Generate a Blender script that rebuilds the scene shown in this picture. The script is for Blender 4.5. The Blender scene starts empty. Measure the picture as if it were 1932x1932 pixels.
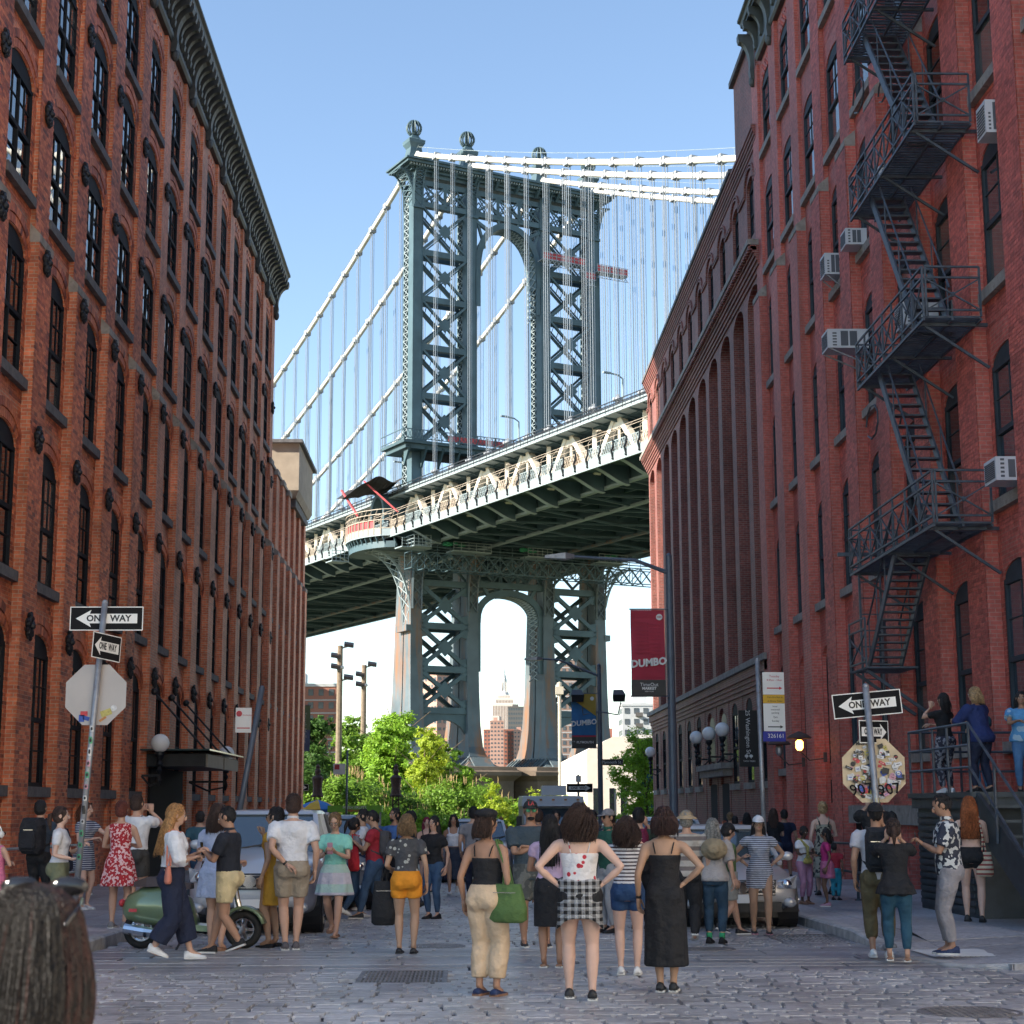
import bpy, bmesh, math, random
from math import sin, cos, pi, radians, atan, sqrt
from mathutils import Vector, Matrix, noise
random.seed(7)
scene = bpy.context.scene
COL = scene.collection
# ---------------------------------------------------------------- camera
PITCH, YAW, ROLL = atan(556/3120), atan(86/3120*cos(atan(556/3120))), radians(-0.2)
cam_d = bpy.data.cameras.new('camera'); cam = bpy.data.objects.new('camera', cam_d); COL.objects.link(cam)
fw = Vector((sin(YAW)*cos(PITCH), cos(YAW)*cos(PITCH), sin(PITCH)))
rt = Vector((cos(YAW), -sin(YAW), 0)); up = rt.cross(fw)
r2 = rt*cos(ROLL)+up*sin(ROLL); u2 = up*cos(ROLL)-rt*sin(ROLL)
M = Matrix((r2, u2, -fw)).transposed().to_4x4(); M.translation = (0, 0, 1.55); cam.matrix_world = M
cam_d.sensor_width = 36; cam_d.lens = 36*3120/1932; cam_d.clip_end = 20000
cam_d.dof.use_dof = True; cam_d.dof.focus_distance = 28; cam_d.dof.aperture_fstop = 7.0
scene.camera = cam
# ---------------------------------------------------------------- sky, sun, exposure
SUN_EL, SUN_AZ = radians(28), radians(249)          # compass bearing from +Y towards +X
world = bpy.data.worlds.new('World'); scene.world = world; world.use_nodes = True
wn = world.node_tree; bg = wn.nodes['Background']
sky = wn.nodes.new('ShaderNodeTexSky'); sky.sky_type = 'NISHITA'; sky.sun_disc = False
sky.sun_elevation = SUN_EL; sky.sun_rotation = SUN_AZ; sky.air_density = 1.0; sky.dust_density = 0.0; sky.ozone_density = 1.2
hsv = wn.nodes.new('ShaderNodeHueSaturation'); hsv.inputs['Saturation'].default_value = 1.0; hsv.inputs['Value'].default_value = 0.95
wn.links.new(sky.outputs[0], hsv.inputs['Color']); wn.links.new(hsv.outputs[0], bg.inputs[0]); bg.inputs[1].default_value = 0.095
sd = bpy.data.lights.new('sun', 'SUN'); sd.energy = 4.6; sd.angle = radians(0.5); sd.color = (1, .90, .76)
so = bpy.data.objects.new('sun', sd); COL.objects.link(so)
to_sun = Vector((sin(SUN_AZ)*cos(SUN_EL), cos(SUN_AZ)*cos(SUN_EL), sin(SUN_EL)))
so.rotation_euler = to_sun.to_track_quat('Z', 'Y').to_euler(); so.location = to_sun*300
vs = scene.view_settings; vs.view_transform = 'Standard'; vs.look = 'None'; vs.exposure = 1.62; vs.gamma = 1
vs.use_curve_mapping = False
# ---------------------------------------------------------------- helpers
WORK = bpy.data.scenes.new('work')              # empty side scene: evaluates one modifier stack at a time, removed at the end
def evaluated(o):
    WORK.collection.objects.link(o); WORK.view_layers[0].update(); dg = WORK.view_layers[0].depsgraph
    me = bpy.data.meshes.new_from_object(o.evaluated_get(dg)); bpy.data.objects.remove(o); return me
class MB:
    def __init__(s): s.v = []; s.f = []; s.m = []; s.cur = 0
    def add(s, vs, fs):
        b = len(s.v); s.v += [tuple(p) for p in vs]
        for f in fs: s.f.append(tuple(b+i for i in f)); s.m.append(s.cur)
    def quad(s, a, b, c, d): s.add([a, b, c, d], [(0, 1, 2, 3)])
    def box(s, x0, y0, z0, x1, y1, z1):
        s.add([(x0,y0,z0),(x1,y0,z0),(x1,y1,z0),(x0,y1,z0),(x0,y0,z1),(x1,y0,z1),(x1,y1,z1),(x0,y1,z1)],
              [(0,3,2,1),(4,5,6,7),(0,1,5,4),(1,2,6,5),(2,3,7,6),(3,0,4,7)])
    def bar(s, p, q, w, h=None, upv=(0,0,1)):
        p = Vector(p); q = Vector(q); h = h or w; d = (q-p)
        if d.length < 1e-6: return
        d.normalize(); u = Vector(upv)
        if abs(d.dot(u)) > .98: u = Vector((0,1,0)) if abs(d.y) < .9 else Vector((1,0,0))
        a = d.cross(u).normalized()*w/2; b = a.cross(d).normalized()*h/2
        s.add([p-a-b,p+a-b,p+a+b,p-a+b,q-a-b,q+a-b,q+a+b,q-a+b],[(0,3,2,1),(4,5,6,7),(0,1,5,4),(1,2,6,5),(2,3,7,6),(3,0,4,7)])
    def loft(s, rings, cap=True, closed=False):
        n = len(rings[0]); b = len(s.v)
        for r in rings: s.v += [tuple(p) for p in r]
        k = len(rings)
        for i in range(k if closed else k-1):
            j = (i+1) % k
            for t in range(n):
                u = (t+1) % n
                s.f.append((b+i*n+t, b+i*n+u, b+j*n+u, b+j*n+t)); s.m.append(s.cur)
        if cap and not closed:
            s.f.append(tuple(b+t for t in reversed(range(n)))); s.m.append(s.cur)
            s.f.append(tuple(b+(k-1)*n+t for t in range(n))); s.m.append(s.cur)
    def tube(s, pts, r, n=8, cap=True):
        pts = [Vector(p) for p in pts]
        rr = r if isinstance(r, (list, tuple)) else [r]*len(pts)
        rings = []; pa = None
        for i, p in enumerate(pts):
            d = (pts[min(i+1, len(pts)-1)]-pts[max(i-1, 0)]).normalized()
            if pa is None:
                pa = d.cross(Vector((0,0,1)))
                if pa.length < .1: pa = d.cross(Vector((0,1,0)))
            pa = (pa-d*pa.dot(d)).normalized(); c = d.cross(pa)
            rings.append([p+(pa*cos(2*pi*k/n)+c*sin(2*pi*k/n))*rr[i] for k in range(n)])
        s.loft(rings, cap)
    def lathe(s, c, prof, n=12):
        c = Vector(c)
        s.loft([[c+Vector((r*cos(2*pi*k/n), r*sin(2*pi*k/n), z)) for k in range(n)] for r, z in prof])
    def ball(s, c, r, n=12, m=8):
        rx, ry, rz = r if isinstance(r, (list, tuple)) else (r, r, r)
        c = Vector(c)
        s.loft([[c+Vector((rx*sin(pi*(i+.02)/(m+.04))*cos(2*pi*k/n), ry*sin(pi*(i+.02)/(m+.04))*sin(2*pi*k/n), -rz*cos(pi*(i+.02)/(m+.04)))) for k in range(n)] for i in range(m+1)])
    def prism(s, pts, off):
        off = Vector(off); a = [Vector(p) for p in pts]; s.loft([a, [p+off for p in a]])
    def mesh(s, name, mats):
        me = bpy.data.meshes.new(name); me.from_pydata(s.v, [], s.f)
        for m in (mats if isinstance(mats, (list, tuple)) else [mats]): me.materials.append(m)
        if isinstance(mats, (list, tuple)) and len(mats) > 1: me.polygons.foreach_set('material_index', s.m)
        me.update(); return me
    def build(s, name, mats, parent=None, smooth=False, **kw):
        me = s.mesh(name, mats)
        if smooth: me.polygons.foreach_set('use_smooth', [True]*len(me.polygons))
        return obj(name, me, parent, **kw)
def obj(name, me, parent=None, label=None, cat=None, group=None, kind=None, loc=None, rz=0):
    o = bpy.data.objects.new(name, me); COL.objects.link(o)
    if parent is not None: o.parent = parent
    if label: o['label'] = label
    if cat: o['category'] = cat
    if group: o['group'] = group
    if kind: o['kind'] = kind
    if loc is not None: o.location = loc
    if rz: o.rotation_euler.z = rz
    return o
def thing(name, label, cat, loc=(0,0,0), rz=0, group=None): return obj(name, None, None, label, cat, group, None, loc, rz)
def copy_tree(o, loc=None, rz=None, label=None, parent=None):
    c = o.copy(); COL.objects.link(c)
    if parent is not None: c.parent = parent
    if loc is not None: c.location = loc
    if rz is not None: c.rotation_euler.z = rz
    if label: c['label'] = label
    for ch in list(o.children): copy_tree(ch, parent=c)
    return c
def smooth_angle(o, deg=40):
    me = o.data; me.polygons.foreach_set('use_smooth', [True]*len(me.polygons))
    me.set_sharp_from_angle(angle=radians(deg))
FONT_MATS = {}
def text(parent, s, size, mat, mx, name='lettering', bold=0.0, depth=.002, sx=1, align='CENTER', shear=0):
    cu = bpy.data.curves.new('lettering', 'FONT'); cu.body = s; cu.size = size; cu.extrude = depth; cu.offset = bold
    cu.align_x = align; cu.align_y = 'CENTER'; cu.shear = shear; cu.resolution_u = 2
    t = bpy.data.objects.new('tmp', cu); me = evaluated(t); me.materials.clear(); me.materials.append(mat)
    me.transform(mx @ Matrix.Diagonal((sx, 1, 1, 1)))
    o = obj(name, me, parent); return o
def frame_mx(o, x, y):                       # local plane: x right, y up, normal out
    x = Vector(x).normalized(); y = Vector(y).normalized(); z = x.cross(y)
    m = Matrix((x, y, z)).transposed().to_4x4(); m.translation = o; return m
# ---------------------------------------------------------------- materials
def mat(name, col, rough=.6, metal=0, var=.12, scale=3, bump=0, bscale=40, spec=.5, emit=None, stain=None, coat=0):
    m = bpy.data.materials.new(name); m.use_nodes = True; nt = m.node_tree; b = nt.nodes['Principled BSDF']
    b.inputs['Roughness'].default_value = rough; b.inputs['Metallic'].default_value = metal
    b.inputs['Specular IOR Level'].default_value = spec; b.inputs['Coat Weight'].default_value = coat
    N = nt.nodes.new; Lk = nt.links.new
    tc = N('ShaderNodeTexCoord')
    if var:
        nz = N('ShaderNodeTexNoise'); nz.inputs['Scale'].default_value = scale; nz.inputs['Detail'].default_value = 5
        Lk(tc.outputs['Object'], nz.inputs['Vector'])
        mr = N('ShaderNodeMapRange'); mr.inputs[1].default_value = .3; mr.inputs[2].default_value = .7; mr.inputs[3].default_value = 1-var; mr.inputs[4].default_value = 1+var
        Lk(nz.outputs[0], mr.inputs[0])
        mx = N('ShaderNodeVectorMath'); mx.operation = 'SCALE'; mx.inputs[0].default_value = col[:3]; Lk(mr.outputs[0], mx.inputs['Scale'])
        src = mx.outputs[0]
        if stain:
            n2 = N('ShaderNodeTexNoise'); n2.inputs['Scale'].default_value = stain[1]; n2.inputs['Detail'].default_value = 6; n2.inputs['Roughness'].default_value = .7
            mp = N('ShaderNodeMapping'); mp.inputs['Scale'].default_value = (1, 1, stain[4] if len(stain) > 4 else 1)
            Lk(tc.outputs['Object'], mp.inputs[0]); Lk(mp.outputs[0], n2.inputs['Vector'])
            r = N('ShaderNodeMapRange'); r.inputs[1].default_value = stain[2]; r.inputs[2].default_value = stain[3]; Lk(n2.outputs[0], r.inputs[0])
            mm = N('ShaderNodeMix'); mm.data_type = 'RGBA'; Lk(r.outputs[0], mm.inputs[0]); Lk(src, mm.inputs[6]); mm.inputs[7].default_value = (*stain[0], 1)
            src = mm.outputs[2]
        Lk(src, b.inputs['Base Color'])
    else: b.inputs['Base Color'].default_value = (*col[:3], 1)
    if bump:
        nb = N('ShaderNodeTexNoise'); nb.inputs['Scale'].default_value = bscale; nb.inputs['Detail'].default_value = 4
        Lk(tc.outputs['Object'], nb.inputs['Vector'])
        bp = N('ShaderNodeBump'); bp.inputs['Strength'].default_value = bump; bp.inputs['Distance'].default_value = .05 if bscale < 12 else .02
        Lk(nb.outputs[0], bp.inputs['Height']); Lk(bp.outputs[0], b.inputs['Normal'])
    if emit: b.inputs['Emission Color'].default_value = (*emit[:3], 1); b.inputs['Emission Strength'].default_value = emit[3]
    return m
def brickmat(name, c1, c2, mortar, var=.35, off=(0,0,0), paint=0):
    m = bpy.data.materials.new(name); m.use_nodes = True; nt = m.node_tree; b = nt.nodes['Principled BSDF']; N = nt.nodes.new; Lk = nt.links.new
    b.inputs['Roughness'].default_value = .66; b.inputs['Specular IOR Level'].default_value = .45
    g = N('ShaderNodeNewGeometry'); sp = N('ShaderNodeSeparateXYZ'); sn = N('ShaderNodeSeparateXYZ')
    Lk(g.outputs['Position'], sp.inputs[0]); Lk(g.outputs['True Normal'], sn.inputs[0])
    ab = N('ShaderNodeMath'); ab.operation = 'ABSOLUTE'; Lk(sn.outputs[0], ab.inputs[0])
    gt = N('ShaderNodeMath'); gt.operation = 'GREATER_THAN'; gt.inputs[1].default_value = .6; Lk(ab.outputs[0], gt.inputs[0])
    mx = N('ShaderNodeMix'); Lk(gt.outputs[0], mx.inputs[0]); Lk(sp.outputs[0], mx.inputs[2]); Lk(sp.outputs[1], mx.inputs[3])
    cb = N('ShaderNodeCombineXYZ'); Lk(mx.outputs[0], cb.inputs[0]); Lk(sp.outputs[2], cb.inputs[1])
    bt = N('ShaderNodeTexBrick'); bt.inputs['Scale'].default_value = 1; bt.inputs['Brick Width'].default_value = .215; bt.inputs['Row Height'].default_value = .075
    bt.inputs['Mortar Size'].default_value = .008; bt.inputs['Mortar Smooth'].default_value = .2; bt.inputs['Bias'].default_value = -.1
    bt.inputs['Color1'].default_value = (*c1, 1); bt.inputs['Color2'].default_value = (*c2, 1); bt.inputs['Mortar'].default_value = (*mortar, 1)
    Lk(cb.outputs[0], bt.inputs['Vector'])
    nz = N('ShaderNodeTexNoise'); nz.inputs['Scale'].default_value = .35; nz.inputs['Detail'].default_value = 9; nz.inputs['Roughness'].default_value = .7; Lk(g.outputs['Position'], nz.inputs['Vector'])
    mr = N('ShaderNodeMapRange'); mr.inputs[1].default_value = .3; mr.inputs[2].default_value = .7; mr.inputs[3].default_value = 1-var; mr.inputs[4].default_value = 1+var; Lk(nz.outputs[0], mr.inputs[0])
    n3 = N('ShaderNodeTexNoise'); n3.inputs['Scale'].default_value = 9; n3.inputs['Detail'].default_value = 3; Lk(g.outputs['Position'], n3.inputs['Vector'])
    m3 = N('ShaderNodeMapRange'); m3.inputs[1].default_value = .3; m3.inputs[2].default_value = .7; m3.inputs[3].default_value = .82; m3.inputs[4].default_value = 1.2; Lk(n3.outputs[0], m3.inputs[0])
    mu = N('ShaderNodeMath'); mu.operation = 'MULTIPLY'; Lk(mr.outputs[0], mu.inputs[0]); Lk(m3.outputs[0], mu.inputs[1])
    # rain-washed vertical streaks of soot and lime
    mp = N('ShaderNodeMapping'); mp.inputs['Scale'].default_value = (1.6, 1.6, .12); Lk(g.outputs['Position'], mp.inputs[0])
    n4 = N('ShaderNodeTexNoise'); n4.inputs['Scale'].default_value = 1.3; n4.inputs['Detail'].default_value = 6; Lk(mp.outputs[0], n4.inputs['Vector'])
    r4 = N('ShaderNodeMapRange'); r4.inputs[1].default_value = .56; r4.inputs[2].default_value = .8; r4.inputs[4].default_value = .35; Lk(n4.outputs[0], r4.inputs[0])
    vm = N('ShaderNodeVectorMath'); vm.operation = 'SCALE'; Lk(bt.outputs[0], vm.inputs[0]); Lk(mu.outputs[0], vm.inputs['Scale'])
    mm = N('ShaderNodeMix'); mm.data_type = 'RGBA'; Lk(r4.outputs[0], mm.inputs[0]); Lk(vm.outputs[0], mm.inputs[6]); mm.inputs[7].default_value = (.07, .045, .04, 1)
    Lk(mm.outputs[2], b.inputs['Base Color'])
    bp = N('ShaderNodeBump'); bp.inputs['Strength'].default_value = .6; bp.inputs['Distance'].default_value = .008; bp.invert = True
    Lk(bt.outputs['Fac'], bp.inputs['Height']); Lk(bp.outputs[0], b.inputs['Normal'])
    return m
def islandmat(name, ramp, rough=.8, bump=.4, bscale=60, spec=.3, big=0):
    m = bpy.data.materials.new(name); m.use_nodes = True; nt = m.node_tree; b = nt.nodes['Principled BSDF']; N = nt.nodes.new; Lk = nt.links.new
    g = N('ShaderNodeNewGeometry'); oi = N('ShaderNodeObjectInfo'); ad = N('ShaderNodeMath'); ad.operation = 'ADD'; fr = N('ShaderNodeMath'); fr.operation = 'FRACT'
    Lk(g.outputs['Random Per Island'], ad.inputs[0]); Lk(oi.outputs['Random'], ad.inputs[1]); Lk(ad.outputs[0], fr.inputs[0])
    cr = N('ShaderNodeValToRGB'); el = cr.color_ramp.elements
    for i, (p, c) in enumerate(ramp):
        e = el[i] if i < 2 else el.new(p)
        e.position = p; e.color = (*c, 1)
    Lk(fr.outputs[0], cr.inputs[0])
    nz = N('ShaderNodeTexNoise'); nz.inputs['Scale'].default_value = 14; nz.inputs['Detail'].default_value = 4; Lk(g.outputs['Position'], nz.inputs['Vector'])
    mr = N('ShaderNodeMapRange'); mr.inputs[1].default_value = .3; mr.inputs[2].default_value = .7; mr.inputs[3].default_value = .75; mr.inputs[4].default_value = 1.25; Lk(nz.outputs[0], mr.inputs[0])
    n2 = N('ShaderNodeTexNoise'); n2.inputs['Scale'].default_value = .5; n2.inputs['Detail'].default_value = 6; Lk(g.outputs['Position'], n2.inputs['Vector'])
    m2 = N('ShaderNodeMapRange'); m2.inputs[1].default_value = .3; m2.inputs[2].default_value = .7; m2.inputs[3].default_value = 1-big; m2.inputs[4].default_value = 1+big; Lk(n2.outputs[0], m2.inputs[0])
    mu = N('ShaderNodeMath'); mu.operation = 'MULTIPLY'; Lk(mr.outputs[0], mu.inputs[0]); Lk(m2.outputs[0], mu.inputs[1])
    vm = N('ShaderNodeVectorMath'); vm.operation = 'SCALE'; Lk(cr.outputs[0], vm.inputs[0]); Lk(mu.outputs[0], vm.inputs['Scale']); Lk(vm.outputs[0], b.inputs['Base Color'])
    b.inputs['Roughness'].default_value = rough; b.inputs['Specular IOR Level'].default_value = spec
    bp = N('ShaderNodeBump'); bp.inputs['Strength'].default_value = bump; bp.inputs['Distance'].default_value = .01
    nb = N('ShaderNodeTexNoise'); nb.inputs['Scale'].default_value = bscale; Lk(g.outputs['Position'], nb.inputs['Vector']); Lk(nb.outputs[0], bp.inputs['Height']); Lk(bp.outputs[0], b.inputs['Normal'])
    return m
def glassmat(name, col=(.012,.015,.02), rough=.02, var=.5, spec=.8):
    m = mat(name, col, rough, 0, 0, spec=spec); m.node_tree.nodes['Principled BSDF'].inputs['IOR'].default_value = 1.9; nt = m.node_tree; b = nt.nodes['Principled BSDF']; N = nt.nodes.new; Lk = nt.links.new
    oi = N('ShaderNodeObjectInfo'); hs = N('ShaderNodeMapRange'); hs.inputs[3].default_value = 1-var; hs.inputs[4].default_value = 1+2*var; Lk(oi.outputs['Random'], hs.inputs[0])
    vm = N('ShaderNodeVectorMath'); vm.operation = 'SCALE'; vm.inputs[0].default_value = col; Lk(hs.outputs[0], vm.inputs['Scale']); gt = N('ShaderNodeMath'); gt.operation = 'GREATER_THAN'; gt.inputs[1].default_value = .86; Lk(oi.outputs['Random'], gt.inputs[0]); cm = N('ShaderNodeMix'); cm.data_type = 'RGBA'; Lk(gt.outputs[0], cm.inputs[0]); Lk(vm.outputs[0], cm.inputs[6]); cm.inputs[7].default_value = (.10,.105,.10,1) if var > .4 else (*col,1); Lk(cm.outputs[2], b.inputs['Base Color'])
    g = N('ShaderNodeNewGeometry'); nb = N('ShaderNodeTexNoise'); nb.inputs['Scale'].default_value = 1.1; nb.inputs['Detail'].default_value = 2; Lk(g.outputs['Position'], nb.inputs['Vector'])
    bp = N('ShaderNodeBump'); bp.inputs['Strength'].default_value = .05; bp.inputs['Distance'].default_value = .1; Lk(nb.outputs[0], bp.inputs['Height']); Lk(bp.outputs[0], b.inputs['Normal'])
    return m
BRICK_L = brickmat('brick_red', (.62,.20,.095), (.45,.125,.062), (.48,.33,.24), var=.45)
BRICK_R = brickmat('brick_painted', (.55,.135,.105), (.44,.105,.082), (.45,.21,.17), var=.3)
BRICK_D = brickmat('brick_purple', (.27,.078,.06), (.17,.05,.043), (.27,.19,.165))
UNIT_L = islandmat('brick_unit_red', [(0,(.68,.22,.10)),(.45,(.54,.155,.075)),(.85,(.38,.10,.055)),(1,(.18,.06,.045))], big=.3, rough=.66, spec=.45)
UNIT_R = islandmat('brick_unit_painted', [(0,(.60,.15,.115)),(.6,(.50,.12,.095)),(1,(.36,.09,.07))], big=.22, rough=.66, spec=.45)
STONE = mat('stone_grey', (.30,.28,.25), .85, var=.25, scale=4, bump=.5, bscale=30, stain=((.12,.11,.10), 3, .55, .75))
STONE_D = mat('stone_dark', (.13,.13,.135), .85, var=.3, scale=5, bump=.5)
SIGNB = mat('sign_black', (.012,.012,.013), .75, var=.1, spec=.15)
IRON = mat('iron_dark', (.018,.020,.024), .5, .3, var=.3, bump=.2)
ESC = mat('escape_steel', (.085,.105,.13), .5, .3, var=.3, scale=6, stain=((.10,.05,.03), 5, .62, .75))
DOCK = mat('dock_steel', (.05,.066,.078), .5, .2, var=.25, scale=5)
FRAME = mat('window_frame_dark', (.014,.017,.022), .75, var=.2, spec=.2)
FRAME_G = mat('window_frame_grey', (.045,.058,.07), .7, var=.2, spec=.25)
GLASS = glassmat('window_glass')
GLASS_R = glassmat('window_glass_teal', (.018,.032,.042), .05, .8)
CORN = mat('cornice_metal', (.05,.053,.052), .55, .1, var=.3, scale=2, bump=.2, stain=((.11,.085,.065), 2, .6, .75))
CORN_G = mat('cornice_green', (.075,.09,.085), .55, .1, var=.3, scale=2, bump=.2)
WHITE = mat('white_paint', (.75,.74,.71), .5, var=.06)
BLACK = mat('black_paint', (.015,.015,.017), .45, var=.2)
GALV = mat('galvanised', (.30,.31,.33), .45, .5, var=.2, scale=8, stain=((.16,.13,.11), 9, .58, .7))
POLE = mat('lamp_pole_grey', (.12,.145,.18), .5, .2, var=.15, scale=3)
RUBBER = mat('rubber', (.012,.012,.012), .8, var=.1)
CHROME = mat('chrome', (.6,.6,.62), .12, 1, var=0)
GLOBE = mat('globe_opal', (.92,.91,.88), .25, var=0)
WOOD = mat('wood_pole', (.20,.155,.11), .9, var=.25, scale=5, bump=.4)
def gz(y): return -.0085*min(max(y, -40), 92)
# ---------------------------------------------------------------- ground
COBBLE = islandmat('cobble_stone', [(0,(.46,.445,.45)),(.35,(.40,.39,.395)),(.85,(.33,.32,.33)),(1,(.22,.215,.225))], rough=.36, bump=.5, bscale=45, spec=.6, big=.25)
JOINT = mat('joint_dirt', (.05,.046,.046), .9, var=.4, scale=9, bump=.6)
SLAB = islandmat('granite_slab', [(0,(.34,.335,.345)),(.5,(.28,.275,.29)),(1,(.22,.215,.23))], rough=.38, bump=.25, bscale=90, spec=.6, big=.25)
WALK = mat('sidewalk_concrete', (.36,.35,.36), .75, var=.22, scale=1.3, bump=.3, bscale=60, stain=((.06,.058,.06), 1.7, .6, .8))
KERB = mat('kerb_granite', (.40,.385,.375), .8, var=.3, scale=6, bump=.6, bscale=35)
DIRT = mat('ground_earth', (.10,.11,.06), .95, var=.3, scale=.05)
b = MB(); b.quad((-6000,92,-.79),(6000,92,-.79),(6000,9000,-.79),(-6000,9000,-.79)); b.build('ground', DIRT, kind='structure')
b = MB()
ys = [-60,-20,0,10,20,30,45,60,75,92.01]
for y0, y1 in zip(ys, ys[1:]): b.quad((-120,y0,gz(y0)-.03),(120,y0,gz(y0)-.03),(120,y1,gz(y1)-.03),(-120,y1,gz(y1)-.03))
road = b.build('roadway', JOINT, kind='structure')
# kerb line of the two pavements (plan view)
def arc(cx, cy, r, a0, a1, n=10): return [(cx+r*cos(radians(a0+(a1-a0)*i/n)), cy+r*sin(radians(a0+(a1-a0)*i/n))) for i in range(n+1)]
edgeR = [(5.0,88)]+[(5.0,y) for y in (70,50,35,25,22)]+arc(6.6,19.0,1.6,180,270)+[(9,17.4),(13,17.4)]
edgeL = [(-4.6,88)]+[(-4.6,y) for y in (70,50,35,26,23)]+arc(-5.9,20.6,1.3,0,-90)+[(-8,19.3),(-13,19.3)]
def ph(x, y):                                  # pavement height above the road, with a dropped kerb at the right corner
    d = sqrt((x-5.3)**2+(y-19.2)**2)
    return .02+.12*min(max((d-1.1)/1.3, 0), 1) if x > 0 else .14
def xlim(y, sg):
    if sg > 0: return 5.18 if y > 19 else 6.6-sqrt(max(1.42**2-(19-y)**2, 0))
    return -4.78 if y > 20.6 else -5.9+sqrt(max(1.12**2-(20.6-y)**2, 0))
b = MB()
for x0,x1,y0,y1 in ((5.1,60,58,88),(13,60,17.4,58),(-60,-4.7,58,88),(-60,-13,19.3,58)): b.quad((x0,y0,gz(y0)+.12),(x1,y0,gz(y0)+.12),(x1,y1,gz(y1)+.12),(x0,y1,gz(y1)+.12))
pr = b.build('pavement', WALK, kind='structure')
b = MB()
for y0, y1 in ((-60,-40),(-40,-20),(-20,4)): b.quad((-60,y0,gz(y0)+.04),(12.9,y0,gz(y0)+.04),(12.9,y1,gz(y1)+.04),(-60,y1,gz(y1)+.04))
pl = b.build('pavement', mat('pale_bounce_ground', (.50,.47,.43), .85, var=.1), kind='structure')  # unseen pale ground behind the camera, added to bounce sunlight forward
def kerbs(edge, parent):
    for (x0,y0),(x1,y1) in zip(edge, edge[1:]):
        L = sqrt((x1-x0)**2+(y1-y0)**2); n = max(1, round(L/1.5)); sg = 1 if x0 > 0 else -1
        nx, ny = (y0-y1)/L, (x1-x0)/L
        if nx*sg < -.01 or (abs(nx) <= .01 and ny < 0): nx, ny = -nx, -ny
        for i in range(n):
            t0, t1 = i/n+.003, (i+1)/n-.003; m = MB()
            m.loft([[(px, py, gz(py)-.03), (px+nx*.19, py+ny*.19, gz(py)-.03), (px+nx*.19, py+ny*.19, gz(py)+ph(px,py)+.006), (px+nx*.03, py+ny*.03, gz(py)+ph(px,py)+.006), (px, py, gz(py)+ph(px,py)-.018)]
                    for px, py in ((x0+(x1-x0)*t, y0+(y1-y0)*t) for t in (t0, t1))])
            m.build('kerbstone', KERB, parent)
kerbs(edgeR, pr); kerbs(edgeL, pl)
FLAG = islandmat('pavement_flag', [(0,(.40,.39,.40)),(.5,(.35,.34,.352)),(1,(.29,.285,.295))], rough=.5, bump=.3, bscale=80, spec=.4, big=.3)
def flags(sg, x1, y0, y1, parent, step=1.5):
    ny = max(1, round((y1-y0)/step))
    for j in range(ny):
        d = y0+(y1-y0)*j/ny+.006; e = y0+(y1-y0)*(j+1)/ny-.006
        xs = [None]+[sg*(5.18+.5+1.35*k) for k in range(12) if 5.68+1.35*k < abs(x1)]+[x1]
        for a, c in zip(xs, xs[1:]):
            P = [((xlim(yy, sg) if a is None else a)+sg*.006, yy) for yy in (d, (d+e)/2, e)]
            if (c-P[0][0])*sg < .08 and (c-P[2][0])*sg < .08: continue
            Q = [(c-sg*.006, yy) for yy in (e, (d+e)/2, d)]
            P = [((min(p[0], c-.02) if sg > 0 else max(p[0], c+.02)), p[1]) for p in P]
            h = random.uniform(0, .003); R = P+Q; m = MB()
            m.loft([[(px, py, gz(py)-.02) for px, py in R], [(px, py, gz(py)+ph(px,py)+h) for px, py in R]]); m.build('flagstone', FLAG, parent)
flags(1, 9.7, 20.9, 58.1, pr); flags(1, 13, 17.6, 20.85, pr, .55); flags(-1, -8.9, 24, 58.1, pl); flags(-1, -13, 19.5, 23.95, pl, .6)
# setts
def sett(m, x, y, w, d, h):
    z = gz(y); e = .006
    m.add([(x,y,z-.03),(x+w,y,z-.03),(x+w,y+d,z-.03),(x,y+d,z-.03),(x+e,y+e,z+h),(x+w-e,y+e,z+h),(x+w-e,y+d-e,z+h),(x+e,y+d-e,z+h)],
          [(4,5,6,7),(0,1,5,4),(1,2,6,5),(2,3,7,6),(3,0,4,7)])
cnt = 0; stuff = MB(); y = 11.6; row = 0; singles = []
def blocked(x, y):
    if 16.7 < y < 18.0 and -1.12 < x < -.18: return True          # drain grate
    if 16.4 < y < 20.8 and False: return True
    return False
XW = 13.5
while y < 62:
    d = .165
    if 17.98 < y < 20.95: y = 20.97; continue
    inter = y < 17.98
    xa, xb = (-XW*.55, XW*.75) if inter else (-4.58, 5.13)
    if 18 < y < 26 : xa, xb = -4.58, 5.13
    x = xa+random.uniform(0, .2)
    while x < xb:
        w = random.uniform(.20, .27)
        if not blocked(x+w/2, y):
            h = .003+random.uniform(-.003, .003)
            if 12.3 < y < 14.6 and -3.4 < x < 4.2 and cnt < 300: singles.append((x, y, w, d, h)); cnt += 1
            else: sett(stuff, x, y, w, d, h)
        x += w+.032
    y += d+.013
stuff.build('cobblestones', COBBLE, road, kind='stuff')
for s_ in singles: m = MB(); sett(m, *s_); m.build('cobblestone', COBBLE, road)
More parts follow.
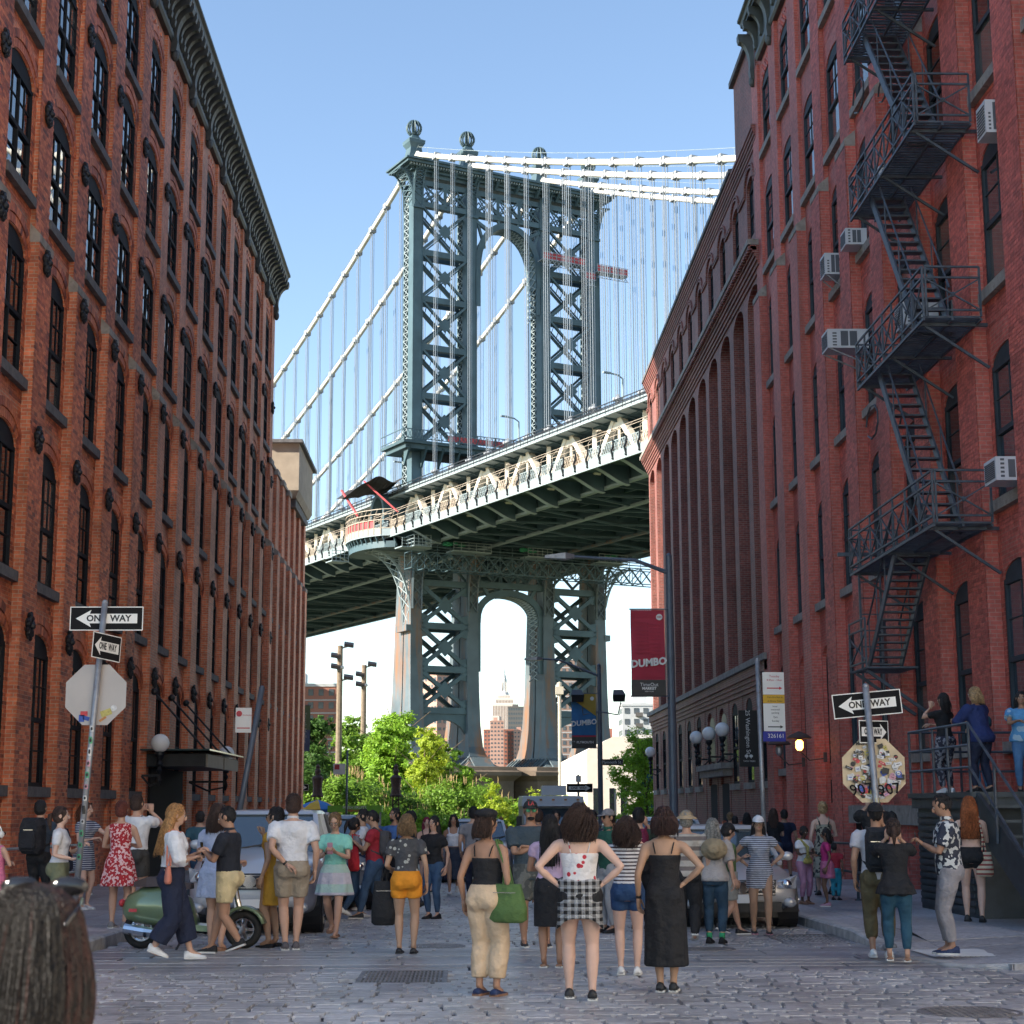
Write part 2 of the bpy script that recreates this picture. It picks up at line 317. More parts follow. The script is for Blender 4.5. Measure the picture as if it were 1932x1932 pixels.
# dark wedge stones scattered between courses come from the ramp; granite crossing slabs
y = 18.0; rw = 0
while y < 20.9:
    x = -4.6-random.uniform(0, 1.4)
    while x < 5.2:
        w = random.uniform(1.3, 2.1); x0 = max(x, -4.56); x1 = min(x+w, 5.1)
        if x1-x0 > .15:
            m = MB(); h = random.uniform(.0, .008); z0 = gz(y); d = .36
            m.add([(x0,y,z0-.03),(x1,y,z0-.03),(x1,y+d,z0-.03),(x0,y+d,z0-.03),(x0+.004,y+.004,z0+h),(x1-.004,y+.004,z0+h),(x1-.004,y+d-.004,gz(y+d)+h),(x0+.004,y+d-.004,gz(y+d)+h)],
                  [(4,5,6,7),(0,1,5,4),(1,2,6,5),(2,3,7,6),(3,0,4,7)])
            m.build('granite_slab', SLAB, road)
        x += w+.035
    y += .395
# wheel-track slabs running up the street
for xt in (-1.7,):
    y = 20.98
    while y < 34:
        pass; break
GRATE = mat('grate_iron', (.22,.21,.21), .5, .5, var=.3, scale=8, bump=.3)
def grate(name, label, x0, x1, y0, y1, nx, ny, mt=GRATE):
    m = MB(); z = gz((y0+y1)/2)+.004; m.box(x0, y0, z-.03, x1, y1, z-.022); m.cur = 1
    t = .03
    m.box(x0, y0, z-.02, x1, y0+t, z+.006); m.box(x0, y1-t, z-.02, x1, y1, z+.006); m.box(x0, y0+t, z-.02, x0+t, y1-t, z+.006); m.box(x1-t, y0+t, z-.02, x1, y1-t, z+.006)
    for i in range(1, nx):
        x = x0+(x1-x0)*i/nx; m.box(x-.009, y0+t, z-.018, x+.009, y1-t, z+.004)
    for i in range(1, ny):
        yy = y0+(y1-y0)*i/ny; m.box(x0+t, yy-.014, z-.017, x1-t, yy+.014, z+.005)
    return m.build(name, [BLACK, mt], None, label=label, cat='drain')
grate('drain_grate', 'slotted iron drain grate set in the cobbles in front of the granite crossing', -1.1, -.2, 16.75, 17.95, 22, 5)
grate('drain_grate', 'iron gutter grate by the right kerb corner beside the silver sedan', 4.05, 5.0, 21.6, 23.2, 16, 4)
def manhole(x, y, r, label):
    m = MB(); z = gz(y)+.004
    m.lathe((x,y,z), [(r,-.03),(r,.004),(r*.93,.008),(r*.92,.002),(.01,.004)], 40)
    for i in range(-6, 7):
        for j in range(-6, 7):
            a, c = i*r/7, j*r/7
            if a*a+c*c < (r*.85)**2: m.box(x+a-.02, y+c-.02, z+.002, x+a+.02, y+c+.02, z+.009)
    m.build('manhole_cover', GRATE, None, label=label, cat='manhole cover')
manhole(4.1, 13.9, .42, 'dark round manhole cover in the cobbles at the lower right corner')
manhole(-.38, 21.5, .36, 'round studded manhole cover behind the crossing near the woman in orange shorts')
manhole(2.95, 20.75, .33, 'round manhole cover in the crossing behind the woman in the long black dress')
TACT = mat('tactile_pad', (.72,.72,.70), .7, var=.1)
m = MB()
for i in range(14):
    for j in range(9):
        x, y = 5.3+i*.06, 19.15+j*.11; z = gz(y)+ph(x,y)+.005
        m.lathe((x, y, z), [(.024,0),(.014,.010)], 6)
z = gz(19.6)+.035; m.add([(5.25,19.1,gz(19.1)+.032),(6.1,19.1,gz(19.1)+.032),(6.1,20.1,gz(20.1)+ph(6.1,20.1)+.012),(5.25,20.1,gz(20.1)+ph(5.25,20.1)+.014)],[(0,1,2,3)])
m.build('tactile_pad', TACT, None, label='white studded tactile pad on the pavement at the right kerb corner', cat='tactile pad')
# ---------------------------------------------------------------- brick warehouses
def facade(name, label, X0, sg, bays, pitch, z0, floors, ztop, hw, bm, unit, frame, glass, pil, sill_m, blank=(), panel=True, arch_rows=2, sill_w=None, pilz=None, brick_y=None, depth=18, yend=None, muntin=True, reveal=.12, arch=True, cap_z=None, nounits=False):
    """bays: centres; floors: (sill, spring, rise); pil: list of (z0, z1, proud, half width)"""
    root = thing(name, label, 'brick warehouse', (0,0,0))
    W = lambda d, y, z: (X0+sg*d, y, z)
    wall = MB(); ya, yb = bays[0]-pitch/2, bays[-1]+pitch/2
    N = 10
    cells = []; zz = [z0]+[ (floors[i][1]+floors[i][2]+floors[i+1][0])/2 for i in range(len(floors)-1)]+[ztop]
    units = MB(); singles = []
    def brickrect(y0, y1, z0_, z1_, d, lim=None):
        r = int(z0_/.075)+1; 
        while r*.075+.067 < z1_:
            zc = r*.075; off = (r % 2)*.1075; k = int((y0-off)/.215)
            while True:
                a = k*.215+off; c = a+.206; k += 1
                if a > y1: break
                a = max(a, y0); c = min(c, y1)
                if c-a < .05: continue
                j = random.uniform(0, .004); D0, D1 = d-.01, d+.006+j
                vs_ = [W(D0,a,zc),W(D0,c,zc),W(D0,c,zc+.066),W(D0,a,zc+.066),W(D1,a,zc),W(D1,c,zc),W(D1,c,zc+.066),W(D1,a,zc+.066)]
                fs_ = [(4,5,6,7),(0,1,5,4),(1,2,6,5),(2,3,7,6),(3,0,4,7)]
                if lim and c-a > .19 and len(singles) < 300 and lim(a, zc): singles.append((vs_, fs_))
                else: units.add(vs_, fs_)
            r += 1
    for bi, yc in enumerate(bays):
        for fi, (sz, sp, rise) in enumerate(floors):
            zb, zt = zz[fi], zz[fi+1]; y0, y1 = yc-pitch/2, yc+pitch/2
            wall.quad(W(0,y0,zb),W(0,yc-hw,zb),W(0,yc-hw,zt),W(0,y0,zt)); wall.quad(W(0,yc+hw,zb),W(0,y1,zb),W(0,y1,zt),W(0,yc+hw,zt))
            pz0, pz1 = sz-1.0, sz-.32
            if panel and pz0 > zb+.05:
                pw = hw*.78; dd = -.07
                for (a0,a1,c0,c1) in ((yc-hw,yc+hw,zb,pz0),(yc-hw,yc-pw,pz0,pz1),(yc+pw,yc+hw,pz0,pz1),(yc-hw,yc+hw,pz1,sz)): wall.quad(W(0,a0,c0),W(0,a1,c0),W(0,a1,c1),W(0,a0,c1))
                wall.quad(W(dd,yc-pw,pz0),W(dd,yc+pw,pz0),W(dd,yc+pw,pz1),W(dd,yc-pw,pz1))
                for (a0,c0,a1,c1) in ((yc-pw,pz0,yc+pw,pz0),(yc+pw,pz0,yc+pw,pz1),(yc+pw,pz1,yc-pw,pz1),(yc-pw,pz1,yc-pw,pz0)): wall.quad(W(0,a0,c0),W(0,a1,c1),W(dd,a1,c1),W(dd,a0,c0))
                wall.box(*[min(p,q) for p,q in zip(W(-.068,yc-pw,pz1-.09),W(-.03,yc+pw,pz1-.001))],*[max(p,q) for p,q in zip(W(-.068,yc-pw,pz1-.09),W(-.03,yc+pw,pz1-.001))])
            else: wall.quad(W(0,yc-hw,zb),W(0,yc+hw,zb),W(0,yc+hw,sz),W(0,yc-hw,sz))
            pts = [(yc-hw*cos(pi*i/N), sp+rise*sin(pi*i/N)) for i in range(N+1)]
            if (bi, fi) in blank:
                wall.quad(W(-.1,yc-hw,sz),W(-.1,yc+hw,sz),W(-.1,yc+hw,sp+rise),W(-.1,yc-hw,sp+rise))
            for (a,c),(e,f) in zip(pts, pts[1:]):
                wall.quad(W(0,a,c),W(0,e,f),W(0,e,zt),W(0,a,zt)); wall.quad(W(0,a,c),W(0,e,f),W(-reveal,e,f),W(-reveal,a,c))
            wall.quad(W(0,yc-hw,sz),W(-reveal,yc-hw,sz),W(-reveal,yc-hw,sp),W(0,yc-hw,sp)); wall.quad(W(0,yc+hw,sz),W(-reveal,yc+hw,sz),W(-reveal,yc+hw,sp),W(0,yc+hw,sp))
            wall.quad(W(0,yc-hw,sz),W(0,yc+hw,sz),W(-reveal,yc+hw,sz),W(-reveal,yc-hw,sz))
            if brick_y and yc < brick_y:
                pw = min(x_[3] for x_ in pil)
                for a0, a1 in ((y0+pw-.05, yc-hw),(yc+hw, y1-pw+.05)): brickrect(a0, a1, zb, zt, 0)
                brickrect(yc-hw+.003, yc+hw-.003, sp+rise+.42, zt, 0)
                if not panel or pz0 <= zb+.05: brickrect(yc-hw+.003, yc+hw-.003, zb, sz-.16, 0)
                else: brickrect(yc-hw+.003, yc+hw-.003, zb, pz0, 0)
    # body behind the facade: end walls, roof
    xb = X0-sg*depth; e = yb if yend is None else yend
    wall.quad((X0,e,z0-1),(xb,e,z0-1),(xb,e,ztop),(X0,e,ztop)); wall.quad((X0,ya,z0-1),(xb,ya,z0-1),(xb,ya,ztop),(X0,ya,ztop))
    wall.quad((X0,ya,ztop-.02),(X0,e,ztop-.02),(xb,e,ztop-.02),(xb,ya,ztop-.02)); wall.quad((xb,ya,z0-1),(xb,e,z0-1),(xb,e,ztop),(xb,ya,ztop))
    wall.quad(W(0,ya,z0-1.2),W(0,e,z0-1.2),W(0,e,z0),W(0,ya,z0))
    wall.build('wall', bm, root)
    # pilasters
    for i in range(len(bays)+1):
        yp = bays[0]-pitch/2+i*pitch
        for (pz0, pz1, pr_, ph_) in pil:
            m = MB(); x0, x1 = sorted((X0-sg*.05, X0+sg*pr_)); m.box(x0, yp-ph_, pz0, x1, yp+ph_, pz1); m.build('pilaster', bm, root)
            if brick_y and yp < brick_y+1:
                brickrect(yp-ph_, yp+ph_, pz0, pz1, pr_, (lambda a, c: 1.2 < c < 3.6) if i < 4 else None)
        if cap_z:
            m = MB(); (a0,a1,pl_,hl),(c0,c1,pu,hu) = pil[0], pil[1]
            m.add([W(-.02,yp-hl-.01,cap_z),W(pl_+.02,yp-hl-.01,cap_z),W(pl_+.02,yp+hl+.01,cap_z),W(-.02,yp+hl+.01,cap_z),W(-.02,yp-hl-.01,cap_z+.42),W(pl_+.02,yp-hl-.01,cap_z+.17),W(pl_+.02,yp+hl+.01,cap_z+.17),W(-.02,yp+hl+.01,cap_z+.42)],
                  [(0,3,2,1),(4,5,6,7),(0,1,5,4),(1,2,6,5),(2,3,7,6),(3,0,4,7)]); m.build('capstone', STONE, root)
    if units.v: units.build('bricks', unit, root, kind='stuff')
    for v_, f_ in singles: m = MB(); m.add(v_, f_); m.build('brick', unit, root)
    # sills, arches, windows as shared pieces
    m = MB(); sw = sill_w or hw+.16; x0, x1 = sorted((-sg*.12, sg*.13)); m.box(x0,-sw,-.2,x1,sw,0); sill = m.mesh('sill', sill_m)
    am = None
    if arch:
        m = MB()
        for k in range(arch_rows):
            r0, r1 = .02+k*.2, .2+k*.2; pr_ = .022+.02*k
            nb = 22
            for i in range(nb):
                a0, a1 = pi*(i+.06)/nb, pi*(i+.94)/nb; rise = floors[0][2]
                P = []
                for a_, r_ in ((a0,r0),(a0,r1),(a1,r1),(a1,r0)): P.append((-(hw+r_*.8)*cos(a_), (rise+r_)*sin(a_)))
                x0, x1 = -sg*.02, sg*pr_
                m.loft([[(x0, p[0], p[1]) for p in P],[(x1, p[0], p[1]) for p in P]])
        am = m.mesh('brick_arch', unit)
    cache = {}
    def window(H, rise):
        key = (round(H,2), rise)
        if key in cache: return cache[key]
        m = MB(); t = .055; x0, x1 = -sg*.0, sg*.07
        def bx(y0, z0_, y1, z1_, a=0.0, c=.07):
            p, q = sorted((sg*a, sg*c)); m.box(p, y0, z0_, q, y1, z1_)
        bx(-hw,0,-hw+t,H); bx(hw-t,0,hw,H); bx(-hw+t,0,hw-t,.09); bx(-hw+t,H-.09,hw-t,H)
        pts = [(-hw*cos(pi*i/N), H+rise*sin(pi*i/N)) for i in range(N+1)]
        m.loft([[(0, a, c) for a, c in pts],[(sg*.05, a, c) for a, c in pts]])
        bx(-.03,.09,.03,H-.09,0,.06) if muntin else None
        mid = H*.5; bx(-hw+t,mid-.045,hw-t,mid+.045,0,.062)
        if muntin:
            for sgn in (-1,1):
                yc_ = sgn*(hw-t+.055)/2; bx(yc_-.012,mid+.045,yc_+.012,H-.09,.02,.045)
                a_, c_ = sorted((sgn*.055, sgn*(hw-t))); bx(a_, H*.75-.012, c_, H*.75+.012,.02,.043); bx(a_, H*.27-.012, c_, H*.27+.012,.02,.043)
        else: bx(-.012,mid+.045,.012,H-.09,.02,.045); bx(-hw+t,H*.75-.012,hw-t,H*.75+.012,.02,.043)
        fr = m.mesh('window', frame); panes = []
        for q0, q1 in ((.09, mid-.045),(mid+.045, H-.09)):
            for w0, w1 in (((-hw+t, -.055),(.055, hw-t)) if muntin else ((-hw+t, hw-t),)):
                m = MB(); dx = .012 if q0 < .2 else .026; x_ = sg*dx; m.add([(x_,w0,q0),(x_,w1,q0),(x_,w1,q1),(x_,w0,q1)],[(0,1,2,3)]); panes.append(m.mesh('pane', glass))
        cache[key] = (fr, panes); return cache[key]
    for bi, yc in enumerate(bays):
        for fi, (sz, sp, rise) in enumerate(floors):
            if (bi, fi) in blank: continue
            obj('sill', sill, root, loc=W(0,yc,sz))
            if am: obj('brick_arch', am, root, loc=W(0,yc,sp))
            fr, panes = window(sp-sz, rise); w = obj('window', fr, root, loc=W(-reveal+.04,yc,sz))
            for p in panes: obj('pane', p, w)
    return root
# left warehouse, tall part
FL = [(1.97,4.62,.36),(5.96,8.32,.36),(9.68,12.08,.36),(13.36,15.52,.36),(16.72,18.95,.36),(19.93,22.0,.36)]
XL = -8.62
baysL = [30.2-3.2+3.2*i for i in range(14)]
WL = facade('brick_warehouse', 'tall red brick warehouse on the left with dark bracketed cornice and flower shaped tie plates', XL, 1, baysL, 3.2, -.6, FL, 23.4, .86, BRICK_L, UNIT_L, FRAME, GLASS,
       [(-1.2,12.5,.20,.52),(12.5,23.2,.10,.50)], STONE_D, brick_y=43, cap_z=12.5, depth=22, reveal=.12)
yL1 = baysL[-1]+1.6
# flower tie plates
m = MB()
for k in range(5):
    a = 2*pi*k/5+.3; m.ball((.05, .13*cos(a), .15*sin(a)), (.07,.10,.11), 8, 5)
for k in range(9):
    a = 2*pi*k/9; m.ball((.06, .20*cos(a), .24*sin(a)), (.04,.05,.05), 6, 4)
m.ball((.1,0,0), .07, 8, 5); tie = m.mesh('tie_plate', IRON)
for z_ in (4.98, 8.63, 12.22, 15.36, 18.64):
    for i in range(len(baysL)+1):
        yp = baysL[0]-1.6+3.2*i
        obj('tie_plate', tie, WL, loc=(XL+(.20 if z_ < 12.5 else .10), yp-.05, z_))
# cornice
def bracket_profile(L, H):    # side view of a scrolled bracket: x outward, z down
    P = [(0,0),(L,0),(L,-.14),(L*.93,-.26)]
    for i in range(7): a = i/6*pi/2; P.append((L*.93-(L*.68)*sin(a)*1.0, -.26-(H*.52)*(1-cos(a))))
    P += [(L*.3,-H*.8),(L*.24,-H*.97),(L*.12,-H),(0,-H)]
    return P
def cornice(root, X0, sg, y0, y1, zt, mtl, bays_edge, L=.75, nb=5, zfr=1.5, diamonds=True):
    m = MB(); x = lambda d: X0+sg*d
    prof = [(0,-.02),(L+.02,-.02),(L+.05,-.14),(L+.14,-.20),(L+.16,-.34),(L+.26,-.42),(L+.27,-.5),(L+.27,-.0),(L+.2,.06),(0,.06)]
    prof = [(0,-.30),(L,-.30),(L,-.22),(L+.06,-.20),(L+.09,-.08),(L+.17,-.03),(L+.17,.05),(0,.12)]
    e = L*.5
    m.loft([[(x(d), y, zt+z) for d, z in prof] for y in (y0, y1+.45)])
    m.loft([[(x(d), y, zt+z) for d, z in [(0,-.3),(.16,-.3),(.16,-zfr+.3),(.2,-zfr+.22),(.2,-zfr+.08),(.14,-zfr),(0,-zfr)]] for y in (y0, y1+.05)])
    m.build('cornice', mtl, root)
    bm_ = MB(); P = bracket_profile(L-.04, zfr*.62); w = .09
    bm_.loft([[(sg*(d+.15) if d > 0 else sg*.15, -w, z) for d, z in P],[(sg*(d+.15) if d > 0 else sg*.15, w, z) for d, z in P]])
    br = bm_.mesh('cornice_bracket', mtl)
    bm_ = MB(); P = bracket_profile(L, zfr*1.02); w = .15
    bm_.loft([[(sg*(d+.12), -w, z) for d, z in P],[(sg*(d+.12), w, z) for d, z in P]]); bm_.ball((sg*(L*.35),0,-zfr*1.05),(.12,.12,.2),8,6)
    big = bm_.mesh('cornice_bracket', mtl)
    for i, ye in enumerate(bays_edge[:-1]):
        p = bays_edge[i+1]-ye
        obj('cornice_bracket', big, root, loc=(X0,ye,zt-.29))
        for k in range(1, nb+1): obj('cornice_bracket', br, root, loc=(X0,ye+p*k/(nb+1),zt-.3))
        if diamonds:
            m = MB()
            for a in range(7):
                for c in range(3): 
                    if (a+c) % 2 == 0: m.box(*sorted((x(-.02),x(.035)))[:1], ye+p*.5-.7+a*.2-.05, zt-zfr-.62+c*.14, sorted((x(-.02),x(.035)))[1], ye+p*.5-.7+a*.2+.05, zt-zfr-.62+c*.14+.1)
            m.build('brick_lattice', UNIT_L if sg > 0 else UNIT_R, root)
    obj('cornice_bracket', big, root, loc=(X0,bays_edge[-1],zt-.29))
cornice(WL, XL, 1, baysL[0]-1.6, yL1-.4, 24.6, CORN, [baysL[0]-1.6+3.2*i for i in range(len(baysL)+1)], L=.62, nb=5, zfr=1.45)
# left warehouse, lower far part
FL2 = [(1.97,4.62,.36),(5.96,8.32,.36),(9.68,12.08,.36)]
baysL2 = [yL1+1.25+2.5*i for i in range(6)]
WL2 = facade('brick_warehouse', 'lower brick warehouse beyond the tall left one, plain stone coping along its roof', XL, 1, baysL2, 2.5, -.6, FL2, 16.3, .6, BRICK_L, UNIT_L, FRAME, GLASS,
       [(-1.2,12.5,.26,.45),(12.5,16.1,.14,.42)], STONE_D, cap_z=12.5, depth=22, arch_rows=1)
m = MB()
for i in range(7): yp = baysL2[0]-1.25+2.5*i; m.box(XL-.1, yp-.5, 16.1, XL+.2, yp+.5, 16.35)
m.box(XL-.3, baysL2[0]-1.25, 16.3, XL+.1, baysL2[-1]+1.25, 16.42); m.build('coping', STONE, WL2)
PLAS = mat('plaster_beige', (.33,.28,.22), .85, var=.12, scale=2, bump=.2)
t = thing('rooftop_box', 'beige plastered box with a flat roof hanging off the corner of the lower warehouse', 'bulkhead')
m = MB(); m.loft([[(-9.8,78.7,16.3),(-8.3,78.7,16.3),(-8.3,85.3,16.3),(-9.8,85.3,16.3)],[(-9.8,78.5,16.6),(-8.15,78.5,16.6),(-8.15,85.5,16.6),(-9.8,85.5,16.6)],[(-9.8,78.5,18.9),(-8.15,78.5,18.9),(-8.15,85.5,18.9),(-9.8,85.5,18.9)]]); m.build('box_body', PLAS, t)
m = MB(); m.box(-10.0,78.2,18.9,-7.98,85.9,19.06); m.build('roof', STONE_D, t); m = MB(); m.box(-9.8,79.2,15.9,-8.35,84.8,16.3); m.build('bracket', STONE_D, t)
# right near warehouse (painted)
XR = 9.36
FR = [(2.62,5.42,.28),(6.82,9.24,.28),(10.66,13.04,.28),(14.46,16.85,.28),(18.14,20.52,.28),(21.96,24.12,.28)]
baysR = [48.55-2.99*i for i in range(10)][::-1]
n = len(baysR)
blankR = {(n-2,0),(n-3,0),(1,0),(0,0)}
WR = facade('brick_warehouse', 'salmon painted brick warehouse on the right with grey sills, fire escape and green cornice', XR, -1, baysR, 2.99, -.6, FR, 25.2, .8, BRICK_R, UNIT_R, FRAME_G, GLASS_R,
       [(-1.2,17.25,.26,.52),(17.25,25.0,.12,.50)], STONE, blank=blankR, brick_y=41, cap_z=17.25, depth=22, arch=False, muntin=False)
cornice(WR, XR, -1, baysR[0]-1.5, baysR[-1]+.7, 26.5, CORN_G, [baysR[0]-1.495+2.99*i for i in range(n+1)], L=.5, nb=2, zfr=1.5)
yR = baysR[-1]+1.495
m = MB(); m.box(XR-.02,yR-.7,0,XR+1,yR+.02,25.2); m.build('corner_pier', BRICK_R, WR)
# arched openings at street level of the right warehouse
def arched_opening(root, yc, hw, z0, sp, rise, depth, mtl, X0=XR-.02, sg=-1, name='doorway', dark=BLACK):
    N = 14; pts = [(yc-hw,z0)]+[(yc-hw*cos(pi*i/N), sp+rise*sin(pi*i/N)) for i in range(N+1)]+[(yc+hw,z0)]
    m = MB(); m.loft([[(X0+sg*.02+0*sg, a, c) for a, c in pts],[(X0-sg*-.005, a, c) for a, c in pts]]); m.cur = 1
    return m.build(name, [dark, mtl], root)
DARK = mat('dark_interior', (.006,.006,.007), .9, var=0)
for bi, hw_, sp_ in ((n-2,.62,4.4),(n-3,.62,5.2)):
    arched_opening(WR, baysR[bi], hw_, -.5, sp_, .4, .2, STONE, X0=XR+.07, dark=DARK)
arched_opening(WR, baysR[0]-.1, 1.15, 1.7, 5.2, .55, .2, STONE, X0=XR-.005, dark=DARK, name='archway'); arched_opening(WR, baysR[1], .8, 1.7, 5.1, .35, .2, STONE, X0=XR+.07, dark=DARK)
m = MB(); m.box(XR-.34,baysR[0]-1.5,1.15,XR-.27,baysR[6],1.55); m.build('stone_band', STONE, WR)
for i in range(2, 7):
    m = MB(); yc = baysR[i]; m.box(XR-.12,yc-.62,1.14,XR+.05,yc+.62,1.56); m.build('lintel', STONE, WR); m = MB(); m.box(XR-.03,yc-.6,-.3,XR+.05,yc+.6,1.14); m.build('basement_door', DARK, WR)
# right far warehouse (purple brick): ground storey, belt, giant arcade, attic storey
baysD = [yR+.1+1.55+3.0*i for i in range(11)]
yD = baysD[-1]+1.5
GD = [(2.3,4.75,.32)]
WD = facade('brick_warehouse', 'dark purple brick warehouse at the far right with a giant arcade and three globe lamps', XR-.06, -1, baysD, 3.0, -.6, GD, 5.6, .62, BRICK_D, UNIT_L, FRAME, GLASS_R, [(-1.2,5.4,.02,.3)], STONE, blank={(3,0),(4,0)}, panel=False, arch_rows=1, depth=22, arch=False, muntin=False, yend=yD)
m = MB(); Y0, Y1 = yR+.02, yD
for d, za, zb in ((.06,5.2,5.35),(.10,5.35,5.5),(.14,5.5,5.65),(.2,5.65,5.95)): m.box(XR-.06-d, Y0, za, XR+.3, Y1+d*.5, zb)
m.build('brick_belt', BRICK_D, WD); m = MB(); m.box(XR-.36, Y0, 5.95, XR+.3, Y1+.15, 6.15); m.build('stone_ledge', STONE, WD)
# giant arcade: piers + recessed wall with windows, arches at 18.2
m = MB(); Xw = XR+.45
m.quad((Xw,Y0,6.1),(Xw,Y1,6.1),(Xw,Y1,25.4 if False else 19.0),(Xw,Y0,19.0)); m.build('recessed_wall', BRICK_D, WD)
m = MB()
edges = [baysD[0]-1.5+3.0*i for i in range(12)]
for e_ in edges: 
    a, c = max(e_-.42, Y0), min(e_+.42, Y1); m = MB(); m.box(XR-.06, a, 6.15, XR+.5, c, 17.7); m.build('pier', BRICK_D, WD)
m = MB(); N = 10
for e_, f_ in zip(edges, edges[1:]):
    yc, h_ = (e_+f_)/2, (f_-e_)/2-.42
    pts = [(yc-h_*cos(pi*i/N), 17.7+.55*sin(pi*i/N)) for i in range(N+1)]
    for (a,c),(p,q) in zip(pts, pts[1:]):
        m.quad((XR-.06,a,c),(XR-.06,p,q),(XR-.06,p,18.7),(XR-.06,a,18.7)); m.quad((XR-.06,a,c),(XR-.06,p,q),(XR+.5,p,q),(XR+.5,a,c))
for e_ in edges: m.quad((XR-.06,max(e_-.42,Y0),17.7),(XR-.06,min(e_+.42,Y1),17.7),(XR-.06,min(e_+.42,Y1),18.7),(XR-.06,max(e_-.42,Y0),18.7))
for k in range(6): m.box(XR-.06-.055*(k+1), Y0, 18.35+k*.13, XR+.3, Y1+.05*(k+1), 18.48+k*.13)
for i in range(int((Y1-Y0)/.3)): m.box(XR-.46, Y0+i*.3, 18.95, XR-.2, Y0+i*.3+.15, 19.08)
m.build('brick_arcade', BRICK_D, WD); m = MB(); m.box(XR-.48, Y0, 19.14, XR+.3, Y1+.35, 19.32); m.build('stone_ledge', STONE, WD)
# attic storey + upper corner block
FD = [(19.9,21.7,.3)]
m = MB(); hw = .62; zt = 23.3
for yc in baysD:
    sz, sp, rise = FD[0]; y0, y1 = yc-1.5, yc+1.5; X = XR-.06
    pts = [(yc-hw*cos(pi*i/N), sp+rise*sin(pi*i/N)) for i in range(N+1)]
    m.quad((X,y0,19.3),(X,yc-hw,19.3),(X,yc-hw,zt),(X,y0,zt)); m.quad((X,yc+hw,19.3),(X,y1,19.3),(X,y1,zt),(X,yc+hw,zt)); m.quad((X,yc-hw,19.3),(X,yc+hw,19.3),(X,yc+hw,sz),(X,yc-hw,sz))
    for (a,c),(p,q) in zip(pts, pts[1:]): m.quad((X,a,c),(X,p,q),(X,p,zt),(X,a,zt)); m.quad((X,a,c),(X,p,q),(X+.2,p,q),(X+.2,a,c))
    for s_ in (-1,1): m.quad((X,yc+s_*hw,sz),(X+.2,yc+s_*hw,sz),(X+.2,yc+s_*hw,sp),(X,yc+s_*hw,sp))
    # wavy hood mould over each window
    for k in range(2):
        pr_ = [Vector((X-.03, yc-1.5, sp-.1+.12*k)), Vector((X-.03, yc-hw-.25, sp-.1+.12*k))]+[Vector((X-.03, yc-(hw+.2+.1*k)*cos(pi*i/8), sp+.05+(rise+.25+.12*k)*sin(pi*i/8))) for i in range(9)]+[Vector((X-.03, yc+hw+.25, sp-.1+.12*k)), Vector((X-.03, yc+1.5, sp-.1+.12*k))]
        for p, q in zip(pr_, pr_[1:]): m.bar(p, q, .07, .06)
m.quad((XR-.06,Y1,-1),(XR+20,Y1,-1),(XR+20,Y1,zt),(XR-.06,Y1,zt)); m.quad((XR-.06,Y0,zt-.05),(XR-.06,Y1,zt-.05),(XR+20,Y1,zt-.05),(XR+20,Y0,zt-.05))
m.box(XR-.06, Y0, 23.3, XR+6, 54.3, 26.4)
for k in range(5): m.box(XR-.06-.04*(k+1), Y0, 22.6+k*.12, XR+.2, Y1+.04*(k+1), 22.72+k*.12)
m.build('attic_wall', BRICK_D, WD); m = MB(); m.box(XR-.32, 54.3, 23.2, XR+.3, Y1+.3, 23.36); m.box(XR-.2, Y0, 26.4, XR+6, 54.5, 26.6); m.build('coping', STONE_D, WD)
m = MB(); 
for i in range(30): y_ = 55+i*1.0; m.bar((XR-.1,y_,23.35),(XR-.1,y_,23.6),.04)
m.bar((XR-.1,55,23.62),(XR-.1,84,23.62),.06); m.build('roof_rail', IRON, WD)
def simple_window(sg, hw, H, rise, fm, gm):
    m = MB(); t = .06
    def bx(y0,z0_,y1,z1_,a=0.,c=.06): p, q = sorted((sg*a, sg*c)); m.box(p,y0,z0_,q,y1,z1_)
    bx(-hw,0,-hw+t,H); bx(hw-t,0,hw,H); bx(-hw+t,0,hw-t,.07); bx(-hw+t,H-.07,hw-t,H); bx(-hw+t,H*.5-.04,hw-t,H*.5+.04,0,.055); bx(-.012,H*.5+.04,.012,H-.07,.01,.04)
    pts = [(-hw*cos(pi*i/8), H+rise*sin(pi*i/8)) for i in range(9)]; m.loft([[(0,a,c) for a,c in pts],[(sg*.05,a,c) for a,c in pts]])
    fr = m.mesh('window', fm); m = MB(); m.add([(sg*.02,-hw+t,.07),(sg*.02,hw-t,.07),(sg*.02,hw-t,H-.07),(sg*.02,-hw+t,H-.07)],[(0,1,2,3)]); return fr, m.mesh('pane', gm)
fr, pn = simple_window(-1, .62, 1.8, .3, FRAME, GLASS_R)
mm = MB(); mm.box(-.08,-.72,-.14,.1,.72,0); sl = mm.mesh('sill', STONE)
for yc in baysD:
    w = obj('window', fr, WD, loc=(XR+.1,yc,19.9)); obj('pane', pn, w)
fr2, pn2 = simple_window(-1, .6, 2.3, .22, FRAME, GLASS_R)
for zz_ in (7.0, 11.3, 15.2):
    for yc in baysD:
        w = obj('window', fr2, WD, loc=(Xw-.02,yc,zz_ if zz_ < 15 else 15.1)); obj('pane', pn2, w); obj('sill', sl, WD, loc=(Xw-.02,yc,zz_ if zz_ < 15 else 15.1))
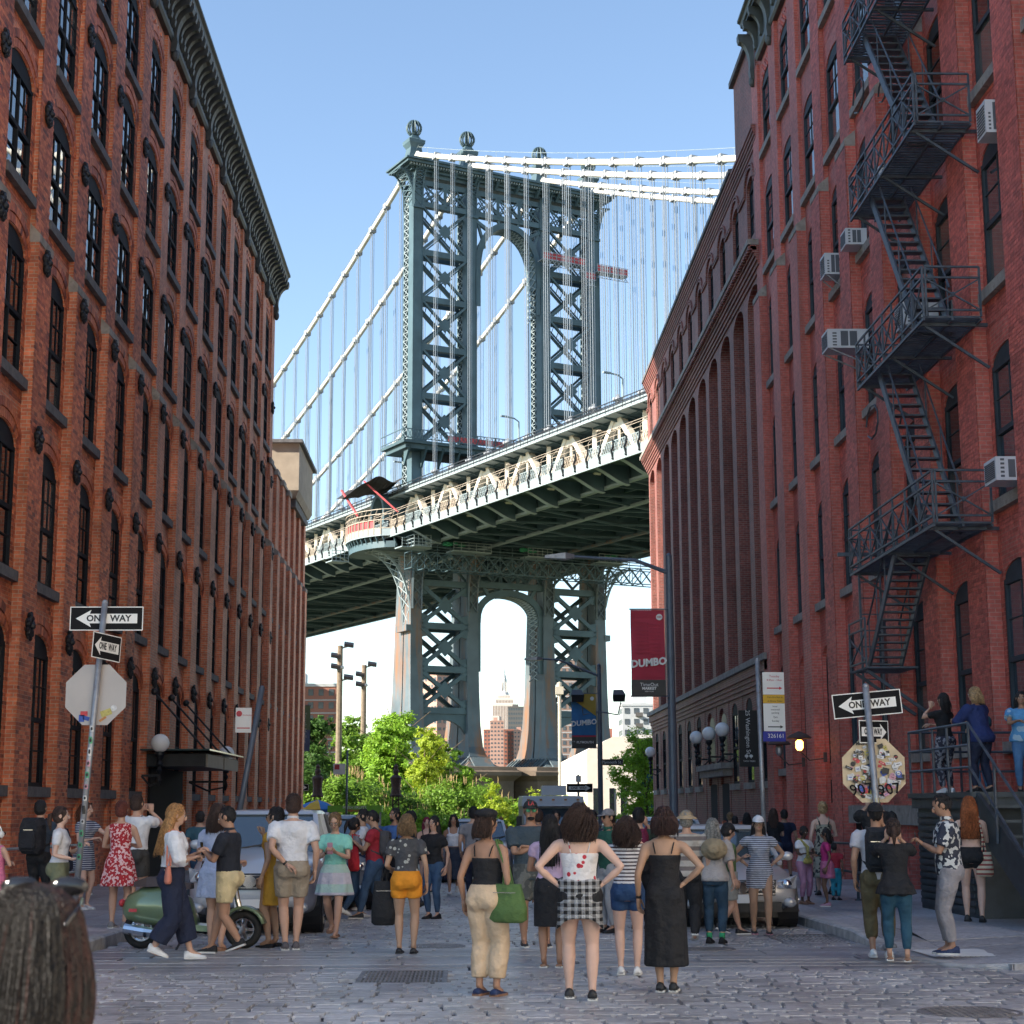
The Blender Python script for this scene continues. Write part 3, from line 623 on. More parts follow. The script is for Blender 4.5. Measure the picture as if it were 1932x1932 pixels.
# door pair under the globes
t_ = MB(); t_.box(XR-.5, 58.3, 2.85, XR-.02, 64.7, 3.05); t_.box(XR-.4, 58.5, 2.6, XR-.02, 64.5, 2.85); t_.build('door_cornice', STONE, WD)
for yc in (60.0, 62.9):
    arched_opening(WD, yc, .8, -.6, 2.3, .05, .2, STONE, X0=XR-.065, dark=DARK, name='doorway'); arched_opening(WD, yc, .62, 3.2, 4.5, .35, .2, STONE, X0=XR-.065, dark=BLACK, name='niche')
for i in range(8):
    yc = 52.5+i*3.9; m = MB()
    for k in range(9):
        a = pi*(k+.5)/9; m.bar((XR-.09, yc-.55*cos(a), .2+.55*sin(a)), (XR-.09, yc-.85*cos(a), .2+.85*sin(a)), .14, .05)
    m.build('brick_arch', UNIT_L, WD); m = MB(); P = [(XR-.075, yc-.5*cos(pi*k/8), .2+.5*sin(pi*k/8)) for k in range(9)]; m.prism([(XR-.075,yc+.5,-.6),(XR-.075,yc-.5,-.6)]+P, (.05,0,0)); m.build('basement_opening', DARK, WD)
# blocks added out of the frame: one shades the street, one bounces sunlight
def block(name, label, x0, y0, x1, y1, h, mtl):
    t = thing(name, label, 'building'); m = MB(); m.box(x0,y0,-1.3,x1,y1,h); m.build('wall', mtl, t)
    f = MB()
    for k in range(int((h-3)/3.8)):
        z_ = 2+k*3.8
        for i in range(int((x1-x0-2)/3.4)): f.box(x0+1.6+i*3.4, y1, z_, x0+3.2+i*3.4, y1+.05, z_+2.3)
        for i in range(int((y1-y0-2)/3.4)): f.box(x1, y0+1.6+i*3.4, z_, x1+.05, y0+3.2+i*3.4, z_+2.3)
    f.build('window', GLASS, t); m = MB(); m.box(x0-.4,y0-.4,h,x1+.4,y1+.4,h+.8); m.build('roof', STONE_D, t)
block('shade_block', 'tall loft building with a clock behind the left warehouse, outside the picture', -52, -12, -45, 54.5, 57, STONE)  # unseen sun blocker, sized and placed for the shadow it casts
block('brick_warehouse', 'pale rendered warehouse behind the right side of the camera, outside the picture', 13, -60, 45, 8, 30, mat('pale_bounce_wall', (.72,.66,.58), .85, var=.1))  # added pale reflector block rather than a known warehouse
# ---------------------------------------------------------------- suspension bridge
TEAL = mat('bridge_teal', (.060,.108,.130), .55, .1, var=.22, scale=.35, stain=((.16,.10,.06), .25, .66, .78, .25))
TEAL_D = mat('bridge_teal_dark', (.045,.085,.100), .6, .1, var=.2, scale=.5)
TEAL_S = mat('bridge_teal_stained', (.10,.135,.155), .6, .05, var=.25, scale=.3, stain=((.22,.11,.055), .45, .50, .66, .12))
CREAM = mat('bridge_cream', (.40,.34,.27), .6, 0, var=.15, scale=.8, stain=((.30,.17,.09), .9, .58, .72, .4))
GIRD = mat('bridge_pale_girder', (.24,.30,.32), .6, 0, var=.12, scale=.5)
ACREAM = mat('truss_white', (.80,.74,.64), .6, 0, var=.1, scale=.8, stain=((.4,.25,.15), .9, .62, .75, .4))
CABLE = mat('bridge_cable_white', (.72,.70,.64), .6, 0, var=.06, scale=.5)
ROPE = mat('suspender_rope', (.30,.34,.38), .5, .2, var=.1)
ROPE2 = mat('clamp_steel', (.32,.34,.36), .5, .3, var=.2)
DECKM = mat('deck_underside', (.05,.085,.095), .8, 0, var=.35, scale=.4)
PIER = mat('pier_granite', (.13,.098,.072), .9, 0, var=.3, scale=.25, bump=.4, bscale=2, stain=((.07,.055,.045), .3, .55, .75, 2.5))
REDN = mat('red_netting', (.45,.07,.08), .8, var=.3, scale=1)
NETB = mat('black_netting', (.02,.02,.022), .9, var=.3, scale=1)
T = Vector((.887,.4617,0)); D = Vector((-.4617,.887,0)); O = Vector((-7.7,236,0))
def B(t, s, z): return O+T*t+D*s+Vector((0,0,z))
BR = thing('suspension_bridge', 'blue grey steel suspension bridge with a latticed four legged tower rising over the street end', 'bridge', tuple(O))
BR.location = (0,0,0)
def bbar(m, p, q, w, h=None): m.bar(B(*p), B(*q), w, h, upv=(0,0,1))
def bbox(m, t0, s0, z0, t1, s1, z1):
    m.add([B(t0,s0,z0),B(t1,s0,z0),B(t1,s1,z0),B(t0,s1,z0),B(t0,s0,z1),B(t1,s0,z1),B(t1,s1,z1),B(t0,s1,z1)],[(0,3,2,1),(4,5,6,7),(0,1,5,4),(1,2,6,5),(2,3,7,6),(3,0,4,7)])
LEGS = [.27, 9.35, 22.2, 31.3]; LW = .82
def prof(z):                                            # (front s, rear s, extra half width) of a leg at height z
    if z > 44: return (0, 3.4, 0)
    K = [(8.3,-2.2,7.6,.62),(10,-1.3,6.9,.36),(13,-.8,6.2,.22),(18,-.5,5.5,.16),(26,-.3,5.0,.10),(38,-.1,4.2,.04),(44,0,3.4,0)]
    for (z0,a0,b0,c0),(z1,a1,b1,c1) in zip(K, K[1:]):
        if z <= z1: t = max((z-z0)/(z1-z0),0); return (a0+(a1-a0)*t, b0+(b1-b0)*t, c0+(c1-c0)*t)
    return (0,3.4,0)
for c in LEGS:
    m = MB(); 
    zs = [8.3,9,10,11.5,13,15.5,18,22,26,32,38,44]
    # front box column and rear box column, with lattice web between on the outer side above the deck
    def ring(z, a, b, w): return [B(c-w,a,z),B(c+w,a,z),B(c+w,b,z),B(c-w,b,z)]
    m.loft([ring(z, prof(z)[0], prof(z)[0]+(prof(z)[1]-prof(z)[0])*.42, LW+prof(z)[2]) for z in zs]); 
    low = MB(); low.v, low.f, low.m = m.v, m.f, m.m; low.build('leg_base', TEAL_S, BR)
    m = MB(); m.loft([ring(z, prof(z)[0]+(prof(z)[1]-prof(z)[0])*.47, prof(z)[1], LW+prof(z)[2]) for z in zs]); m.build('leg_base', TEAL_S, BR)
    m = MB(); m.loft([ring(z, prof(z)[0]+(prof(z)[1]-prof(z)[0])*.3, prof(z)[1]-.8, LW-.3) for z in zs]); m.build('leg_web', TEAL_D, BR)
    m = MB(); bbox(m, c-LW, 0, 44, c+LW, 1.45, 94.5); m.build('tower_leg', TEAL, BR)
    m = MB(); bbox(m, c-LW, 3.15, 44, c+LW, 3.4, 94.5); bbox(m, c-LW, 1.45, 44, c-LW+.2, 1.6, 94.5); bbox(m, c+LW-.14, 1.5, 44, c+LW, 3.1, 94.5)
    m.build('tower_leg', TEAL, BR)
    m = MB(); z = 44.5
    while z < 92.5:                                      # zigzag lacing on the outer side face
        for s0, s1 in ((1.55,3.2),(3.2,1.55)): m.bar(B(c-LW+.05,s0,z), B(c-LW+.05,s1,z+1.15), .13, .10)
        m.bar(B(c-LW+.05,1.55,z), B(c-LW+.05,3.2,z), .10, .1); z += 1.15
    m.build('lacing', GIRD, BR)
    # rivet flanges down the front
    m = MB()
    for e in (-LW, LW-.12): bbox(m, c+e, -.06, 44, c+e+.12, -.005, 94.5)
    m.build('flange', TEAL, BR)
    # ribbed iron foot flaring onto the stone
    m = MB(); a, b, w = prof(8.3)
    for k in range(4):
        f = [(0,0),(.35,-.5),(.9,-.95),(1.7,-1.3)][k]; g = [(0,0),(.35,-.5),(.9,-.95),(1.7,-1.3)][k]
        if k == 0: rings = []
        rings.append([B(c-LW-w-f[0],a-f[0],8.3+f[1]),B(c+LW+w+f[0],a-f[0],8.3+f[1]),B(c+LW+w+f[0],b+f[0],8.3+f[1]),B(c-LW-w-f[0],b+f[0],8.3+f[1])])
    m.loft(rings)
    for k in range(12):
        u = k/11
        for (t0,t1,s_,sg_) in ((c-LW-w,c+LW+w,a,-1),):
            tt = t0+(t1-t0)*u; m.loft([[B(tt-.08,s_,8.45),B(tt+.08,s_,8.45),B(tt+.16,s_-1.8,7.0),B(tt-.16,s_-1.8,7.0)],[B(tt-.08,s_-.25,8.5),B(tt+.08,s_-.25,8.5),B(tt+.16,s_-2.0,7.1),B(tt-.16,s_-2.0,7.1)]])
        ss = a+(b-a)*u; tt = c-LW-w; m.loft([[B(tt,ss-.1,8.45),B(tt,ss+.1,8.45),B(tt-1.8,ss+.2,7.0),B(tt-1.8,ss-.2,7.0)],[B(tt-.25,ss-.1,8.5),B(tt-.25,ss+.1,8.5),B(tt-2.0,ss+.2,7.1),B(tt-2.0,ss-.2,7.1)]])
    bbox(m, c-LW-w-.2, a-.2, 8.25, c+LW+w+.2, b+.2, 8.6)
    m.build('ribbed_foot', TEAL_S, BR)
    # pinnacle with ribbed globe finial
    m = MB(); rings = []
    for z, h, k in ((97.2,1.9,1.7),(97.8,1.5,1.3),(98.8,1.05,.95),(99.8,.9,.85),(100.5,1.3,1.2),(101.0,1.35,1.25),(101.3,.8,.8),(101.9,.5,.5)):
        rings.append([B(c-h,1.7-k,z),B(c+h,1.7-k,z),B(c+h,1.7+k,z),B(c-h,1.7+k,z)])
    m.loft(rings); m.build('pinnacle', TEAL, BR)
    m = MB(); q = B(c,1.7,103.1)
    for k in range(14):
        a = 2*pi*k/14; P = [q+Vector((1.12*sin(b_)*cos(a), 1.12*sin(b_)*sin(a), -1.25*cos(b_))) for b_ in [pi*(.08+.84*i/7) for i in range(8)]]
        m.tube(P, .12, 4)
    m.lathe(q, [(.45,-1.3),(.35,-1.1),(.2,-.6),(.2,.8),(.3,1.15),(.1,1.3)], 8); m.build('finial', TEAL_D, BR)
def truss_x(m, t0, z0, t1, z1, w, s=0.7, h=.5):
    bbar(m, (t0,s,z0), (t1,s,z1), w, h); bbar(m, (t0,s,z1), (t1,s,z0), w, h)
def side_bay(ta, tb):
    lv = [90.6, 83.2, 76.0, 68.6, 61.2, 53.8]
    for i in range(len(lv)-1):
        m = MB(); z1, z0 = lv[i], lv[i+1]
        bbar(m, (ta,.5,z0), (tb,.5,z0), .9, .9); bbar(m, (ta,2.9,z0), (tb,2.9,z0), .4, .7); m.build('cross_beam', TEAL, BR)
        m = MB()
        for s in (.25, 2.9):
            truss_x(m, ta, z0+.3, tb, z1-.3, .42, s, .32)
        cx, cz = (ta+tb)/2, (z0+z1)/2; m.prism([B(cx-1.15,.02,cz),B(cx,.02,cz-1.15),B(cx+1.15,.02,cz),B(cx,.02,cz+1.15)], D*.1)
        # parallel rear flange of the braces gives the doubled look
        for dz in (-.55,): bbar(m, (ta,1.5,z1-.3+dz), (tb,1.5,z0+.3+dz), .18, .2); bbar(m, (ta,1.5,z0+.3+dz), (tb,1.5,z1-.3+dz), .18, .2)
        k = 9
        for j in range(1, k):
            f = j/k; t = ta+(tb-ta)*f; za = z1-.3+(z0+.3-z1+.3)*f; m.bar(B(t,.4,za-.1), B(t+.3,1.5,za-.65), .09, .09)
        m.build('cross_brace', TEAL, BR)
def low_bay(ta, tb):
    lv = [33.3, 27.2, 21.0, 15.1]
    m = MB(); bbar(m, (ta,.3,33.4), (tb,.3,33.4), 1.2, .9); m.build('cross_beam', TEAL, BR)
    for i in range(len(lv)-1):
        m = MB(); z1, z0 = lv[i], lv[i+1]
        for s in (0, 3.9): bbar(m, (ta,s,z0), (tb,s,z0), .8, .9)
        m.build('cross_beam', TEAL, BR); m = MB()
        for s in (-.1, 3.9): truss_x(m, ta, z0+.3, tb, z1-.3, .6, s, .55)
        cx, cz = (ta+tb)/2, (z0+z1)/2; m.prism([B(cx-1.3,-.45,cz),B(cx,-.45,cz-1.3),B(cx+1.3,-.45,cz),B(cx,-.45,cz+1.3)], D*.1)
        for e in (ta, tb):                               # curved gussets at the brace ends
            sg_ = 1 if e == ta else -1
            for ze, dz in ((z0,1),(z1,-1)): m.prism([B(e,-.3,ze+dz*.4),B(e+sg_*1.0,-.3,ze+dz*.4),B(e+sg_*1.5,-.3,ze+dz*1.35),B(e,-.3,ze+dz*1.7)], D*.15)
        m.build('cross_brace', TEAL, BR)
    m = MB(); N = 8                                      # flat curved strut above the foot
    P = [(ta+(tb-ta)*i/N, 11.4+2.4*sin(pi*i/N)**.6 if 0 < i < N else 11.4) for i in range(N+1)]
    for (a,z0),(b,z1) in zip(P, P[1:]): m.loft([[B(a,-.2,z0),B(a,.4,z0),B(a,.4,14.6),B(a,-.2,14.6)],[B(b,-.2,z1),B(b,.4,z1),B(b,.4,14.6),B(b,-.2,14.6)]])
    m.build('foot_arch', TEAL, BR)
side_bay(LEGS[0]+LW, LEGS[1]-LW); side_bay(LEGS[2]+LW, LEGS[3]-LW)
low_bay(LEGS[0]+LW, LEGS[1]-LW); low_bay(LEGS[2]+LW, LEGS[3]-LW)
# top truss
for ta, tb, n_ in ((LEGS[0]+LW,LEGS[1]-LW,2),(LEGS[1]+LW,LEGS[2]-LW,3),(LEGS[2]+LW,LEGS[3]-LW,2)):
    m = MB(); bbar(m, (ta,.5,94.1), (tb,.5,94.1), 1.0, .8); bbar(m, (ta,.5,90.7), (tb,.5,90.7), 1.0, .8); bbar(m, (ta,.2,95.4), (tb,.2,95.4), .6, .7)
    m.build('top_chord', TEAL, BR); m = MB()
    for s in (.1, 2.9):
        for i in range(n_):
            a = ta+(tb-ta)*i/n_; b = ta+(tb-ta)*(i+1)/n_; truss_x(m, a, 91.1, b, 93.8, .22, s, .25)
            for f in (.25,.75): truss_x(m, a+(b-a)*(f-.25), 91.1, a+(b-a)*(f+.25), 93.8, .14, s, .15)
            if i: bbar(m, (a,s,90.7), (a,s,94.1), .5, .4)
    m.build('top_lattice', TEAL, BR)
# cornice
m = MB(); t0, t1 = LEGS[0]-3.0, LEGS[3]+2.6
for (e, s0, s1, z0, z1) in ((0,-.6,4,95.6,96.0),(.5,-1.1,4.5,96.0,96.35),(1.2,-1.8,5.2,96.35,96.75),(1.5,-2.1,5.5,96.75,97.0),(.6,-1.2,4.6,97.0,97.5)): bbox(m, t0+1.6-e, s0, z0, t1-1.6+e, s1, z1)
m.build('cornice', TEAL, BR); m = MB(); k = t0+1
while k < t1-1: bbox(m, k, -1.5, 96.05, k+.22, -1.1, 96.34); k += .45
m.build('dentils', GIRD, BR)
for k in range(9):
    t = LEGS[0]+2+k*3.6; m = MB(); m.loft([[B(t,-.5,94.9),B(t+.35,-.5,94.9),B(t+.35,-1.5,96),B(t,-1.5,96)],[B(t,0,94.9),B(t+.35,0,94.9),B(t+.35,0,96),B(t,0,96)]]); m.build('bracket', TEAL, BR)
def lattice_bracket(c, sg, zb, zt, out, s0, s1, mtl=TEAL, sd=None):
    """curved latticed knee spreading sideways (sg*t) or forwards (sd) from a leg"""
    m = MB(); N = 9; P = []
    for i in range(N+1):
        a = i/N*pi/2; P.append((out*(1-cos(a)), zb+(zt-zb)*sin(a)**.8))
    def pt(d, z, k):
        if sd is None: return B(c+sg*(LW+d), (s0, s1)[k], z)
        return B((c-LW*.9, c+LW*.9)[k], s0-d, z)
    for (d0,z0),(d1,z1) in zip(P, P[1:]):
        for k in (0,1): m.bar(pt(d0,z0,k), pt(d1,z1,k), .22, .3)
        m.bar(pt(d0,z0,0), pt(d1,z1,1), .12); m.bar(pt(d0,z0,1), pt(d1,z1,0), .12)
        m.bar(pt(d0,z0,0), pt(0,z0,0), .12); m.bar(pt(0,z0,0), pt(d1,z1,0), .1)
    m.bar(pt(0,zb,0), pt(0,zt,0), .3)
    m.build('curved_bracket', mtl, BR)
lattice_bracket(LEGS[0], -1, 90.2, 95.8, 2.2, .2, 3.2); lattice_bracket(LEGS[3], 1, 88.5, 95.8, 2.2, .2, 3.2)
for c in LEGS:
    lattice_bracket(c, 1, 90.2, 96.0, 1.3, 0, 0, sd=1)
    m = MB(); bbox(m, c-LW-.15, -.3, 89.9, c+LW+.15, -.02, 90.3); m.build('bracket', TEAL, BR)
# pointed arches
def arch(tc, hw_, zs, zc, zleg, s=.3, th=.95, pointed=0.0, lac=True):
    N = 16; P = []
    for i in range(N+1):
        a = pi*i/N; x = -cos(a); z = sin(a)**.72
        P.append((tc+hw_*x, zs+(zc-zs)*z))
    m = MB()
    def rib(s0, s1, t_in, t_out):
        r = []
        for i, (t, z) in enumerate(P):
            a = pi*i/N; n_ = Vector((-cos(a), sin(a))); r.append([B(t+n_.x*t_in,s0,z+n_.y*t_in),B(t+n_.x*t_out,s0,z+n_.y*t_out),B(t+n_.x*t_out,s1,z+n_.y*t_out),B(t+n_.x*t_in,s1,z+n_.y*t_in)])
        m.loft(r)
    rib(s-.3, s, 0, th); rib(s-.34, s+3.0, 0, .12); m.build('arch_rib', TEAL, BR)
    m = MB()
    for (t,z),(u,w) in zip(P[8:], P[9:]):
        k = 2
        for j in range(k):
            a = (t+(u-t)*j/k, z+(w-z)*j/k); b = (t+(u-t)*(j+1)/k, z+(w-z)*(j+1)/k)
            m.bar(B(a[0]-.06,.4,a[1]), B(b[0]-.06,2.9,b[1]), .12); m.bar(B(a[0]-.06,2.9,a[1]), B(b[0]-.06,.4,b[1]), .12)
    z = zs
    while z > zleg:
        te = tc+hw_-.1; m.bar(B(te,.4,z), B(te,2.9,z-1), .13); m.bar(B(te,2.9,z), B(te,.4,z-1), .13); z -= 1
    m.build('lacing', GIRD, BR)
    m = MB()
    for e in (-1, 1):
        t = tc+e*hw_; a, b = sorted((t, t+e*(th if e < 0 else .5))); bbox(m, a, s-.3, zleg, b, s, zs)
        m.build('arch_leg', TEAL, BR); m = MB()
        if e > 0:
            for sa in (.2, 2.8): bbox(m, t-.02, sa, zleg, t+.08, sa+.25, zs); m.build('flange', TEAL, BR); m = MB()
    return P
tc = (LEGS[1]+LEGS[2])/2
arch(tc, 4.95, 80.5, 89.2, 76.2); arch(tc, 4.95, 28.0, 32.2, 20.9)
m = MB()
for e in (-1,1):
    bbar(m, (tc+e*(LEGS[2]-tc-LW),.3,89.6), (tc+e*3.0,.3,88.2), .5, .5); bbar(m, (tc+e*5.6,.3,90.3), (tc+e*4.1,.3,85.5), .35, .4); bbar(m, (tc+e*1.8,.3,90.4), (tc+e*1.4,.3,89.3), .4, .4)
    bbar(m, (tc+e*5.6,.3,35.2), (tc+e*3.2,.3,31.6), .5, .5); bbar(m, (tc+e*1.5,.3,35.2), (tc+e*1.3,.3,32.6), .5, .5)
m.build('spandrel', TEAL, BR)
m = MB(); bbar(m, (LEGS[1]+LW,.3,33.7), (LEGS[2]-LW,.3,33.7), 1.1, .9)
for i in range(4): a = LEGS[1]+LW+i*2.81; truss_x(m, a, 34.2, a+2.81, 37.5, .35, .3, .3)
for i in range(5): a = LEGS[1]+LW+i*2.81; bbar(m, (a,.3,33.7), (a,.3,37.6), .35)
for ta, tb in ((LEGS[0],LEGS[1]),(LEGS[2],LEGS[3])):
    for i in range(2): a = ta+LW+i*(tb-ta-2*LW)/2; truss_x(m, a, 34, a+(tb-ta-2*LW)/2, 37.5, .35, .3, .3)
m.build('portal_truss', TEAL, BR)
# knee brackets below the deck
for c in LEGS:
    lattice_bracket(c, 1, 29.5, 37.4, 2.2, -.45, 0, TEAL_S, sd=1)
lattice_bracket(LEGS[0], -1, 27.0, 37.6, 6.0, .1, 2.6, GIRD); lattice_bracket(LEGS[3], 1, 27.0, 37.6, 5.5, .1, 2.6, GIRD)
for c in (LEGS[0]-LW-.35, LEGS[3]+LW+.35):
    m = MB(); bbox(m, c-.5, -.4, 26.3, c+.5, 3, 27.2); m.build('bracket', TEAL_S, BR)
# gallery at mid height
m = MB(); t0, t1 = LEGS[0]-3.2, LEGS[3]+3.2
bbox(m, t0, -2.4, 53.3, t1, 5.6, 53.75); bbox(m, t0+.5, -1.9, 52.6, t1-.5, 5.1, 53.3)
for i in range(14): t = t0+1+i*(t1-t0-2)/13; m.loft([[B(t,-.2,50.2),B(t+.3,-.2,50.2),B(t+.3,-2.2,53),B(t,-2.2,53)],[B(t,-.2,51.5),B(t+.3,-.2,51.5),B(t+.3,-.3,53.3),B(t,-.3,53.3)]])
m.build('gallery', TEAL_D, BR); m = MB()
for i in range(26):
    t = t0+i*(t1-t0)/25; bbar(m, (t,-2.4,53.7), (t,-2.4,55.3), .14); 
for z in (54.0,55.3): bbar(m, (t0,-2.4,z), (t1,-2.4,z), .12); bbar(m, (t0,-2.4,z), (t0,5.6,z), .12)
for i in range(60): a = t0+i*(t1-t0)/60; b = a+(t1-t0)/60; bbar(m, (a,-2.38,54), (b,-2.38,55.2), .06); bbar(m, (a,-2.38,55.2), (b,-2.38,54), .06)
m.build('gallery_railing', TEAL, BR); m = MB(); bbox(m, LEGS[0]+4, -2.33, 54, t1, -2.3, 54.9); m.build('red_netting', REDN, BR)
m = MB(); bbox(m, LEGS[0]+LW, -.3, 47.5, LEGS[1]-LW, -.2, 48.1); bbox(m, LEGS[0]+LW, -.2, 51.5, LEGS[3], .8, 52.6)
for (a,b,c_,d_) in ((2,48.5,4,47.3),(4,47.3,6,48.9),(2,48.5,5,49.8),(5,49.8,7,48.6)): bbar(m, (a,-.5,b), (c_,-.5,d_), .35, .2)
m.build('netting', NETB, BR)
m = MB(); N = 12                                          # draped safety net over the kiosk
rings = []
for i in range(N+1):
    f = i/N; rings.append([B(-9+f*6.0, -4+12*g, 46.6+.6*sin(f*7+g*5)+1.2*f-(.8*sin(pi*g)))  for g in (0,.2,.4,.6,.8,1)])
for a, b in zip(rings, rings[1:]):
    for i in range(5): m.quad(a[i], a[i+1], b[i+1], b[i])
m.build('draped_netting', NETB, BR)
m = MB(); bbar(m, (-8.5,-1,47.2), (-4.5,-4,42.6), .25); bbar(m, (-8.5,7,47.2), (-8,2,42.6), .25); m.build('red_prop', REDN, BR)
# stone pier
for (t0, t1) in ((-9.0, 12.4),(13.1, 41)):
    m = MB(); C_ = [(t0+2,-9),(t0,-6),(t0,13),(t0+2,16),(t1-1.2,16),(t1,13),(t1,-6),(t1-1.2,-9)]
    def rg(e, z): 
        cx, cy = (t0+t1)/2, 3.5
        return [B(cx+(a-cx)*(1+e*2/(t1-t0)), cy+(b-cy)*(1+e*2/25), z) for a, b in C_]
    m.loft([rg(0,-3),rg(0,5.0),rg(.3,5.3),rg(.9,5.8),rg(.9,6.3),rg(.5,6.5),rg(.3,7.0),rg(0,7.05)]); m.build('granite_pier', PIER, BR)
    m = MB(); z = -2.0
    while z < 4.9:
        m.loft([rg(.04,z),rg(.04,z+.82)]); z += .92
    m.build('granite_course', PIER, BR)
# cables
def cz_main(s): return 98.6-.43*s+.0009*s*s
def cz_side(s): return 98.3-.405*s+.0005*s*s
for c in LEGS:
    for nm, f, smax, sg_ in (('main_cable', cz_main, 190, 1),('main_cable', cz_side, 125, -1)):
        m = MB(); P = [B(c, sg_*s, f(s)) for s in [i*smax/30 for i in range(31)]]; m.tube(P, .40, 8); m.build(nm, CABLE, BR, smooth=True)
        m = MB(); s = 3.0
        for z_ in (1.25,): m.tube([p+Vector((0,0,z_)) for p in P], .035, 4)
        while s < smax-3: 
            a = B(c, sg_*s, f(s)); m.bar(a, a+Vector((0,0,1.3)), .05); s += 10.7
        m.build('cable_handrail', GIRD, BR)
        s = 6.0
        while s < smax-8:
            z = f(s); zb = 45.5 if c in (LEGS[0],LEGS[3]) else 46
            if z-zb > 1:
                m = MB()
                for e in (-.28,.28): 
                    for g in (-.16,.16): m.bar(B(c+g,sg_*s+e,zb), B(c+g,sg_*s+e,z), .075)
                m.cur = 1; q = B(c, sg_*s, zb+2.6 if int(s) % 3 else zb+3.0)
                for dx, dy in ((.34,0),(-.34,0),(0,.34),(0,-.34)): m.ball(q+Vector((dx,dy,0)), .3, 6, 4)
                m.bar(q+Vector((0,0,-.6)), q+Vector((0,0,.6)), .3)
                for e in (-.28,.28): p_ = B(c,sg_*s+e,z); m.bar(p_-D*.2, p_+D*.2, .92, .92)
                m.build('suspender', [ROPE, ROPE2], BR)
            s += 5.35
# deck
S0, S1 = -122, 190
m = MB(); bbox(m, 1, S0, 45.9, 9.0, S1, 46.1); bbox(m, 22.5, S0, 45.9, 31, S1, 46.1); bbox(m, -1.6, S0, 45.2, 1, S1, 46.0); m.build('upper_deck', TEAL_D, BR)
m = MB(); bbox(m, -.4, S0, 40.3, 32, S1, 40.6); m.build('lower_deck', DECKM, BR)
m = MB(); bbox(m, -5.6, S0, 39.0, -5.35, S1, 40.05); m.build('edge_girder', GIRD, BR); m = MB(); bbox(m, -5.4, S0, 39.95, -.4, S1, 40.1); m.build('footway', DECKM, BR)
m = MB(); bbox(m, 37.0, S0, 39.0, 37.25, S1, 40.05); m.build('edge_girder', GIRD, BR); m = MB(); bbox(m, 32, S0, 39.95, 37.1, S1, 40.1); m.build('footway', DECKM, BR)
for t in (0.2, 9.2, 22.0, 31.3):
    m = MB(); bbox(m, t-.35, S0, 38.2, t+.35, S1, 38.5); m.build('bottom_chord', GIRD if t < 10 else TEAL_S, BR)
    m = MB(); bbox(m, t-.06, S0, 38.5, t+.06, S1, 40.2); m.build('bottom_web', TEAL, BR)
for t in (3.4,6.3,12.5,15.6,18.9,25,28.2):
    m = MB(); bbox(m, t-.15, S0, 39.2, t+.15, S1, 40.2); m.build('stringer', TEAL_D, BR)
s = -121; k = 0
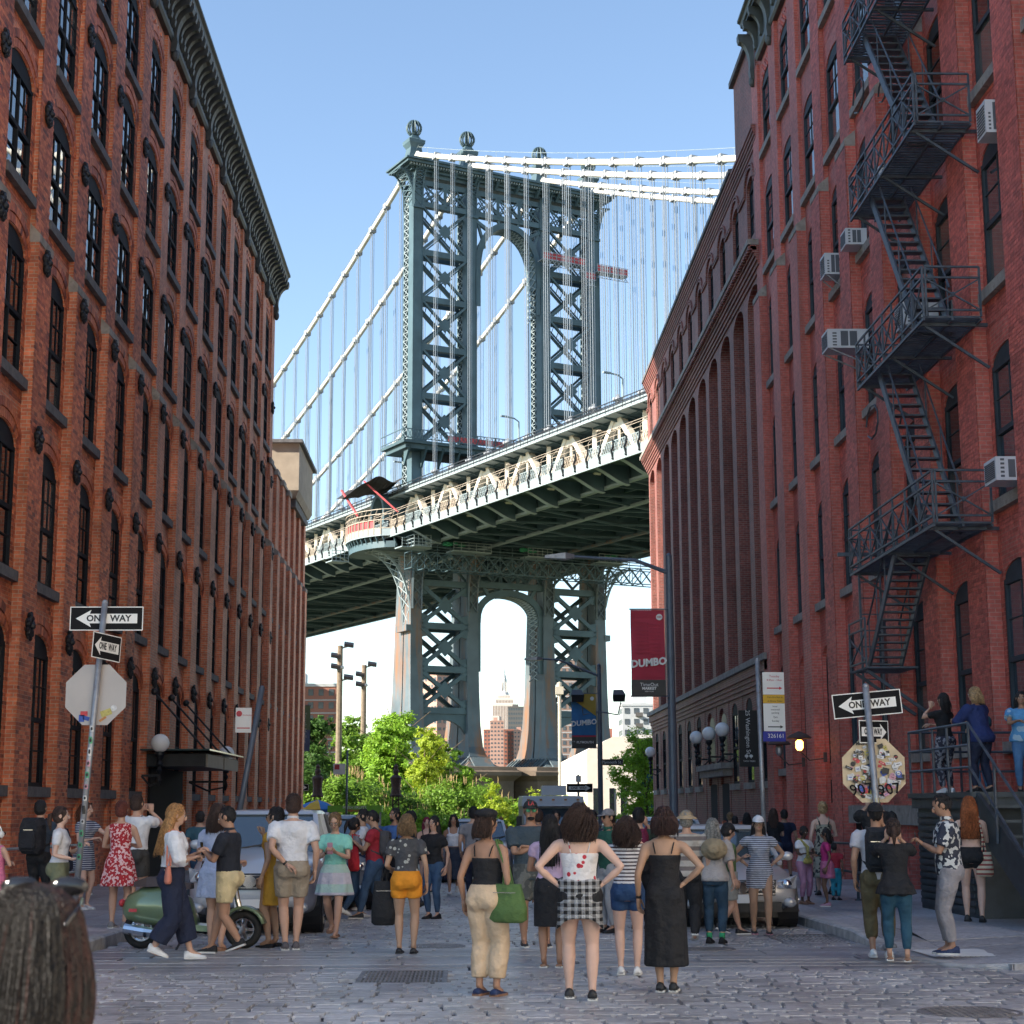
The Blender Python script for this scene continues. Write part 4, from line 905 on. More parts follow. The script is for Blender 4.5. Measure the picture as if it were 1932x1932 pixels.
while s < 188:
    m = MB(); bbox(m, 0, s-.15, 38.6, 31.5, s+.15, 40.3); m.build('floor_beam', TEAL_D, BR)
    # cantilever bracket with curved belly
    for side in (0, 1):
        N = 8; P = []
        for i in range(N+1):
            f = i/N; P.append((f*5.3, 37.75+1.75*(3*f*f-2*f**3)))
        top = [(5.3,40.0),(0,40.0)]
        poly = [(a, z) for a, z in P]+top
        g = (lambda a: -a-.1) if side == 0 else (lambda a: 31.6+a)
        m = MB(); m.loft([[B(g(a), s-.12, z) for a, z in poly],[B(g(a), s+.12, z) for a, z in poly]]); 
        m.build('cantilever_bracket', TEAL if side == 0 else TEAL_D, BR); m = MB()
        for (a,z0),(b,z1) in zip(P, P[1:]): m.loft([[B(g(a),s-.35,z0-.05),B(g(a),s+.35,z0-.05),B(g(a),s+.35,z0+.03),B(g(a),s-.35,z0+.03)],[B(g(b),s-.35,z1-.05),B(g(b),s+.35,z1-.05),B(g(b),s+.35,z1+.03),B(g(b),s-.35,z1+.03)]])
        m.build('bracket_flange', GIRD if side == 0 else TEAL, BR)  # paler colour paints the light on the near flanges
    if k % 2 == 0:
        m = MB(); bbar(m, (0,s,38.4), (31.5,s+10.7,38.4), .3, .25); bbar(m, (31.5,s,38.45), (0,s+10.7,38.45), .3, .25); m.build('wind_brace', TEAL, BR)
    m = MB()
    if k % 2 == 0:
        for t in (-1.3,):
            bbar(m, (t,s-.5,45.5), (t,s-5.1,39.9), .9, .6); bbar(m, (t,s+.5,45.5), (t,s+5.1,39.9), .9, .6)
            m.prism([B(t-.3,s-1.3,45.6),B(t-.3,s+1.3,45.6),B(t-.3,s+.9,44.3),B(t-.3,s-.9,44.3)], T*.5); bbar(m, (t,s,45), (t,s,40), .28, .3)
            for j in range(8): f = j/8; bbar(m, (t+.1,s+.6+4.4*f,45.2-5.3*f), (t+1.3,s+.6+4.4*(f+.06),45.0-5.3*f), .12)
            bbar(m, (t+1.3,s+.3,45.3), (t+1.3,s+5.2,39.9), .2)
        m.build('truss_frame', ACREAM, BR)
    else:
        bbar(m, (-1.3,s,45.5), (-1.3,s,39.9), .5, .5); bbar(m, (-1.3,s,44), (1.5,s+.8,45.4), .2); m.build('truss_post', ACREAM, BR)
    # outriggers carrying the upper walkway
    m = MB(); bbar(m, (-3.3,s,45.45), (1,s,44.7), .18, .3); bbar(m, (-3.3,s+2.7,45.45), (1,s+2.7,44.7), .12, .2); m.build('outrigger', TEAL_D, BR)
    # ornate balustrade bay
    m = MB(); t = -5.6
    for ds in (0, 2.675):
        bbar(m, (t,s+ds,39.3), (t-.25,s+ds,40.2), .16, .2); bbar(m, (t-.25,s+ds,40.2), (t+.02,s+ds,40.8), .14, .18); bbar(m, (t+.02,s+ds,40.8), (t-.05,s+ds,41.5), .14, .18)
        m.ball(B(t-.1,s+ds,39.35), .16, 5, 4); m.build('rail_post', IRON, BR); m = MB()
    m = MB(); t = -5.5
    for z in (40.15, 41.35): bbar(m, (t,s,z), (t,s+5.35,z), .09)
    for i in range(11):
        a = s+.25+i*.46; bbar(m, (t,a,40.2), (t,a+.46,41.3), .06); bbar(m, (t,a,41.3), (t,a+.46,40.2), .06); m.ball(B(t,a+.23,40.75), (.13,.13,.16), 5, 3)
    m.build('ornate_panel', CREAM if k % 3 == 0 else GIRD, BR)
    # curved mesh fence leaning in above the footway
    m = MB()
    for z, t in ((41.9,-5.5),(42.6,-5.2),(43.1,-4.7)): bbar(m, (t,s,z), (t,s+5.35,z), .045)
    for ds in (0,2.675): bbar(m, (-5.5,s+ds,41.3), (-5.5,s+ds,42.1), .05); bbar(m, (-5.5,s+ds,42.1), (-4.7,s+ds,43.1), .05)
    m.build('fence_rail', CREAM, BR); k += 1; s += 5.35
m = MB(); t = -.5; bbox(m, t-.05, S0, 40.1, t, S1, 42.9); m.build('mesh_screen', mat('mesh_beige', (.10,.08,.065), .9, var=.3, scale=2), BR)
m = MB()
for z in (45.95,46.3,46.85): bbar(m, (-3.4,S0,z), (-3.4,S1,z), .10)
for z in (46.3,46.9,47.3): bbar(m, (-1.6,S0,z), (-1.6,S1,z), .11)
s = S0
while s < S1: bbar(m, (-3.4,s,45.6), (-3.4,s,46.9), .07); bbar(m, (-1.6,s,45.6), (-1.6,s,47.3), .07); s += 1.8
m.build('upper_railing', IRON, BR); m = MB(); bbox(m, -3.6, S0, 45.4, -1.5, S1, 45.6); bbox(m, -3.0, S0, 45.6, -2.95, S1, 46.4); m.build('walkway', GIRD, BR)
m = MB(); bbox(m, -1.4, S0, 43.7, 1, S1, 45.2) if False else bbox(m, .6, S0, 42.9, .9, S1, 45.3); m.build('top_chord', TEAL_D, BR)
for t in (9.2,22,31.3):
    m = MB(); bbox(m, t-.2, S0, 43.8, t+.2, S1, 45.9); s = S0
    while s < S1-6: bbar(m, (t,s,40.5), (t,s+5.35,44), .3); bbar(m, (t,s+5.35,44), (t,s+10.7,40.5), .3); s += 10.7
    m.build('inner_truss', TEAL_D, BR)
# bulging balcony round the tower, with kiosk arch
m = MB(); rings = []
N = 14
bal = [(-5.5-3.0*sin(pi*i/N)**.6, -4+14*i/N) for i in range(N+1)]
for (t,s),(u,w) in zip(bal, bal[1:]):
    m.loft([[B(t,s,39.2),B(t+.2,s,39.2),B(t+.2,s,40.3),B(t,s,40.3)],[B(u,w,39.2),B(u+.2,w,39.2),B(u+.2,w,40.3),B(u,w,40.3)]]); m.quad(B(t,s,39.9),B(u,w,39.9),B(-5,w,39.9),B(-5,s,39.9))
m.build('balcony_edge', GIRD, BR); m = MB()
for (t,s),(u,w) in zip(bal, bal[1:]):
    for z in (40.3,41.5,42.3,43.0): m.bar(B(t,s,z), B(u,w,z), .09)
    m.bar(B(t,s,39.4), B(t,s,41.5), .16); m.bar(B(t,s,41.5), B(t+.5,s,43), .08)
m.build('balcony_railing', CREAM, BR); m = MB()
for (t,s),(u,w) in list(zip(bal, bal[1:]))[2:10]: m.quad(B(t+.12,s,40.3),B(u+.12,w,40.3),B(u+.12,w,41.5),B(t+.12,s,41.5))
m.build('red_netting', REDN, BR); m = MB()
for (t,s),(u,w) in zip(bal, bal[1:]):
    m.loft([[B(t+.6,s,37.6),B(t+.8,s,37.6),B(t+.8,s,38.5),B(t+.6,s,38.5)],[B(u+.6,w,37.6),B(u+.8,w,37.6),B(u+.8,w,38.5),B(u+.6,w,38.5)]]); m.bar(B(t+.3,s,39.2), B(t+.9,s,37.8), .2); m.quad(B(t+.7,s,37.7),B(u+.7,w,37.7),B(0,w,37.7),B(0,s,37.7))
m.build('balcony_bracing', TEAL, BR)
m = MB(); q = []                                            # small domed arch kiosk
for i in range(11): a = pi*i/10; q.append((-1.9*cos(a), 43.2+2.6*sin(a)))
for (a,z0),(b,z1) in zip(q, q[1:]): m.loft([[B(-4.6,3+a,z0),B(-1,3+a,z0),B(-1,3+a*1.25,z0+.6 if abs(a)<1.8 else z0),B(-4.6,3+a*1.25,z0+.6 if abs(a)<1.8 else z0)],[B(-4.6,3+b,z1),B(-1,3+b,z1),B(-1,3+b*1.25,z1+.6 if abs(b)<1.8 else z1),B(-4.6,3+b*1.25,z1+.6 if abs(b)<1.8 else z1)]])
for e in (-2.1,2.1): bbox(m, -4.6, 3+e-.35, 40, -3.6, 3+e+.35, 43.2)
m.build('kiosk_arch', TEAL, BR)
# travelling scaffold slung beneath the deck
m = MB(); t = -4
while t < 35:
    z0, z1 = 34.3, 36.6
    for s in (-7.5,-5.2):
        bbar(m, (t,s,z0), (t+2,s,z1), .12); bbar(m, (t+2,s,z1), (t+4,s,z0), .12); bbar(m, (t,s,z0), (t,s,z1), .1)
    bbar(m, (t,-7.5,z0), (t,-5.2,z0), .1); bbar(m, (t,-7.5,z1), (t,-5.2,z1), .1); bbar(m, (t,-7.5,z1), (t,-7.5,38.2), .08); t += 2
for s in (-7.5,-5.2):
    for z in (34.3,36.6,37.4): bbar(m, (-4,s,z), (38,s,z), .14)
m.build('scaffold_truss', TEAL, BR); m = MB()
for (t,w) in ((-6,4.5),(2,6),(14,4),(26,5)): 
    bbox(m, t, -8.6, 36.9, t+w, -6.2, 37.05)
    for z in (37.4,37.8,38.2): bbar(m, (t,-8.6,z), (t+w,-8.6,z), .07)
    for i in range(6): bbar(m, (t+w*i/5,-8.6,37), (t+w*i/5,-8.6,38.2), .07)
for (t,s) in ((-4.6,-9.5),(-9,9)):
    bbox(m, t, s, 37.0, t+2.6, s+2.4, 37.15)
    for z in (37.6,38.1,38.6): bbar(m, (t,s,z), (t+2.6,s,z), .08); bbar(m, (t,s,z), (t,s+2.4,z), .08)
    for a in (0,.65,1.3,1.95,2.6): bbar(m, (t+a,s,37), (t+a,s,38.7), .08)
m.build('scaffold_platform', GIRD, BR)
m = MB(); GRN = mat('green_tarp', (.03,.22,.12), .7, var=.3)
for (t,w) in ((1,3.5),(13,3.2),(27,2.6)):
    for i in range(9): m.ball(B(t+w*random.random(),-7.9,37.9+random.uniform(-.25,.3)), (.5,.3,.22), 6, 4)
m.build('green_tarp', GRN, BR)
# red painters' platforms hung high on the tower
for (ta, tb, z, s_) in ((20.4,28.0,84.5,-1.2),(30.2,36.0,84.0,-1.2),(28.2,30.2,82.6,-.8)):
    m = MB(); bbox(m, ta, s_-1.3, z, tb, s_+.4, z+.1)
    t = ta
    while t < tb-.5: bbar(m, (t,s_-1.3,z-1.0), (t+.8,s_-1.3,z), .08); bbar(m, (t+.8,s_-1.3,z-1), (t,s_-1.3,z), .08); bbar(m, (t,s_-1.3,z), (t,s_-1.3,z+1.3), .08); t += .8
    for zz_ in (z-1.0,z+.6,z+1.2): bbar(m, (ta,s_-1.3,zz_), (tb,s_-1.3,zz_), .08)
    p = obj('painters_platform', m.mesh('painters_platform', ROPE2), BR); n_ = MB(); bbox(n_, ta+.1, s_-1.25, z+.15, tb-.1, s_-1.2, z+1.1); n_.build('red_netting', REDN, p)
for c, z in ((2,47.5),):
    pass
for s in (-48, -22, 12):                                     # upper roadway lamp poles
    m = MB(); m.tube([B(5,s,46),B(5,s,53),B(4.3,s,53.4),B(3.0,s,53.5)], .12, 6); bbox(m, 2.2, s-.2, 53.4, 3.2, s+.2, 53.6); m.build('roadway_lamp', GIRD, BR)
for s in (-56,-34.5,-18):
    m = MB(); m.tube([B(-1.7,s,41),B(-1.9,s,43.4),B(-2.6,s,43.9),B(-3.2,s,43.9)], .09, 6); m.ball(B(-3.5,s,43.9),(.4,.4,.15),6,4); m.build('footway_lamp', CREAM, BR)
# ---------------------------------------------------------------- far buildings
AB1 = mat('apartment_brick', (.30,.13,.095), .9, var=.1, scale=.1); AB2 = mat('apartment_pink_brick', (.40,.24,.19), .9, var=.1, scale=.1)
AB3 = mat('apartment_brown', (.22,.15,.125), .9, var=.1, scale=.1); AB4 = mat('tower_dark', (.10,.095,.09), .8, var=.1, scale=.05)
LIME = mat('limestone', (.55,.50,.45), .9, var=.08, scale=.02); CONC = mat('concrete_pale', (.42,.44,.45), .9, var=.08, scale=.2); WINF = mat('far_window', (.06,.075,.09), .2, var=.4, scale=.3)
WINW = mat('window_white', (.6,.6,.58), .6, var=.05)
def apartment(name, label, cat, cx, cy, w, d, h, wm, floors, cols, rz=0, base=-1, ww=.5, wh=.5, band=None, bulk=True, balc=None):
    t = thing(name, label, cat, (cx,cy,base), rz); m = MB(); m.box(-w/2,-d/2,0,w/2,d/2,h-base); m.build('wall', wm, t); fh = (h-base)/floors
    me = None
    for face, L, n in ((0, w, cols),(1, d, max(2, int(cols*d/w)))):
        p = L/n; m = MB(); a, b = p*ww/2, fh*wh/2
        if face == 0: m.box(-a,-.05*p,-b,a,.0,b)
        else: m.box(-.05*p,-a,-b,0,a,b)
        me = m.mesh('window', WINF); sides = ((0,-d/2),) if face == 0 else ((-w/2,0),(w/2,0))
        for sx, sy in sides:
            for i in range(n):
                if floors*n*3 > 420 and face == 1: continue
                for j in range(floors):
                    u = -L/2+p*(i+.5); loc = (u, sy, fh*(j+.55)) if face == 0 else (sx+(p*.05 if sx > 0 else 0), u, fh*(j+.55)); obj('window', me, t, loc=loc)
    if band:
        m = MB()
        for j in range(floors): m.box(-w/2-.06,-d/2-.08,fh*j-.25,w/2+.06,d/2,fh*j)
        m.build('floor_band', band, t)
    m = MB(); m.box(-w/2-.2,-d/2-.2,h-base,w/2+.2,d/2+.2,h-base+.8)
    if bulk: m.box(-w*.25,-d*.2,h-base+.8,w*.05,d*.2,h-base+3.6)
    m.build('roof', band or wm, t)
    if balc:
        for bx_ in balc:
            for j in range(1, floors): m = MB(); m.box(bx_-1.1,-d/2-1.2,fh*j+.1,bx_+1.1,-d/2,fh*j+.25); m.box(bx_-1.1,-d/2-1.2,fh*j+.25,bx_+1.1,-d/2-1.12,fh*j+1.2); m.build('balcony', AB4, t)
    return t
apartment('apartment_block', 'red brick apartment block with pale top floor behind the trees on the left', 'apartment block', -42, 425, 18, 12, 31.5, AB1, 10, 7, band=CONC)
apartment('apartment_tower', 'tall pinkish brick apartment tower seen through the left leg of the bridge tower', 'apartment block', -10.5, 705, 13, 14, 56, AB2, 19, 5, rz=.5, ww=.6, wh=.4)
apartment('apartment_tower', 'tall brown brick apartment tower seen through the right leg of the bridge tower', 'apartment block', 45.5, 700, 13, 14, 62, AB3, 21, 5, band=CONC)
apartment('apartment_tower', 'broad red brown apartment slab standing under the pointed skyscraper', 'apartment block', 28, 1500, 27, 18, 69, AB1, 20, 9, ww=.5, wh=.4)
apartment('apartment_tower', 'higher middle wing of the red brown housing group under the skyscraper', 'apartment block', 26, 1480, 12, 10, 76, AB2, 22, 4, ww=.5, wh=.4)
apartment('apartment_tower', 'pale orange brick slab to the right of the red brown housing group', 'apartment block', 47, 1490, 12, 18, 68, AB2, 19, 4, ww=.5, wh=.4)
apartment('office_tower', 'dark gridded tower just right of the pointed skyscraper', 'office tower', 57, 1900, 22, 20, 113, AB4, 22, 8, ww=.7, wh=.5)
apartment('apartment_block', 'low orange brick building right of the bridge tower', 'apartment block', 41, 480, 12, 10, 20, AB1, 6, 4)
apartment('apartment_block', 'pale grey apartment tower with balconies above the white modern building', 'apartment block', 53, 500, 14, 12, 31, CONC, 10, 5, balc=(-2,3.5))
t = thing('skyscraper', 'pale stepped limestone skyscraper with needle spire seen through the bridge arch', 'skyscraper', (110,5000,-1)); 
def tier(w, d, z0, z1, nm='tier'):
    m = MB(); m.box(-w/2,-d/2,z0,w/2,d/2,z1)
    o = m.build(nm, LIME, t); n = max(3, int(w/4.5)); f = MB()
    for i in range(n): x = -w/2+w*(i+.5)/n; f.box(x-w/n*.22,-d/2-.3,z0+4,x+w/n*.22,-d/2,z1-5)
    f.build('window_strip', AB3, t)
tier(92,60,0,90); tier(70,50,90,305); tier(54,42,305,322); tier(38,34,322,333)
for s_ in (-1,1): m = MB(); m.box(s_*27-12,-27,110,s_*27+12,27,270); m.build('tier', LIME, t)
m = MB(); m.lathe((0,0,333), [(15,0),(13,8),(9,14),(8,48),(6,52),(5,60),(2.6,62),(2,78),(.9,80),(.6,112)], 10); m.build('spire', CONC, t)
for k in range(4): m = MB(); a = pi/2*k+pi/4; m.bar((11*cos(a),11*sin(a),335),(8*cos(a),8*sin(a),372),3,5); m.build('buttress', LIME, t)
m = MB(); m.bar((81,3000,0),(81,3000,105),.9); m.build('radio_mast', GALV, label='thin radio mast on the skyline left of the red brown housing group', cat='mast')
# white modern building at the park edge
t = thing('modern_building', 'white walled modern building with tall turquoise glass front behind the street tree', 'building'); CR = mat('white_render', (.72,.66,.58), .8, var=.05)
m = MB(); m.loft([[(7.0,98,-.8),(9.9,98,-.8),(9.9,98,5.6),(8.6,98,5.6),(7.0,98,4.8)],[(7.0,125,-.8),(9.9,125,-.8),(9.9,125,5.6),(8.6,125,5.6),(7.0,125,4.8)]]); m.build('wall', CR, t)
m = MB(); m.box(9.9,98.6,-.8,19,124,5.4); m.build('wall', mat('interior_teal', (.25,.42,.42), .7, var=.3, scale=.5), t)
TG = glassmat('turquoise_glass', (.05,.16,.17), .03, .3)
for i in range(5):
    for j in range(2): m = MB(); m.box(9.98+i*1.8, 98.5, -.7+j*3.1, 11.66+i*1.8, 98.55, 2.3+j*3.1); m.build('pane', TG, t)
m = MB()
for i in range(6): m.box(9.88+i*1.8, 98.3, -.8, 9.98+i*1.8, 98.6, 5.6)
for z in (-.8,2.32,5.4): m.box(9.9,98.28,z,19,98.58,z+.12)
m.build('mullions', WHITE, t); m = MB(); m.box(9.7,98,5.5,19.2,125,5.7); m.build('roof', WHITE, t)
for x0 in (7.35,8.3,8.95): m = MB(); m.box(x0,97.95,-.6,x0+.28,98.01,2.6); m.build('window', GLASS, t)
# ---------------------------------------------------------------- plants
def leafmat(name, c, var=.35):
    m = islandmat(name, [(0,tuple(v*(1-var) for v in c)),(.5,c),(1,tuple(min(v*(1+var),1) for v in c))], rough=.55, bump=0, spec=.3)
    nt = m.node_tree; b = nt.nodes['Principled BSDF']; N = nt.nodes.new; Lk = nt.links.new
    tr = N('ShaderNodeBsdfTranslucent'); ms = N('ShaderNodeMixShader'); ms.inputs[0].default_value = .38
    src = b.inputs['Base Color'].links[0].from_socket; hs = N('ShaderNodeHueSaturation'); hs.inputs['Value'].default_value = 1.5; hs.inputs['Hue'].default_value = .485; Lk(src, hs.inputs['Color']); Lk(hs.outputs[0], tr.inputs[0])
    out = nt.nodes['Material Output']; Lk(b.outputs[0], ms.inputs[1]); Lk(tr.outputs[0], ms.inputs[2]); Lk(ms.outputs[0], out.inputs[0]); return m
LF1 = leafmat('leaf_mid', (.14,.26,.03)); LF2 = leafmat('leaf_dark', (.065,.14,.028)); LF3 = leafmat('leaf_yellow', (.32,.42,.04)); LF4 = leafmat('leaf_bright', (.20,.36,.035))
BARK = mat('bark', (.10,.075,.05), .95, var=.3, scale=6, bump=.6); SPIKE = mat('seed_spike', (.35,.26,.12), .9, var=.2)
def leaf(m, c, sz, n):
    a = Vector((random.gauss(0,1), random.gauss(0,1), random.gauss(0,1)))
    u = n.cross(a).normalized() if n.cross(a).length > .01 else Vector((1,0,0)); v = n.cross(u)
    u *= sz*random.uniform(.7,1.3); v *= sz*random.uniform(.35,.6)
    b = len(m.v); m.v += [tuple(c-u), tuple(c+v), tuple(c+u), tuple(c-v)]; m.f.append((b,b+1,b+2,b+3)); m.m.append(0)
def crown(lobes, count, sz, shape='out'):
    m = MB(); tot = sum(r[0]*r[1]*r[2] for _, r in lobes)**1.0
    for c, r in lobes:
        c = Vector(c); n = int(count*(r[0]*r[1]*r[2])/tot)
        # sub clumps give light and dark masses with gaps
        cl = []
        for _ in range(max(6, n//45)):
            d = Vector((random.gauss(0,1), random.gauss(0,1), random.gauss(0,1))).normalized(); k = random.uniform(.55,1.05); cl.append((c+Vector((d.x*r[0],d.y*r[1],d.z*r[2]))*k, d))
        for q, d in cl:
            rr = min(r)*random.uniform(.16,.34)
            for _ in range(45):
                e = Vector((random.gauss(0,1), random.gauss(0,1), random.gauss(0,.7)))*rr*.6
                nn = (d+Vector((random.gauss(0,.5),random.gauss(0,.5),random.gauss(.5,.5)))).normalized(); leaf(m, q+e, sz, nn)
    return m
def tree(name, label, cat, loc, h, r, lobes, count, sz, lm, trunk=.15, spikes=0, group=None):
    t = thing(name, label, cat, loc, group=group); m = MB()
    m.tube([(0,0,-.3),(.05,0,h*.3),(-.05,.05,h*.55),(0,0,h*.85)], [trunk,trunk*.8,trunk*.5,trunk*.2], 7)
    for k in range(7): a = k*2.4; z = h*(.25+.08*k); m.tube([(0,0,z),(r*.4*cos(a),r*.4*sin(a),z+h*.13),(r*.75*cos(a),r*.75*sin(a),z+h*.22)], [trunk*.45,trunk*.25,trunk*.1], 5)
    m.build('trunk', BARK, t)
    if lobes is None:
        lobes = []
        for k in range(11):
            a = random.uniform(0,2*pi); q = random.uniform(0,.65)*r; z = h*random.uniform(.42,.95); s = r*random.uniform(.3,.5)*(1.15-z/h*.5); lobes.append(((q*cos(a)*(1.3-z/h),q*sin(a)*(1.3-z/h),z-s*.4),(s,s,s*.8)))
    crown(lobes, count, sz).build('crown', lm, t)
    if spikes:
        m = MB()
        for _ in range(spikes):
            c, rr = random.choice(lobes); a = random.uniform(0,2*pi); q = random.uniform(0,.8); x, y = c[0]+rr[0]*q*cos(a), c[1]+rr[1]*q*sin(a); z = c[2]+rr[2]*sqrt(1-q*q)*1.0
            m.tube([(x,y,z-.1),(x+random.uniform(-.04,.04),y,z+.2),(x+random.uniform(-.06,.06),y,z+.4)], [.012,.022,.006], 4)
        m.build('seed_spikes', SPIKE, t, kind='stuff')
    return t
G = -.8
tree('park_tree', 'tall light green tree left of the bridge tower foot, highest in the park', 'tree', (-4.9,112,G), 9.9, 3.9, None, 24000, .13, LF4)
tree('park_tree', 'feathery pale green sapling on the right side of the tallest park tree', 'tree', (-2.7,106,G), 7.6, 2.6, None, 13000, .10, LF3, .09)
tree('park_tree', 'dark green tree beside the far left warehouse corner', 'tree', (-11.2,120,G), 9.6, 3.6, None, 17000, .14, LF2)
tree('park_tree', 'mid green tree behind the grey and green gallery banner', 'tree', (-9.6,132,G), 9.8, 3.8, None, 15000, .15, LF1)
tree('park_tree', 'rounded tree behind the first floodlight pole', 'tree', (-6.9,124,G), 8.0, 3.0, None, 13000, .14, LF2)
tree('street_tree', 'young bright street tree at the corner of the purple brick warehouse', 'tree', (9.4,88,G), 6.6, 1.9, [((0,0,5.4),(1.2,1.2,1.1)),((-.8,0,4.2),(1.2,1.2,1.0)),((.7,.3,4.0),(1.1,1,1)),((-.4,-.3,3.0),(1.2,1.1,.9)),((-.9,0,1.9),(1,.9,.8)),((.4,0,1.4),(1.1,.9,.9))], 12000, .09, LF4, .09)
for lb_, x_, y_, h_, r_, n_, lm_ in (('dense tree filling the gap behind the iron park posts',-7.6,116,7.6,3.2,16000,LF1),('bright tree right behind the tallest park tree',-2.2,122,8.2,3.0,14000,LF1),('low dark tree at the far left of the park',-12.6,110,7.4,3.2,14000,LF1),('small tree in front of the left foot of the bridge tower',-.2,112,5.2,2.4,10000,LF4)): tree('park_tree', lb_, 'tree', (x_,y_,G), h_, r_, None, n_, .14, lm_)
def bush(label, loc, lobes, count, sz, lm, spikes=0, group=None, name='shrub'):
    lobes = [((c[0]*1.2,c[1],c[2]*1.45),(r[0]*1.2,r[1],r[2]*1.45)) for c, r in lobes]; count = int(count*1.3)
    return tree(name, label, 'shrub', loc, max(c[2] for c, _ in lobes), max(r[0] for _, r in lobes), lobes, count, sz, lm, .05, spikes, group)
bush('big domed shrub with seed spikes in front of the stone pier', (-1.0,101,G), [((0,0,1.4),(2.4,1.8,1.3)),((-1.4,0,1.0),(1.6,1.4,1.1)),((1.4,.2,.9),(1.6,1.4,1.0)),((.2,-.8,.7),(2.2,1.2,.8))], 15000, .11, LF1, 60)
bush('dark broad leaved shrub at the foot of the tallest park tree', (-4.4,99,G), [((0,0,1.2),(1.8,1.4,1.2)),((-1.6,0,1.5),(1.6,1.3,1.3)),((1.3,-.3,.7),(1.4,1.2,.8))], 10000, .12, LF2, 20)
bush('spiky flowering shrub between the two iron park posts', (-6.6,97,G), [((0,0,1.7),(1.9,1.5,1.3)),((-1.4,.2,1.2),(1.4,1.3,1.2)),((1.2,0,1.0),(1.4,1.2,1.0))], 10000, .11, LF1, 55)
bush('shady shrub between the warehouse corner and the hot dog umbrellas', (-9.4,98,G), [((0,0,1.8),(1.7,1.5,1.7)),((1,0,.9),(1.3,1.2,.9))], 7000, .12, LF2)
bush('low leafy shrub in the middle of the street end', (-2.6,95,G), [((0,0,.7),(2.0,1.0,.8)),((2.2,.2,.6),(1.6,.9,.7)),((-2,.1,.8),(1.4,1,.8))], 8000, .10, LF4, 15)
bush('yellow green hedge behind the parked camper van', (3.9,100,G), [((x*.95,random.uniform(-.3,.3),1.0+.25*sin(x*2)),(.75,.8,1.15+.25*cos(x*3))) for x in range(-2,5)], 13000, .085, LF3, name='hedge')
bush('lower bright hedge at the right side of the street end', (2.4,95,G), [((0,0,.6),(1.3,.8,.75)),((1.6,0,.7),(1.3,.8,.8)),((3.3,0,.6),(1.2,.8,.7)),((-1.2,.1,.7),(.9,.8,.8))], 8000, .09, LF4, name='hedge')
m = MB()
for _ in range(26000):
    x = random.uniform(-26,30); y = random.uniform(136,215); z = G+random.uniform(0,1.8)*(0.6+.4*sin(x*.7)); leaf(m, Vector((x,y,z)), .32, Vector((random.gauss(0,.4),-.5,.8)).normalized())
m.build('undergrowth', LF1, kind='stuff')
bush('long leafy bank under the park trees', (-6.5,103,G), [((x*1.3,random.uniform(-.5,.5),1.3+.3*sin(x*1.7)),(1.3,1.1,1.1+.3*cos(x*2.3))) for x in range(-4,6)], 22000, .12, LF1, 25)
bush('leafy bank at the foot of the stone pier', (2.0,107,G), [((x*1.3,random.uniform(-.5,.5),1.0+.25*sin(x*1.9)),(1.2,1.0,.9+.2*cos(x*2.1))) for x in range(-3,5)], 15000, .11, LF4, 10)
m = MB(); m.box(-14,104,-.9,5.5,104.3,-.1); m.build('park_wall', PIER, label='low stone park wall behind the shrubs at the street end', cat='wall')
# ---------------------------------------------------------------- fire escape
ES = thing('fire_escape', 'grey blue iron fire escape zigzagging down the right warehouse', 'fire escape')
def slats(m, x0, x1, y0, y1, z, st=.125):
    y = y0
    while y < y1: m.box(x0, y, z-.02, x1, y+.038, z+.015); y += st
def railpanel(p, q, h=.92, n=3):
    m = MB(); p = Vector(p); q = Vector(q); U = Vector((0,0,1))
    for z in (.12,.72*h/.92,h): m.bar(p+U*z, q+U*z, .035)
    for i in range(n+1): a = p+(q-p)*i/n; m.bar(a, a+U*h, .035)
    for i in range(n): a = p+(q-p)*i/n; b = p+(q-p)*(i+1)/n; m.bar(a+U*.12, b+U*.7, .026); m.bar(b+U*.12, a+U*.7, .026); m.ball((a+b)/2+U*.41, .05, 6, 4)
    return m
Xo, Xi = 8.08, 9.1
for z in (6.38, 10.08, 13.75, 17.28, 20.95):
    ya, yb = 28.05, (34.4 if z < 7 else 33.1)
    m = MB(); slats(m, Xo, Xi, ya, yb, z)
    for x in (Xo, (Xo+Xi)/2, Xi): m.box(x-.02, ya, z-.07, x+.02, yb, z-.022)
    for y in (ya+.3,(ya+yb)/2,yb-.3): m.bar((Xo,y,z-.06),(9.3,y,z-.06),.05,.06); m.bar((Xo+.1,y,z-.09),(9.3,y,z-.85),.045)
    m.build('platform', ESC, ES)
    railpanel((Xo,ya,z),(Xo,yb,z),n=7).build('railing', ESC, ES); railpanel((Xo+.05,ya-.01,z),(Xi,ya-.01,z),n=1).build('railing', ESC, ES); railpanel((Xo+.05,yb+.01,z),(Xi,yb+.01,z),n=1).build('railing', ESC, ES)
def stair(z1, z0, y1, y0, xa, xb, nm='stair'):
    s = obj(nm, None, ES); m = MB(); n = 14
    for x in (xa, xb): m.bar((x,y1,z1),(x,y0,z0),.04,.17)
    for i in range(n+1): f = (i+.3)/(n+.5); y, z = y1+(y0-y1)*f, z1+(z0-z1)*f; m.box(xa+.02,y-.11,z-.015,xb-.02,y+.11,z+.015)
    s2 = m.build('flight', ESC, ES); bpy.data.objects.remove(s)
    m = MB()
    for x in (xa, xb):
        m.tube([(x,y1,z1+.85),(x,y0,z0+.85)], .02, 6)
        for f in (.05,.35,.65,.95): y, z = y1+(y0-y1)*f, z1+(z0-z1)*f; m.bar((x,y,z),(x,y,z+.85),.022)
    m.build('handrail', ESC, ES)
